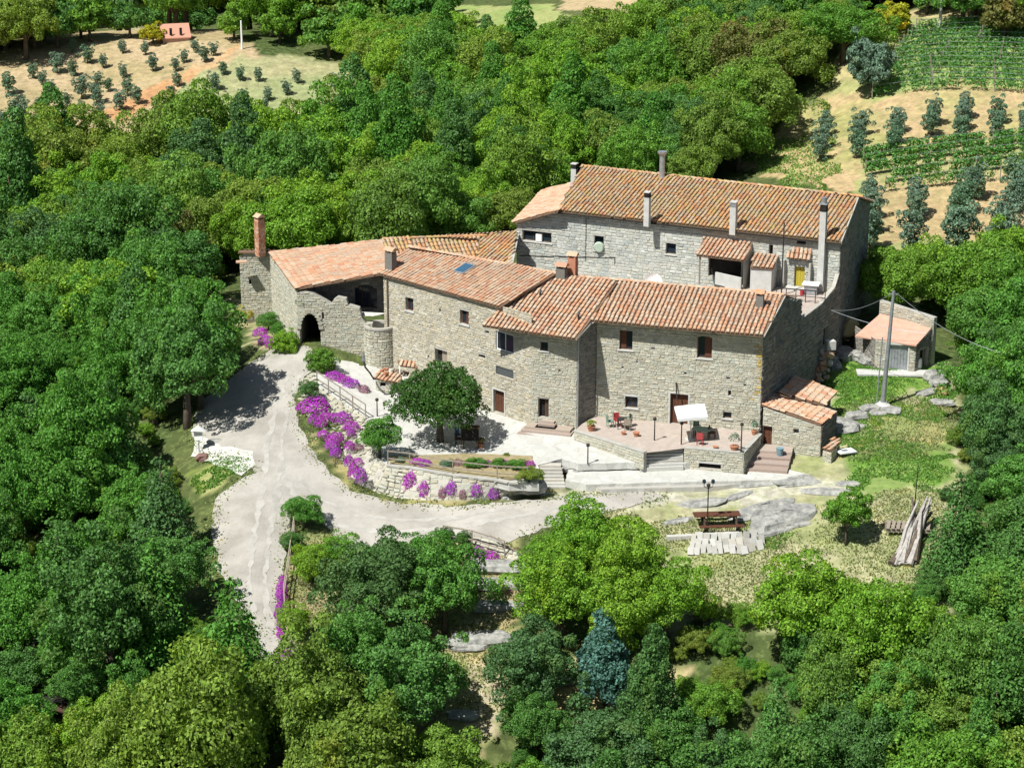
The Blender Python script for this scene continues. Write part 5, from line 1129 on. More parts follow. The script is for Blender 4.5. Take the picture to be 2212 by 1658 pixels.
fence([(636,1150),(626,1220),(614,1300),(618,1380),(632,1440),(660,1480)], 1.2, 'grey rail fence running down beside the drive above the magenta strip', g0, 2.6, WOODG, (1.0,.55))
R = fence([(622,1400),(645,1430),(672,1470)], 1.0, 'second leaning grey rail fence at the lower bend of the drive', g0, 2.2)
Tt = line([(1000,1165),(1040,1172),(1080,1182),(1110,1196),(1125,1215)], g0, .35); Bt = line([(1000,1178),(1035,1192),(1075,1210),(1100,1235),(1112,1262)], g0, -.4)
R = thing('garden_wall', Bt[1], 'short pale stone retaining wall curving down below the broken fence', 'retaining wall'); strip(R, Tt, Bt, STONE, 'rubble_face', (.25,.45,.3,.8)); lay_stones(R, 150)
# ledges of rock stepping down the garden
for i_, (u, v, sx_, sy_, sz_, l_) in enumerate(((1075,1225,5,1.6,.9,'broad pale rock ledge right below the short garden wall'),(1085,1262,4.2,1.5,.7,'rock ledge beside the pink cushion in the lower garden'),(1040,1380,4.6,1.8,.8,'rounded pale rock ledge behind the dark leafy tree'),(1010,1395,3,1.4,.6,'small ledge at the left end of the rounded pale ledge'),(1075,1310,3.6,1.4,.6,'thin rock ledge halfway down the garden slope'),(1220,1470,2.4,1.2,.6,'grey flat rock left of the blue green conifer'),(1000,1545,2.2,1.2,.5,'pale rock at the bottom of the sandy garden path'))):
    c = gp(u, v); rock(c+Vector((0,0,.05)), sx_, sy_, sz_, .15*((i_ % 3)-1), l_, seed=60+i_)
# ------------------------------------------------------------------ picnic place
c = gp(*z('n',560,640)); R = thing('picnic_table', c, 'dark brown wooden picnic table with attached benches beside the big grey rock', 'picnic table'); a = .08
Rz = Matrix.Rotation(a, 3, 'Z'); L_ = lambda x, y, h: c+Rz@Vector((x, y, h))
for k in range(5): MB().box(L_(-.3,.35+.18*(k-2),1.0+0), 3.2,.165,.06, a).build('tabletop_board', WOOD, R)
for y in (-.75, 1.3):
    for k in range(2): MB().box(L_(-.1,y+.19*k,.5), 3.1,.17,.06, a).build('bench_board', WOOD, R)
for x in (-1.2, 1.0):
    MB().bar(L_(x,-.8,.44), L_(x,1.5,.44), .1).build('bearer', WOODD, R)
    for s_ in (-1,1): MB().bar(L_(x,.35+.7*s_,0), L_(x,.35+.25*s_,.97), .11).build('leg', WOODD, R)
p = gp(*z('n',455,672)); lamp(p, 3.4, 'tall three armed black lamp post in front of the picnic table', two=True)
for i_, (x, y, sx_, sy_, sz_, rz, l_) in enumerate(((850,500,6.0,1.5,.9,.5,'long sloping grey rock slab behind the picnic table'),(1010,560,5.6,2.6,1.3,.55,'biggest grey rock outcrop right of the picnic table'),(880,600,2.0,1.3,.8,.5,'darker rock knob at the left end of the biggest outcrop'),(960,650,4.4,1.0,.5,.45,'low rock ridge at the foot of the biggest outcrop'),(400,450,4.2,1.4,.4,.15,'flat pale rock patch behind the picnic table lamp'),(680,400,2.8,.8,.4,.6,'narrow pale rock rib above the picnic table'),(240,580,2.4,.8,.35,.35,'small pale rock left of the picnic table'),(1130,600,1.6,.9,.4,.3,'small pale rock at the right end of the biggest outcrop'),(800,300,4.5,1.6,.4,.1,'flat rock sheet in the grass below the terrace wall'),(1100,290,3.6,2.0,.5,.1,'broken pale rock shelf below the pink steps'),(1350,370,4.0,1.2,.5,-.3,'line of pale stones along the edge of the green lawn'),(500,280,3.2,.9,.3,.1,'low rock strip under the long paving kerb'),(1480,310,1.8,.9,.4,-.3,'pale stone where the lawn meets the dirt'))):
    c = gp(*z('n',x,y)); rock(c+Vector((0,0,-.05*sz_)), sx_, sy_, sz_, rz, l_, seed=80+i_, tilt=-.06)
R = thing('slab_row', gp(*z('n',600,800)), 'curved double row of upright white stone slabs below the picnic table', 'stone edging'); r_ = random.Random(9)
def arcp(t, up): x = 330+540*t; y = (815-70*math.sin(math.pi*min(1,t*1.1))*0+(-60 if t > .9 else 0)*(t-.9)*10) ; return z('n', x, y-(75 if up else 0))
for row in range(3):
    t = .02*row
    while t < 1:
        w_ = r_.uniform(.3,.55); u, v = z('n', 335+530*t, (805, 765, 715)[row]-45*t**2-10*math.sin(6*t)+r_.uniform(-8,8)); p = gp(u, v+4); h_ = r_.uniform(.5,.75)
        M_ = Matrix.Rotation(-.2+.55*t+r_.uniform(-.2,.2), 3, 'Z')@Matrix.Rotation(-.5+r_.uniform(-.15,.15), 3, 'X')@Matrix.Rotation(r_.uniform(-.2,.2), 3, 'Y')
        MB().box(p+Vector((0,0,h_*.35)), w_, r_.uniform(.14,.22), h_, M=M_).build('slab', PAVE, R); t += (w_+r_.uniform(.06,.16))/5.85
for k in range(7): u, v = z('n', 215+k*70, 700+k*-4); p = gp(u, v+3); MB().box(p+Vector((0,0,.1)), 1.0,.35,.3,.02).build('slab', PAVE, R)
c = gp(*z('n',1890,650)); R = thing('pallet', c, 'old grey wooden pallet lying in the grass beside the driftwood', 'pallet')
for k in range(9): MB().box(c+Vector((-1.1+.33*k, .1-.03*k, .42)), .22,1.5,.05,-.25).build('slat', WOODG, R)
for s_ in (-.6,0,.6): MB().box(c+Vector((.15,s_,.25)), 3.0,.12,.25,-.1).build('bearer', WOODG, R)
c0, c1 = gp(*z('n',1830,910)), gp(*z('n',2080,860)); R = thing('dead_trunks', c0, 'heap of silvery split tree trunks leaning against the wood edge', 'dead wood'); r_ = random.Random(2)
for k in range(24):
    u0, v0 = z('n', 1785+r_.uniform(0,190), 915-r_.uniform(0,30)); a = gp(u0, v0)+Vector((0,0,.15)); u1, v1 = z('n', 1985+r_.uniform(0,125), 640-r_.uniform(0,80)); dz_ = r_.uniform(1.2,2.6)
    b_ = a+Vector(((u1-u0)/27, r_.uniform(3.0,4.2), 0)); b_.z = a.z+dz_+.7; m_ = (a+b_)/2+Vector((r_.uniform(-.2,.2), 0, r_.uniform(-.1,.25))); w0_ = r_.uniform(.04,.22)
    MB().tube([a, m_, b_], [w0_*1.3, w0_, w0_*.4], 7).build('trunk', DEADW if k % 4 else BARK, R)
p = gp(*z('n',1950,580)); R = MB().tube([p, p+Vector((.1,0,4.0))], [.05,.03], 6).build('garden_stake', IRON, None, origin=p); tag(R, 'thin upright stake standing alone in the grass above the pallet', 'stake')
# sign by the parking place
c = gp(*z('q',360,790)); R = thing('notice_board', c, 'white gabled notice board on a post at the edge of the parking place', 'notice board')
bx(c+Vector((0,0,.9)), .07,.07,1.8,'post',GALV,R); bx(c+Vector((.0,-.02,1.35)), .65,.06,.7,'panel',WHITE,R,-.2)
MB().add([c+Vector((-.55,-.2,1.75)), c+Vector((.55,-.35,1.75)), c+Vector((.5,.15,1.75)), c+Vector((-.5,.25,1.75)), c+Vector((0,-.27,2.1)), c+Vector((0,.2,2.1))], [(0,1,4),(1,2,5,4),(2,3,5),(3,0,4,5),(3,2,1,0)]).build('roof', WHITE, R)
grock('q',430,930,1.0,.8,.7,.2,'reddish brown boulder under the white notice board', mat=plain('red_rock',(.20,.11,.09),.9)); grock('q',700,550,1.2,.6,.4,.1,'pale rock at the shadow edge of the parking place')
# far farmhouse, posts and rubble in the wood
def farhouse(u, v, sx_, sy_, h, rz, wallm, label):
    c = gp(u, v); R = thing('distant_house', c, label, 'house'); Rz = Matrix.Rotation(rz, 3, 'Z'); q_ = lambda x, y, hh: c+Rz@Vector((x*sx_/2, y*sy_/2, hh))
    MB().add([q_(-1,-1,-1),q_(1,-1,-1),q_(1,1,-1),q_(-1,1,-1),q_(-1,-1,h),q_(1,-1,h),q_(1,1,h),q_(-1,1,h),q_(-1,0,h+1.6),q_(1,0,h+1.6)], [(0,1,5,4),(1,2,6,9,5),(2,3,7,6),(3,0,4,8,7)]).build('wall', wallm, R)
    for s_ in (-1,1): MB().add([q_(-1.1,s_*1.12,h-.15),q_(1.1,s_*1.12,h-.15),q_(1.1,0,h+1.75),q_(-1.1,0,h+1.75),q_(-1.1,s_*1.12,h-.3),q_(1.1,s_*1.12,h-.3),q_(1.1,0,h+1.6),q_(-1.1,0,h+1.6)], [(0,1,2,3),(4,5,6,7),(0,1,5,4),(1,2,6,5),(3,0,4,7)]).build('roof', plain('roof_red',(.55,.27,.18)), R)
    for x_ in (-.4,.35): MB().add([q_(x_-.1,-1.01,.9),q_(x_+.1,-1.01,.9),q_(x_+.1,-1.01,2),q_(x_-.1,-1.01,2)], [(0,1,2,3)]).build('window', BLACK, R)
farhouse(378,86,4.0,3.2,.7,.3,plain('pink_wall',(.50,.30,.24)),'small pink cottage on the far olive hill beside the yellow bush')
p = gp(523,106); q_ = Vector((p.x, p.y, p.z+9)); o = MB().tube([p, p+Vector((0,0,5.0))], [.14,.1], 8).build('telegraph_pole', WOODG, None, origin=p)
hz = p.z+1
while Q(p.x, p.y, hz)[1] > 46: hz += .1
bpy.data.objects.remove(o); o = MB().tube([p, Vector((p.x,p.y,hz))], [.16,.12], 8).build('telegraph_pole', WHITE, None, origin=p); tag(o, 'pale far telegraph pole at the end of the olive hill track', 'pole')
p = gp(2030,60); o = MB().tube([p, p+Vector((0,0,7))], [.2,.13], 8).build('telegraph_pole', CONCRETE, None, origin=p); tag(o, 'grey pole in the trees above the vineyard', 'pole')
p = gp(2662*K,40); 
# cane shelter bottom left
c = gp(20,1600); R = thing('cane_shelter', c, 'dark shelter with pale upright cane posts at the bottom left corner', 'shelter')
for k in range(8): p = c+Vector((-.2+k*.32, -.2+.05*k, 0)); MB().bar(p-Vector((0,0,.4)), p+Vector((0,0,1.9+.1*(k % 3))), .09).build('cane', WOODG, R)
bx(c+Vector((2,2.5,1.0)), 5.0,3.6,2.6,'dark_block',BLACK,R,.05); bx(c+Vector((1.4,1.2,2.1)), 5.5,3.0,.12,'roof',WOODD,R,.05); rock(c+Vector((-1.3,-.6,.3)), 1.6,1.4,1.3,0,'pale boulder at the left edge beside the cane shelter', seed=5)  # solid near-black block stands in for the shade under the shelter roof
# ------------------------------------------------------------------ VEGETATION
def fib(n, zmin=-1, seed=0):
    r = np.random.default_rng(seed); i = np.arange(n)+.5; h = 1-(1-zmin)*i/n; t = i*2.39996+r.uniform(0, 6); q = np.sqrt(np.maximum(0, 1-h*h))
    return np.stack([q*np.cos(t), q*np.sin(t), h], 1)+r.normal(size=(n, 3))*.12
def crown(seed, lobes=60, per=210, leaf=.055, rz=.85, shape='round', lr=(.2,.36), zmin=-.45, core=500, rough=.55, kr=(.52,.9)):
    r = np.random.default_rng(seed); D = fib(lobes, zmin, seed); k = r.uniform(kr[0], kr[1], (lobes, 1)); env = np.array([1, 1, rz])
    if shape == 'umbrella': D[:, 2] = D[:, 2]*.9
    Cc = D*k*env
    m1 = 1+(.05 if kr[0] > .7 else .22)*np.sin(D[:, 0:1]*3+seed)+.15*np.cos(D[:, 1:2]*4+seed*2); Cc = Cc*m1
    if shape == 'cone': hz = np.clip((Cc[:, 2:3]/rz+1)/2, 0, 1); Cc[:, :2] *= (1.15-1.0*hz)
    if shape == 'tall': hz = np.clip((Cc[:, 2:3]/rz+1)/2, 0, 1); Cc[:, :2] *= .35+.6*hz; Cc[:, 2] += .12*np.sin(D[:, 0]*9+seed)
    R = r.uniform(lr[0], lr[1], lobes); Ps = []; Ns = []; S = []
    for i in range(lobes):
        n = int(per*(R[i]/np.mean(lr))**2); d = sph(n, r)+np.array([0, 0, .35])+D[i]*.35; d /= np.linalg.norm(d, axis=1, keepdims=True)
        p = Cc[i]+d*R[i]*r.uniform(.78, 1.08, (n, 1))*np.array([1, 1, .85])*(1+.18*np.sin(d[:, 0:1]*9+i)*np.cos(d[:, 1:2]*8))
        q = ((p[:, None]-Cc[None])/R[None, :, None]); inside = ((q**2).sum(-1) < .5).any(1); keep = ~inside
        Ps.append(p[keep]); Ns.append(d[keep]+r.normal(size=(keep.sum(), 3))*rough); S.append(r.uniform(.7, 1.35, keep.sum())*leaf)
    cd_ = sph(core, r)*r.uniform(.2, .62, (core, 1))*env  # oversized inner leaves, added to block light inside the crown
    Ps.append(cd_); Ns.append(sph(core, r)); S.append(np.full(core, leaf*2.2))
    return np.concatenate(Ps), np.concatenate(Ns), np.concatenate(S)
def trunk_geo(ch, seed, r0=.075, limbs=5, lean=.0):
    r = random.Random(seed); mb = MB(); top = Vector((lean, 0, ch)); mb.tube([Vector((0,0,-.15)), Vector((lean*.2,0,ch*.35)), Vector((lean*.6,r.uniform(-.04,.04),ch*.7)), top], [r0*1.35, r0, r0*.8, r0*.45], 7)
    for k in range(limbs):
        t = 2*math.pi*k/limbs+r.uniform(-.4,.4); s = Vector((lean*.5,0,ch*r.uniform(.4,.65))); e = Vector((math.cos(t)*.55, math.sin(t)*.55, ch+r.uniform(0,.3))); mb.tube([s, (s+e)/2+Vector((0,0,-.05)), e], [r0*.5, r0*.35, r0*.15], 5)
    return np.array([tuple(v) for v in mb.V]), mb.F
class Tree:
    """crown, trunk and whole-tree meshes shared by all copies; unit crown radius, base at the origin"""
    def __init__(s, name, seed, mat, ch=1.25, tr=None, **k):
        p, n, S = crown(seed, **k); p = p+np.array([0, 0, ch]); s.q = leafquads(p, n, S, seed); s.name = name; s.mat = mat; s.ch = ch
        tr = tr or {}; s.tv, s.tf = trunk_geo(ch, seed, **tr); s.c = s.t = s.w = None
    def crownm(s):
        if not s.c: s.c = quadmesh(s.name+'_crown', s.q, [s.mat])
        return s.c
    def trunkm(s):
        if not s.t: s.t = mesh('trunk', s.tv.tolist(), s.tf, BARK, True)
        return s.t
    def whole(s):
        if not s.w: s.w = quadmesh(s.name, s.q, [s.mat, BARK], extra=(s.tv, s.tf, 1))
        return s.w
OAKS = [Tree('oak_tree', 10+i, L_OAK, lobes=125, per=230, leaf=.030, rz=.82, ch=1.2, lr=(.13,.26), kr=(.5,.98), core=900) for i in range(5)]
YOUNG = [Tree('oak_tree', 30+i, L_OAK, lobes=85, per=270, leaf=.032, rz=1.0, ch=1.25, lr=(.16,.32), kr=(.45,.95), core=800) for i in range(3)]
FEATH = [Tree('broad_tree', 50+i, L_DEEP, lobes=175, per=150, leaf=.028, rz=.9, ch=1.3, lr=(.08,.22), rough=.8, kr=(.45,1.0), core=900) for i in range(3)]
FARO = [Tree('oak_tree', 70+i, L_OAK, lobes=60, per=100, leaf=.065, rz=.85, ch=1.05, core=300, lr=(.15,.3)) for i in range(4)]
def put(tr, x, y, r, mat=None, zr=1.0, parts=False, label=None, cat='tree', group=None, name=None, zb=None, rz=None):
    zz = (g0(x, y) if zb is None else zb)-.1; rot = rnd.uniform(0, 6.28) if rz is None else rz
    if parts:
        R = link(bpy.data.objects.new(name or tr.name, None)); R.empty_display_size = .3; OFF[R.name] = Vector((0,0,0)); cr = link(bpy.data.objects.new('crown', tr.crownm())); cr.parent = R; tk = link(bpy.data.objects.new('trunk', tr.trunkm())); tk.parent = R; obs = [cr]
    else: R = link(bpy.data.objects.new(name or tr.name, tr.whole())); obs = [R]
    if mat:
        for o in obs: o.material_slots[0].link = 'OBJECT'; o.material_slots[0].material = mat
    R.location = (x, y, zz); R.rotation_euler = (rnd.uniform(-.05,.05), rnd.uniform(-.05,.05), rot); R.scale = (r, r*rnd.uniform(.92,1.08), r*zr)
    return tag(R, label, cat, group)
def at(u, v, hc, f=None):
    """ground point of a plant whose crown centre stands hc above the ground and is seen at u, v"""
    p = gp(u, v, hc, f); return p
def putat(tr, u, v, r, label, zr=1.0, mat=None, cat='tree', name=None, f=None, group=None, parts=True, rz=None):
    hc = tr.ch*r*zr; p = at(u, v, hc, f); return put(tr, p.x, p.y, r, mat, zr, parts, label, cat, group, name, zb=(f or g0)(p.x, p.y), rz=rz)
PLACED = []
def P2(u, v, r): p = at(u, v, r*1.2); PLACED.append((p.x, p.y, r))
# --- the round tree of the courtyard
CT_ = Tree('round_tree', 101, m_leaf('round_tree_leaf', [(.055,.135,.026),(.062,.148,.028)]), lobes=240, per=120, leaf=.028, rz=.62, ch=1.06, lr=(.11,.2), zmin=-.5, rough=.75, core=2500, kr=(.8,.92), tr=dict(r0=.075, limbs=7))
putat(CT_, 950, 860, 3.45, 'round topped dark green tree shading the courtyard in front of the middle wing', .92, f=zc)
# --- foreground trees
BR = [Tree('bright_oak', 120+i, L_BRIGHT, lobes=135, per=220, leaf=.027, rz=.86, ch=1.3, lr=(.11,.24), kr=(.5,1.0), core=900) for i in range(3)]
DK = Tree('dark_tree', 130, L_DARK, lobes=130, per=210, leaf=.030, rz=.95, ch=1.2, lr=(.1,.25), kr=(.5,1.0)); DP = Tree('leafy_tree', 131, L_DEEP, lobes=130, per=210, leaf=.029, rz=.9, ch=1.15, lr=(.1,.25), kr=(.5,1.0))
for i_, (u, v, r, zr, l_) in enumerate(((1265,1165,2.5,1.1,'topmost bright green oak crown right in front of the drive'),(1355,1215,2.9,1.0,'bright green oak with wide crown left of the white slab row'),(1215,1275,2.9,1.0,'bright green oak crown at the left of the big front cluster'),(1345,1312,2.8,1.0,'largest bright green oak in the centre front of the cluster'),(1440,1290,2.5,1.0,'bright green oak at the right end of the big front cluster'),(1180,1205,1.5,1.0,'small bright green oak beside the short garden wall'))):
    putat(BR[i_ % 3], u, v, r, l_, zr, mat=L_BRIGHT, name='bright_oak'); P2(u, v, r*.8)
putat(DK, 960, 1262, 2.7, 'dark leaved tree with deep shadow left of the rock ledges', 1.05, mat=L_DEEP); P2(960,1262,2.7)
putat(DP, 810, 1265, 3.2, 'wide blue green leafy tree in the middle of the lower garden', .95, mat=m_leaf('sage_leaf', [(.085,.175,.050),(.095,.185,.055)])); P2(810,1265,3)
putat(DP, 850, 1215, 1.9, 'small grey green tree at the top edge of the lower garden', .9, mat=L_DARK); putat(DK, 930, 1200, 2.0, 'low dark green tree against the gravel drive edge', .8, mat=L_DEEP)
putat(FEATH[0], 770, 1400, 2.9, 'tall leafy tree at the lower left of the garden', 1.0, mat=L_DEEP); P2(770,1400,3); putat(FEATH[1], 880, 1455, 3.4, 'big leafy green tree at the bottom of the garden beside the sandy path', 1.0, mat=L_DEEP); P2(880,1455,3.4)
putat(DK, 1140, 1430, 2.6, 'dark broad leaved tree left of the blue green conifer', 1.05); P2(1140,1430,2.6); putat(FEATH[2], 1155, 1555, 2.2, 'deep green low tree below the dark broad leaved tree', .9, mat=L_DARK); P2(1155,1555,2.2)
for i_, (u, v, r, m_, l_) in enumerate(((735,1190,1.35,L_BRIGHT,'bright green round shrub right of the pair at the garden top'),(672,1212,1.4,L_BRIGHT,'bright green round shrub by the grey rail fence'),(640,1338,1.15,L_BRIGHT,'small bright tree beside the magenta strip'),(655,1100,1.25,L_DEEP,'dark loose shrub where the two drives meet'),(632,1165,.8,L_DARK,'small blue green shrub at the upper end of the rail fence'),(820,942,1.55,L_DEEP,'bushy green shrub on the corner of the courtyard wall'),(668,838,.8,L_DARK,'small dark shrub at the top of the magenta bank'),(960,1150,.6,L_DARK,'low dark bush beneath the broken fence'),(1000,1160,.55,L_DARK,'second low bush beneath the broken fence'))):
    putat(YOUNG[i_ % 3], u, v, r, l_, .85, mat=m_, cat='tree' if i_ == 2 else 'shrub', name='small_tree' if i_ == 2 else 'garden_shrub', f=zc if i_ in (5,6) else None)
putat(Tree('small_tree', 47, L_DEEP, lobes=70, per=150, leaf=.05, rz=1.05, ch=1.75, lr=(.14,.3), tr=dict(r0=.05, limbs=4, lean=.2)), 1832, 1103, 1.42, 'small round crowned tree on a thin trunk alone in the dry grass', 1.0, mat=L_OAK)
# conifers
def conifer(seed, mat, layers=16, w_=1.0, droop=.35):
    r = np.random.default_rng(seed); Ps = []; Ns = []; S = []
    for k in range(layers):
        t = k/(layers-1); rad = w_*(1-t)**.8*.5+.03; h = .12+t*.85; nb = max(5, int(13*(1-t)+4))
        for j in range(nb):
            a = 2*math.pi*j/nb+r.uniform(-.2,.2)+k; L = rad*r.uniform(.75,1.15); n = int(70*L/.5)+14; s = r.uniform(0, 1, n)**.7; wv = r.normal(size=n)*.07*(1-s*.4)
            x = np.cos(a)*s*L-np.sin(a)*wv; y = np.sin(a)*s*L+np.cos(a)*wv; zz = h-droop*L*s**1.5+r.normal(size=n)*.014
            Ps.append(np.stack([x, y, zz], 1)); Ns.append(np.stack([np.cos(a)*np.ones(n)*.5, np.sin(a)*np.ones(n)*.5, np.ones(n)], 1)+r.normal(size=(n, 3))*.5); S.append(r.uniform(.012,.026,n))
    p, n, s = np.concatenate(Ps), np.concatenate(Ns), np.concatenate(S); return quadmesh('crown', leafquads(p, n, s, seed, .5), [mat])
TRK = mesh('trunk', *(lambda g: (g[0].tolist(), g[1]))((lambda m: (np.array([tuple(v) for v in m.V]), m.F))(MB().tube([(0,0,-.03),(0,0,.5),(0,0,.97)], [.028,.018,.004], 7))), BARK, True)
def putcon(me, u, v, H, W, label, name):
    p = at(u, v, H*.95); R = thing(name, Vector((p.x, p.y, g0(p.x, p.y))), label, 'tree')
    for n_, m_ in (('crown', me), ('trunk', TRK)): o = link(bpy.data.objects.new(n_, m_)); o.parent = R; o.scale = (W, W, H)
    return R
putcon(conifer(3, L_DEEP, 15, 1.0, .45), 497, 1262, 9.5, 7.6, 'dark fir with drooping branches beside the lower drive', 'fir_tree'); PLACED.append((*gp(495,1450).xy, 3.2))
FIRM = [conifer(21, L_DARK, 14, 1.0, .5), conifer(22, L_DEEP, 13, 1.1, .4)]
for i_, (u, v, H_, W_, l_) in enumerate(((345,1000,8.5,7,'layered dark fir nearest the notice board'),(235,830,9,7.5,'tall dark fir in the upper left wood'),(120,1130,9,8,'broad layered fir at the left edge'),(330,1180,8,7,'dark fir left of the drive shadow'),(60,860,8.5,7,'dark fir at the far left of the upper wood'),(1680,1480,6.5,5,'slim fir among the bottom right oaks'),(2080,1030,7.5,6,'dark fir right of the lawn'))): putcon(FIRM[i_ % 2], u, v, H_, W_, l_, 'fir_tree'); PLACED.append((*at(u, v, H_*.5).xy, 1.6))
BLUEC = Tree('blue_conifer', 140, L_BLUE, lobes=150, per=110, leaf=.045, rz=1.35, ch=1.3, shape='cone', lr=(.12,.24), rough=.8)
putat(BLUEC, 1308, 1437, 2.5, 'blue green conical conifer in the lower garden', 1.0, name='blue_conifer'); P2(1308,1440,2.4)
# clipped bushes
for u, v, r, l_, zr in ((617,738,1.15,'round clipped bright bush left of the arched gateway',.85),(695,778,1.15,'round clipped bush right of the arched gateway',.95)):
    putat(Tree('clipped_bush', int(u), L_OAK, lobes=110, per=120, leaf=.045, rz=.9, ch=.62, lr=(.16,.24), kr=(.75,.88), zmin=-.7), u, v, r, l_, zr, cat='bush', f=None, mat=L_BRIGHT if u < 650 else L_OAK)
for i_, (u, v, r, m_, l_) in enumerate(((540,672,.9,L_YEL,'yellow green bush at the foot of the plain end wall'),(580,690,.9,L_DEEP,'green climber against the plain end wall'),(600,712,.7,L_DEEP,'small green bush between flowers and clipped bush'),(648,648,.35,L_DEEP,'tuft of green growing on the arch wall top'))):
    putat(YOUNG[i_ % 3], u, v, r, l_, .8, mat=m_, cat='bush', name='bush', f=(lambda x, y: 6.2) if i_ == 3 else None)
# --- magenta cushions
def cushion(seed, faded=0):
    r = np.random.default_rng(seed); n = 1300; d = sph(n, r); d[:, 2] = np.abs(d[:, 2])*1.0-.15; p = d*r.uniform(.86,1.05,(n,1))*(1+.12*np.sin(d[:, 0:1]*7+seed)*np.cos(d[:, 1:2]*6)); nn = d+r.normal(size=(n,3))*.45
    q_ = r.uniform(0,1,n); mi = np.where(q_ < .10+.4*(d[:, 2] < .0), 1, np.where(q_ > .92, 2, 0)).astype('i4'); return quadmesh('flower_cushion', leafquads(p, nn, r.uniform(.04,.085,n), seed), [L_FLOWERP if faded else L_FLOWER, L_DEEP, L_FLOWERP], mi)
CU = [cushion(s) for s in range(4)]; CF = cushion(9, 1)
fl_g = 'magenta flower cushions'
def flower(u, v, su, sv, f, label, fade=False, out=0):
    """su, sv: size in photograph pixels of the full set"""
    su *= 1.6; sv *= 1.4; p = gp(u, v+sv*.3, 0, f); o = link(bpy.data.objects.new('flower_cushion', CF if fade else CU[rnd.randrange(4)])); s = su/27/2
    h = max(s*.7, (sv/27-s*.6)/1.55); o.location = (p.x, p.y-out, p.z); o.scale = (s, s*rnd.uniform(.8,1), h); o.rotation_euler = (0, 0, rnd.uniform(0, 6)); tag(o, label, 'flowers', fl_g)
bank = line([(668,858),(690,880),(712,900),(735,925),(760,955),(785,985)], zc, 0)
def zbank(x, y):   # the battered bank between courtyard and drive
    a, b = g0(x, y), zc(x, y); return (a+b)/2+.1
for i_, (x, y, sx_, sy_, w_) in enumerate(((400,430,190,120,'largest cushion at the top of the bank'),(395,560,75,110,'narrow cushion under the largest one at the bank top'),(460,580,80,130,'drooping cushion below the largest one'),(520,540,90,70,'cushion beside the fence below the bank top'),(650,540,130,110,'wide cushion against the fence, upper bank'),(745,620,110,110,'round cushion below the wide one by the fence'),(740,690,60,90,'tail of blossom hanging under the round fence cushion'),(485,700,80,80,'small cushion low on the drive side of the upper bank'),(595,730,110,130,'large cushion in the middle of the bank'),(565,800,90,90,'cushion left of the middle of the bank'),(600,870,70,110,'lowest cushion of the middle clump'),(730,810,70,100,'cushion on the right of the middle clump'),(790,820,80,70,'small cushion next to the corner shrub'),(725,950,60,120,'tall cushion at the top of the lower bank'),(770,1040,80,160,'tall cushion in the lower bank clump'),(840,1080,80,160,'cushion at the bottom corner of the bank'),(810,960,60,80,'cushion beneath the corner shrub'),(905,1080,60,80,'faded cushion right of the bank corner'),(1000,1105,50,120,'lone narrow cushion on the wall left of the gap'))):
    u, v = z('g', x, y); k_ = K/3.16; flower(u, v, sx_*k_, sy_*k_, zbank if i_ < 17 else g0, 'magenta flowers, '+w_, fade=i_ in (12, 17), out=.0)
for i_, (x, y, sx_, sy_, w_) in enumerate(((1305,1180,105,190,'tallest clump hanging on the courtyard wall'),(1430,1225,85,150,'second clump on the courtyard wall, right of the tallest'),(1590,1255,60,95,'small brownish clump third on the courtyard wall'),(1680,1195,90,110,'clump fourth along the courtyard wall'),(1790,1260,55,75,'smallest brownish clump on the courtyard wall'),(1915,1225,85,100,'clump fifth along the courtyard wall'),(2075,1245,75,115,'rightmost clump on the courtyard wall'))):
    u, v = z('g', x, y); k_ = K/3.16; best = None
    for a_ in range(len(TW)-1):
        for t_ in range(12):
            tp_ = TW[a_].lerp(TW[a_+1], t_/12); bp_ = BW[a_].lerp(BW[a_+1], t_/12)
            for h_ in range(12):
                c_ = bp_.lerp(tp_, h_/11); uu, vv = Q(*c_); e_ = (uu-u)**2+(vv-(v+4))**2
                if best is None or e_ < best[0]: best = (e_, c_)
    c_ = best[1]; o = link(bpy.data.objects.new('flower_cushion', CF if i_ in (2, 4) else CU[i_ % 4])); hh_ = sy_*k_/27/1.1
    o.location = c_+Vector((0,.1,-hh_*.45)); o.scale = (sx_*k_/54*1.5, .5, hh_*1.15); tag(o, 'magenta flowers, '+w_, 'flowers', fl_g)
for i_, (x, y, sx_, sy_, w_, k0) in enumerate(((580,150,120,110,'left end of the row under the gateway wall','g'),(660,180,110,110,'middle of the row under the gateway wall','g'),(740,220,110,110,'right end of the row under the gateway wall','g'),(865,285,70,100,'pale clump left of the bread oven','g'),(1360,965,80,60,'left clump in the planted bed','g'),(1430,985,90,60,'second clump in the planted bed','g'),(1745,980,90,70,'pale clump in the middle of the planted bed','g'),(2020,985,70,80,'clump between two green mounds in the planted bed','g'),(270,635,70,80,'clump in the right part of the planted bed','h'),(475,640,85,80,'round clump at the right end of the planted bed','h'))):
    u, v = z(k0, x, y); k_ = K/(3.16 if k0 == 'g' else 3.014); flower(u, v, sx_*k_, sy_*k_, zc, 'magenta flowers, '+w_, fade=i_ in (3, 6))
for i_, (x, y, sx_, sy_, w_) in enumerate(((1545,440,100,80,'left of two on the short garden wall'),(1635,470,100,80,'right of two on the short garden wall'),(1755,700,80,60,'pink patch on the rock ledge in the lower garden'))):
    u, v = z('m', x, y); k_ = K/2.551; flower(u, v, sx_*k_, sy_*k_, g0, 'magenta flowers, '+w_, fade=i_ == 2)
for i_ in range(9):
    x = (88,80,75,72,70,70,74,78,84)[i_]; y = 650+i_*50; u, v = z('m', x, y); flower(u, v, 11+i_ % 3*3, 24, g0, 'magenta flowers, '+['topmost','second','third','fourth','fifth','sixth','seventh','eighth','ninth'][i_]+' tuft down the strip beside the drive')
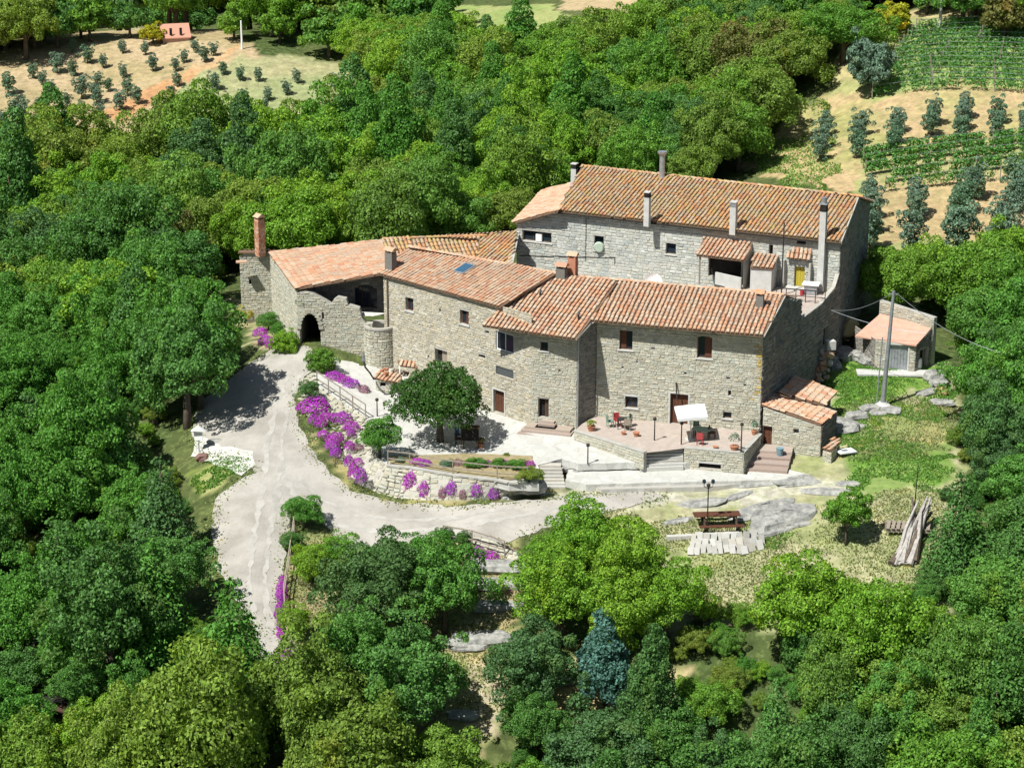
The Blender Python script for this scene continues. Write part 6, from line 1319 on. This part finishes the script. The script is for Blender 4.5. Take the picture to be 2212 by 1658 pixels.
for i_, (x, y) in enumerate(((120,1190),(150,1270),(230,1330))): u, v = z('m', x, y); flower(u, v, 20, 36, g0, 'magenta flowers, '+('upper','lower','faded last')[i_]+' clump at the bottom bend of the drive', fade=i_ == 2)
for i_, (x, y) in enumerate(((300,1070),(340,1130),(400,1150))): u, v = z('a', x, y); flower(u, v, 24, 30, g0, 'magenta flowers, '+('upper','middle','right')[i_]+' clump left of the gateway bush')
# green mounds in the bed
for i_, (x, y, r, k0, w_) in enumerate(((1205,955,.35,'g','small grey mound at the left end of the planted bed'),(1640,985,.5,'g','grey green mound in the planted bed'),(1860,985,.6,'g','green mound left of the middle of the planted bed'),(1950,985,.55,'g','green mound in the middle of the planted bed'),(30,640,.5,'h','green mound right of the middle of the planted bed'),(205,640,.6,'h','green mound between magenta clumps in the bed'),(370,650,.65,'h','large green mound near the right end of the bed'),(485,740,.9,'h','yellow green mound spilling over the bed end'),(280,562,.25,'h','tiny dry plant on the paving above the bed'))):
    u, v = z(k0, x, y); putat(YOUNG[i_ % 3], u, v, r, w_, .55, mat=(L_OLIVE, L_OLIVE, L_DEEP, L_DEEP, L_DEEP, L_DEEP, L_DEEP, L_OLIVEG, L_OLIVEG)[i_], cat='bush', name='bush', f=zc, parts=False)
# --- olive trees
OL = [Tree('olive_tree', 160+i, L_OLIVE, lobes=42, per=75, leaf=.06, rz=1.35, ch=1.35, shape='tall', lr=(.14,.28), core=90, zmin=-.8, rough=.9, tr=dict(r0=.07, limbs=4)) for i in range(4)]
og = 'olive trees on the far ploughed hill'
words = ['topmost','upper','high','middle','lower','bottom']
OLV = ((430,250,70),(515,300,95),(335,345,110),(430,385,75),(610,340,75),(725,255,45),(190,395,80),(250,440,75),(45,470,110),(480,490,120),(575,440,60),(570,530,100),(290,510,100),(640,480,60),(250,600,110),(120,630,150),(755,490,90),(810,540,90),(710,570,100),(395,570,70),(480,630,90),(590,630,80),(205,720,120),(345,710,140),(905,350,90),(1040,360,60),(1090,310,60),(1210,300,80),(860,265,60),(1265,270,40),(1160,250,45),(730,400,50),(5,690,100),
   (1270,460,90),(1325,380,60),(1420,415,50),(1530,420,65),(1050,450,50),(1020,520,70),(1240,550,80),(990,610,80),(930,600,70),(1440,540,70),(1440,620,80),(1590,535,40),(1760,430,70),(1980,450,70),(1700,500,60),(1570,600,40))
ORDO = {i: (sorted([j for j in range(len(OLV)) if (j < 33) == (i < 33)], key=lambda j: OLV[j][0]).index(i)) for i in range(len(OLV))}
ORDN = ['leftmost','second','third','fourth','fifth','sixth','seventh','eighth','ninth','tenth','eleventh','twelfth','thirteenth','fourteenth','fifteenth','sixteenth','seventeenth','eighteenth','nineteenth','twentieth']+['%dth' % n_ for n_ in range(21, 90)]
for i_, (x, y, s_) in enumerate(OLV):
    u, v = z('j', x, y); v += 6; r = s_/2.011*K/14.6/1.95; r = max(.9, min(2.6, r)); side = 'orange earth' if i_ < 33 else 'pale grassy'; pos = ('far left' if u < 90 else 'left' if u < 190 else 'centre' if u < 320 else 'right')
    putat(OL[i_ % 4], u, v, r, f'grey green olive on the {side} side of the far hill, {ORDN[ORDO[i_]]} from the left'.replace('leftmost from the left', 'leftmost'), .95, group=og, parts=False)
og2 = 'olive trees between the vine rows on the right slope'
cols_ = [(725,[800,880,950]),(960,[790,850,930]),(1200,[770,840,900]),(1430,[720,790]),(1640,[680,750,830]),(1860,[710,790]),(2050,[740,800])]
for ci, (x, ysl) in enumerate(cols_):
    for ri, y in enumerate(ysl):
        u, v = z('k', x+12*(1-ri), y); putat(OL[(ci+ri) % 4], u, v, 1.28, f'green olive tree in upper orchard line {["one","two","three","four","five","six","seven"][ci]} from the left, {["farthest","middle","nearest"][ri]} of its line', 1.0, group=og2, parts=False)
for i_, (x, y, r, w_) in enumerate(((1040,1230,1.3,'highest of the line beside the rear house end'),(1040,1310,1.4,'second of the line beside the rear house end'),(1040,1390,1.5,'third of the line beside the rear house end'),(1030,1480,1.6,'lowest of the line beside the rear house end'),(1340,1270,1.6,'upper one of the pair on bare orange soil'),(1330,1340,1.3,'lower one of the pair on bare orange soil'),(1300,1480,1.9,'broad one at the lower edge of the orange soil'),(1690,1170,1.5,'top one of the right central line'),(1640,1260,1.6,'middle one of the right central line'),(1600,1330,1.4,'pale one of the right central line'),(1600,1460,2.2,'large bushy one below the right central line'),(1740,1210,1.1,'slim one right of the central line'),(1920,1370,1.7,'upper one of the far right pair'),(1900,1480,2.0,'lower one of the far right pair'),(1990,1160,2.0,'tall one at the right frame edge'),(2010,1250,1.6,'lower one at the right frame edge'),(2120,1400,1.9,'outermost one past the frame edge'))):
    u, v = z('k', x, y); putat(OL[i_ % 4], u, v, r, 'olive tree, '+w_, 1.0, group='olive trees of the lower right orchard', parts=False)
putat(Tree('great_olive', 175, L_OLIVE, lobes=90, per=150, leaf=.055, rz=1.0, ch=1.15, lr=(.15,.28)), 1883, 140, 2.5, 'big solitary grey green olive beside the vineyard track', 1.3)
for (u, v, r, l_) in ((330,72,1.9,'bright yellow broom bush beside the far pink cottage'),(1930,36,2.2,'bright yellow broom bush at the vineyard head')): putat(FARO[1], u, v, r, l_, .8, mat=L_YEL, cat='bush', name='broom_bush')
# --- vines
def vine_row(a, b, label, grp, seed, dens=1.0, h=1.5):
    a = Vector(a); b = Vector(b); R = thing('vine_row', a, label, 'vines', grp); L = (b-a).length; n = int(L*120*dens); r = np.random.default_rng(seed); t = r.uniform(0, 1, n)
    g_ = np.sin(t*L*1.9+seed)+np.sin(t*L*.7+seed*2)+np.sin(t*L*4.1); keep = g_ > -1.0; t = t[keep]; n = len(t); d = (b-a)
    x = a.x+d.x*t+r.normal(size=n)*.15; y = a.y+d.y*t+r.normal(size=n)*.16; zz = G0(x, y)+r.uniform(.45, h, n); C = np.stack([x-a.x, y-a.y, zz-a.z], 1)
    o = link(bpy.data.objects.new('foliage', quadmesh('foliage', leafquads(C, sph(n, r)+np.array([0,-.4,.6]), r.uniform(.09,.19,n), seed), [L_VINE]))); o.parent = R
    k = max(2, int(L/6))
    for i in range(k+1):
        p = a.lerp(b, i/k); p.z = g0(p.x, p.y); MB().bar(p, p+Vector((0,0,1.75)), .1).build('post', WOODG, R)
    P_ = [a.lerp(b, i/k) for i in range(k+1)]
    for i in range(k):
        p, q = P_[i].copy(), P_[i+1].copy(); p.z = g0(p.x, p.y)+1.55; q.z = g0(q.x, q.y)+1.55; MB().bar(p, q, .035).build('wire', GALV, R)
ORD = ['first','second','third','fourth','fifth','sixth','seventh','eighth','ninth','tenth','eleventh','twelfth','thirteenth']
for i in range(13):
    y0 = 215+i*36; x0 = 1330-i*28 if i < 8 else 1010+8*(i-8); u0, v0 = z('k', max(x0, 1010) if i > 9 else x0, y0+150*0); u1, v1 = z('k', 2250, y0-18+0)
    vine_row(gp(u0, v0), gp(u1, v1), f'{ORD[i]} vine row from the top of the upper vineyard', 'vine rows of the upper vineyard', 200+i, .8 if i < 9 else .55)
for i in range(5):
    x0, y0 = (985, 1010+i*0), 0; x0 = (985,985,1000,1180,1130)[i]; y0 = (1050,1100,1150,1190,1255)[i]; x1 = 2250; y1 = y0-(150,155,150,130,110)[i]
    u0, v0 = z('k', x0, y0); u1, v1 = z('k', x1, y1); vine_row(gp(u0, v0), gp(u1, v1), f'{ORD[i]} vine row of the middle vineyard block', 'vine rows of the middle vineyard', 230+i, 1.5 if i < 4 else .8)
# --- the wood
PLACED += [(*gp(430,985).xy, 3.0), (*gp(405,1000).xy, 2.5), (*gp(1985,1190).xy, 4.5), (*(gp(1960,1215)+Vector((0,-4,0))).xy, 3.5), (*gp(480,640).xy, 4.0), (*gp(500,690).xy, 3.5), (*gp(378, 92).xy, 5.0), (*(gp(378, 92)+Vector((-1,-7,0))).xy, 4.0), (*gp(330, 90).xy, 3.5), (*(gp(340,92)+Vector((0,-6,0))).xy, 3.0), (*gp(1883, 185).xy, 3.5), (*gp(1930,60).xy, 3.0)]
FOREST = [
 [(-420,345),(0,355),(150,348),(300,332),(450,318),(600,320),(690,302),(770,280),(845,225),(845,165),(760,90),(650,66),(590,48),(600,40),(900,60),(1180,95),(1420,50),(1560,10),(1840,-20),(1850,45),(1772,110),(1750,185),(1665,238),(1620,290),(1520,322),(1490,378),(1400,372),(1270,350),(1120,430),(1090,480),(900,500),(700,510),(600,525),(480,520),(435,560),(425,640),(430,700),(455,765),(425,830),(395,890),(370,960),(400,1030),(430,1060),(415,1130),(420,1190),(455,1250),(470,1330),(530,1500),(590,1560),(680,1510),(780,1560),(900,1560),(960,1600),(980,1700),(980,2100),(-420,2100)],
 [(-420,30),(-60,110),(40,74),(150,54),(300,50),(500,58),(560,40),(600,20),(430,22),(130,22),(20,0),(-420,-30)],[(-420,-10),(60,-14),(560,-14),(640,20),(700,0),(700,-120),(-420,-120)],
 [(700,20),(930,25),(930,-100),(700,-100)],[(1230,50),(1430,40),(1600,-10),(1900,-10),(2000,30),(2700,10),(2700,-120),(1440,-120),(1430,25),(1300,35)],
 [(2700,590),(2150,578),(2000,592),(1905,580),(1890,615),(1930,620),(2095,665),(2125,790),(2125,870),(2085,970),(2075,1090),(2105,1170),(2035,1275),(1900,1292),(1780,1275),(1700,1290),(1590,1290),(1485,1300),(1480,1400),(1480,1470),(1480,1530),(1410,1545),(1280,1550),(1210,1600),(1100,1630),(1000,1640),(980,2100),(2700,2100)]]
def allowed(u, v): return any(inpoly(u, v, p) for p in FOREST)
cand = []
rr = random.Random(77)
def scan(x0, x1, y0, y1, sp):
    y = y0
    while y < y1:
        x = x0+rr.uniform(0, sp)
        while x < x1:
            cand.append((x+rr.uniform(-.33,.33)*sp, y+rr.uniform(-.33,.33)*sp, sp)); x += sp
        y += sp*.86
scan(-75, -8, -98, 0, 4.3); scan(-8, 75, -98, 0, 3.7); scan(-95, 95, 0, 75, 4.7); scan(-120, 125, 75, 160, 5.2); scan(-160, 170, 160, 330, 6.2); scan(-230, 240, 330, 480, 9)
trees = []
for x, y, sp in cand:
    zz = g0(x, y); r = sp*rr.choice((rr.uniform(.45,.62), rr.uniform(.58,.78), rr.uniform(.7,.92))); hc = r*1.2; u, v = Q(x, y, zz+hc)
    if not allowed(u, v): continue
    if any((x-a)**2+(y-b)**2 < (r*.7+c*.8)**2 for a, b, c in PLACED): continue
    trees.append((x, y, r, u, v))
def inview(u, v): return -60 < u < 2272 and -60 < v < 1790
vis = sorted([t for t in trees if inview(t[3], t[4])], key=lambda t: -t[2]/math.hypot(t[0]-CAM[0], t[1]-CAM[1]))
rest = [t for t in trees if not inview(t[3], t[4])]
ind = vis[:300]; rest += vis[300:]
WH = [(0,560,0,420,'beyond the far end of the left wing'),(0,500,420,640,'left of the tall brick chimney'),(500,1100,380,560,'just behind the long left roof'),(560,1130,200,400,'in the valley below the olive hill'),(1100,1560,150,420,'behind the rear house'),(1560,1900,0,420,'beside the vineyard track'),(0,330,640,900,'in the upper left wood'),(330,560,640,900,'overhanging the gateway drive'),(0,260,900,1200,'at the left edge of the picture'),(260,520,900,1230,'along the left side of the drive'),(0,260,1200,1480,'in the lower left wood'),(260,620,1230,1500,'beside the drooping fir'),(0,300,1480,2000,'in the bottom left corner'),(300,640,1480,2000,'at the bottom edge left of centre'),(640,1000,1480,2000,'below the leafy garden trees'),(1000,1300,1500,2000,'at the bottom edge below the blue conifer'),(1300,1560,1500,2000,'at the bottom edge right of the blue conifer'),(1500,1800,1200,1420,'below the white slab row'),(1500,1800,1420,2000,'at the bottom right of centre'),(1800,2230,1420,2000,'in the bottom right corner'),(1800,2050,1200,1420,'below the silvery dead trunks'),(2030,2300,1100,1420,'at the right edge by the dead trunks'),(1950,2300,800,1100,'right of the lawn by the pole'),(1850,2300,500,800,'behind the garage')]
PT = [Tree('pointed_tree', 90+i, L_DARK, lobes=110, per=150, leaf=.034, rz=1.5, ch=1.6, shape='cone', lr=(.12,.26), rough=.8, core=900) for i in range(2)]
SIZE = lambda r: 'small' if r < 2.5 else 'medium' if r < 3.05 else 'large'
def kindof(x, y, u, v):
    q = float(wob(np.array([x]), np.array([y]), 9, 3)[0])+rr.uniform(-.45,.45)
    if y > 170: return rr.choice(FARO), rr.choice([L_DARK, L_DARK, L_OAK]), 'dark green'
    if u < 620 and v > 690 and rr.random() < .12: return rr.choice(PT), L_DEEP, 'pointed deep green'
    if u < 620 and v > 690 and not v > 1600: return (rr.choice(FEATH), L_DEEP if q > -.5 else L_DARK, 'deep green feathery' if q > -.5 else 'dark green feathery')
    if v > 1450 and 620 < u < 1260: return (rr.choice(OAKS), L_OLIVEG if q > -.2 else L_OAK, 'yellow green' if q > -.2 else 'mid green')
    if u > 1900 and 700 < v < 1230: return rr.choice(OAKS), L_DARK if q > 0 else L_DEEP, 'dark green' if q > 0 else 'deep green'
    if rr.random() < .012 and v < 1300: return rr.choice(YOUNG), L_BROWN, 'rusty brown'
    if rr.random() < .07: return rr.choice(PT), rr.choice([L_DARK, L_DEEP]), 'pointed dark green'
    if q > .55: return rr.choice(OAKS), L_OLIVEG, 'yellow green'
    if q > .2 : return rr.choice(OAKS), L_BRIGHT, 'bright green'
    if q < -.55: return rr.choice(OAKS), L_DARK, 'dark green'
    return rr.choice(OAKS+YOUNG), L_OAK, 'mid green'
BYMAT = {}
KO = [kindof(x, y, u, v) for x, y, r, u, v in ind]; WR = [next((q[4] for q in WH if q[0] <= u < q[1] and q[2] <= v < q[3]), 'in the dense wood around the farm') for x, y, r, u, v in ind]
RK = {}
for i in sorted(range(len(ind)), key=lambda i: ind[i][3]): RK.setdefault((KO[i][2], WR[i]), []).append(i)
ORDN = ['leftmost','second','third','fourth','fifth','sixth','seventh','eighth','ninth','tenth','eleventh','twelfth','thirteenth','fourteenth','fifteenth','sixteenth','seventeenth','eighteenth','nineteenth','twentieth']+['%dth' % n_ for n_ in range(21, 90)]
for i, (x, y, r, u, v) in enumerate(ind):
    tr, m_, w_ = KO[i]; where = WR[i]; L = RK[w_, where]; n_ = L.index(i)
    lb = f'{SIZE(r)} {w_} tree {where}' if len(L) == 1 else f'{SIZE(r)} {w_} tree {where}, {ORDN[n_] if n_ == 0 else ("rightmost" if n_ == len(L)-1 else ORDN[n_]+" from left")}'
    put(tr, x, y, r, m_, rr.uniform(.82,1.3), parts=(i < 130), label=lb, cat='tree', group=f'{w_} trees {where}', name=tr.name)
# everything farther or smaller: one instanced wood
pts = []; far_meshes = []
for m_ in (L_OAK, L_DARK, L_OLIVEG, L_BRIGHT, L_DEEP, L_BROWN): far_meshes.append(m_)
src = []
for k, (tr, m_) in enumerate(((OAKS[0], L_OAK), (OAKS[1], L_BRIGHT), (OAKS[2], L_OLIVEG), (OAKS[3], L_DARK), (YOUNG[0], L_OAK), (FARO[0], L_DARK), (FARO[1], L_OAK), (FEATH[0], L_DEEP), (FARO[2], L_BROWN), (PT[0], L_DEEP))):
    # templates are real trees standing in the unseen part of the wood behind the camera's left edge
    o = put(tr, -150-k*9, 20+k*6, 3.0, m_, 1.0, False, f'{["mid green","bright green","yellow green","dark green","young mid green","far dark green","far mid green","deep green feathery","rusty brown","pointed"][k]} oak outside the picture on the left', 'tree', None, 'oak_tree'); src.append(o)
V = []; sc_ = []; ro = []; ix = []
for x, y, sp in [(rr.uniform(-60, 62), rr.uniform(-90, 40), 0) for _ in range(5200)]:
    r = rr.uniform(.45, 1.05); u, v = Q(x, y, g0(x, y)+r)
    if allowed(u, v) or any(allowed(u+a, v+b) for a, b in ((35,0),(-30,0),(0,-30))) and not (560 < u < 1140 and 1000 < v < 1500) and not (u > 560 and 560 < v < 1090 and u < 2000):
        if u < 560 and v > 800 and not allowed(u+30, v): continue
        V.append((x, y, g0(x, y)-r*.35)); sc_.append(r); ro.append(rr.uniform(0, 6.28)); ix.append(rr.choice((0, 1, 2, 3, 4, 7)))
for x, y, r, u, v in rest:
    tr, m_, w_ = kindof(x, y, u, v)
    if tr in PT: k = 9
    elif y > 150: k = 5 if m_ in (L_DARK, L_DEEP) else 6
    elif m_ is L_BRIGHT: k = 1
    elif m_ is L_OLIVEG: k = 2
    elif m_ is L_DARK: k = 3
    elif m_ is L_DEEP: k = 7
    elif m_ is L_BROWN: k = 8
    else: k = rr.choice((0, 4))
    V.append((x, y, g0(x, y)-.1)); sc_.append(r*rr.uniform(.95,1.1)); ro.append(rr.uniform(0, 6.28)); ix.append(k)
me = bpy.data.meshes.new('wood'); me.from_pydata(V, [], [])
for nm, ty, dat in (('s', 'FLOAT', sc_), ('r', 'FLOAT', ro), ('k', 'INT', ix)):
    a = me.attributes.new(nm, ty, 'POINT'); a.data.foreach_set('value', dat)
wd = link(bpy.data.objects.new('wood', me)); tag(wd, 'far and outlying part of the dense green oak wood around the farm', 'wood', kind='stuff')
ng = bpy.data.node_groups.new('wood', 'GeometryNodeTree'); ng.interface.new_socket('Geometry', in_out='INPUT', socket_type='NodeSocketGeometry'); ng.interface.new_socket('Geometry', in_out='OUTPUT', socket_type='NodeSocketGeometry')
gi = ng.nodes.new('NodeGroupInput'); go = ng.nodes.new('NodeGroupOutput'); ip = ng.nodes.new('GeometryNodeInstanceOnPoints'); jg = ng.nodes.new('GeometryNodeJoinGeometry')
for o in reversed(src):
    oi = ng.nodes.new('GeometryNodeObjectInfo'); oi.inputs[0].default_value = o; oi.transform_space = 'ORIGINAL'; oi.inputs['As Instance'].default_value = True; ng.links.new(oi.outputs['Geometry'], jg.inputs[0])
def attr(nm, ty): a = ng.nodes.new('GeometryNodeInputNamedAttribute'); a.data_type = ty; a.inputs[0].default_value = nm; return a
a_s, a_r, a_k = attr('s', 'FLOAT'), attr('r', 'FLOAT'), attr('k', 'INT'); cx = ng.nodes.new('ShaderNodeCombineXYZ'); ng.links.new(a_r.outputs[0], cx.inputs[2])
ng.links.new(gi.outputs[0], ip.inputs['Points']); ng.links.new(jg.outputs[0], ip.inputs['Instance']); ip.inputs['Pick Instance'].default_value = True
ng.links.new(a_k.outputs[0], ip.inputs['Instance Index']); ng.links.new(cx.outputs[0], ip.inputs['Rotation']); ng.links.new(a_s.outputs[0], ip.inputs['Scale']); ng.links.new(ip.outputs[0], go.inputs[0])
md = wd.modifiers.new('wood', 'NODES'); md.node_group = ng
print('trees', len(trees), 'visible', len(vis), 'rest', len(rest))
ROADW = [(p.x, p.y) for p in wpoly(ROAD_D)]
# --- grass and low scrub
def scatter(name, polys, n, s, h, mat, label, f=None, seed=1, kind='stuff'):
    r = np.random.default_rng(seed); out = []
    W = [[(p.x, p.y) for p in wpoly(q, f)] for q in polys]; A = []
    for q in W: xs_ = [p[0] for p in q]; ys_ = [p[1] for p in q]; A.append((min(xs_), max(xs_), min(ys_), max(ys_)))
    ar = np.array([(a[1]-a[0])*(a[3]-a[2]) for a in A]); Ps = []
    for q, a, w_ in zip(W, A, ar/ar.sum()):
        m = int(n*w_)*2; x = r.uniform(a[0], a[1], m); y = r.uniform(a[2], a[3], m); k = inside_np(x+wob(x, y, 1.5, seed+9)*2.2, y+wob(x, y, 1.7, seed+11)*2.6, q); k &= ~inside_np(x, y, ROADW); dn_ = wob(x, y, 2.2, seed)+r.uniform(-.5,.5,m) > -.25; k &= dn_; Ps.append(np.stack([x[k], y[k]], 1))
    p = np.concatenate(Ps); zz = (ZC if f is zc else G0)(p[:, 0], p[:, 1]); C = np.c_[p, zz+h*.35]; nn = r.normal(size=(len(p), 3)); nn[:, 2] *= .3; nn[:, 1] -= .6
    o = link(bpy.data.objects.new(name, quadmesh(name, leafquads(C, nn, r.uniform(.6,1.4,len(p))*s, seed, 1.3), [mat]))); tag(o, label, 'grass', kind=kind)
GR1 = [[(1190,1120),(1420,1112),(1640,1105),(1840,1085),(1900,1060),(2050,1060),(2040,1130),(2020,1280),(1800,1320),(1480,1330),(1490,1240)]]
scatter('dry_grass', GR1+[[(640,1170),(760,1110),(960,1140),(1120,1170),(1130,1400),(1060,1600),(640,1500),(620,1320)],[(655,905),(700,1020),(770,1085),(740,1062),(690,990),(650,930)],[(1830,880),(2060,870),(2070,980),(1840,1020)]], 42000, .055, .16, L_GRASS, 'dry pale grass tufts on the open ground', seed=4)
scatter('green_grass', [[(1800,785),(1890,800),(2050,800),(2060,870),(1960,900),(1880,960),(1800,950)],[(1830,1060),(1850,960),(1930,930),(1960,980),(2060,970),(2040,1065)],[(1660,1155),(1730,1150),(1735,1185),(1650,1180)],[(420,1005),(535,1010),(480,1060),(430,1060)]], 26000, .06, .16, L_GRASSG, 'short green grass around the tall pole', seed=5)
scatter('field_grass', [[(1600,350),(1700,290),(1800,300),(1800,420),(1700,400)]], 5000, .09, .2, L_GRASSG, 'rough green grass on the far fields', seed=6)

r = np.random.default_rng(17); vp = []
for i in range(len(ROADW)):
    a, b = ROADW[i], ROADW[(i+1) % len(ROADW)]; L = math.hypot(b[0]-a[0], b[1]-a[1]); n = int(L*55); t = r.uniform(0, 1, n); off = r.normal(size=n)*.38; nx_, ny_ = -(b[1]-a[1])/max(L, .01), (b[0]-a[0])/max(L, .01)
    x = a[0]+(b[0]-a[0])*t+nx_*off; y = a[1]+(b[1]-a[1])*t+ny_*off; k = wob(x, y, .8, 31)+r.uniform(-.6,.6,n) > .0; vp.append(np.stack([x[k], y[k]], 1))
vp = np.concatenate(vp); vp = vp[~inside_np(vp[:, 0], vp[:, 1], CPOLY)]; C = np.c_[vp, G0(vp[:, 0], vp[:, 1])+.07]; nn = r.normal(size=(len(vp), 3)); nn[:, 1] -= .5
o = link(bpy.data.objects.new('verge_grass', quadmesh('verge_grass', leafquads(C, nn, r.uniform(.03,.09,len(vp)), 5, 1.2), [L_GRASS]))); tag(o, 'sparse dry grass along the ragged edges of the gravel drive', 'grass', kind='stuff')
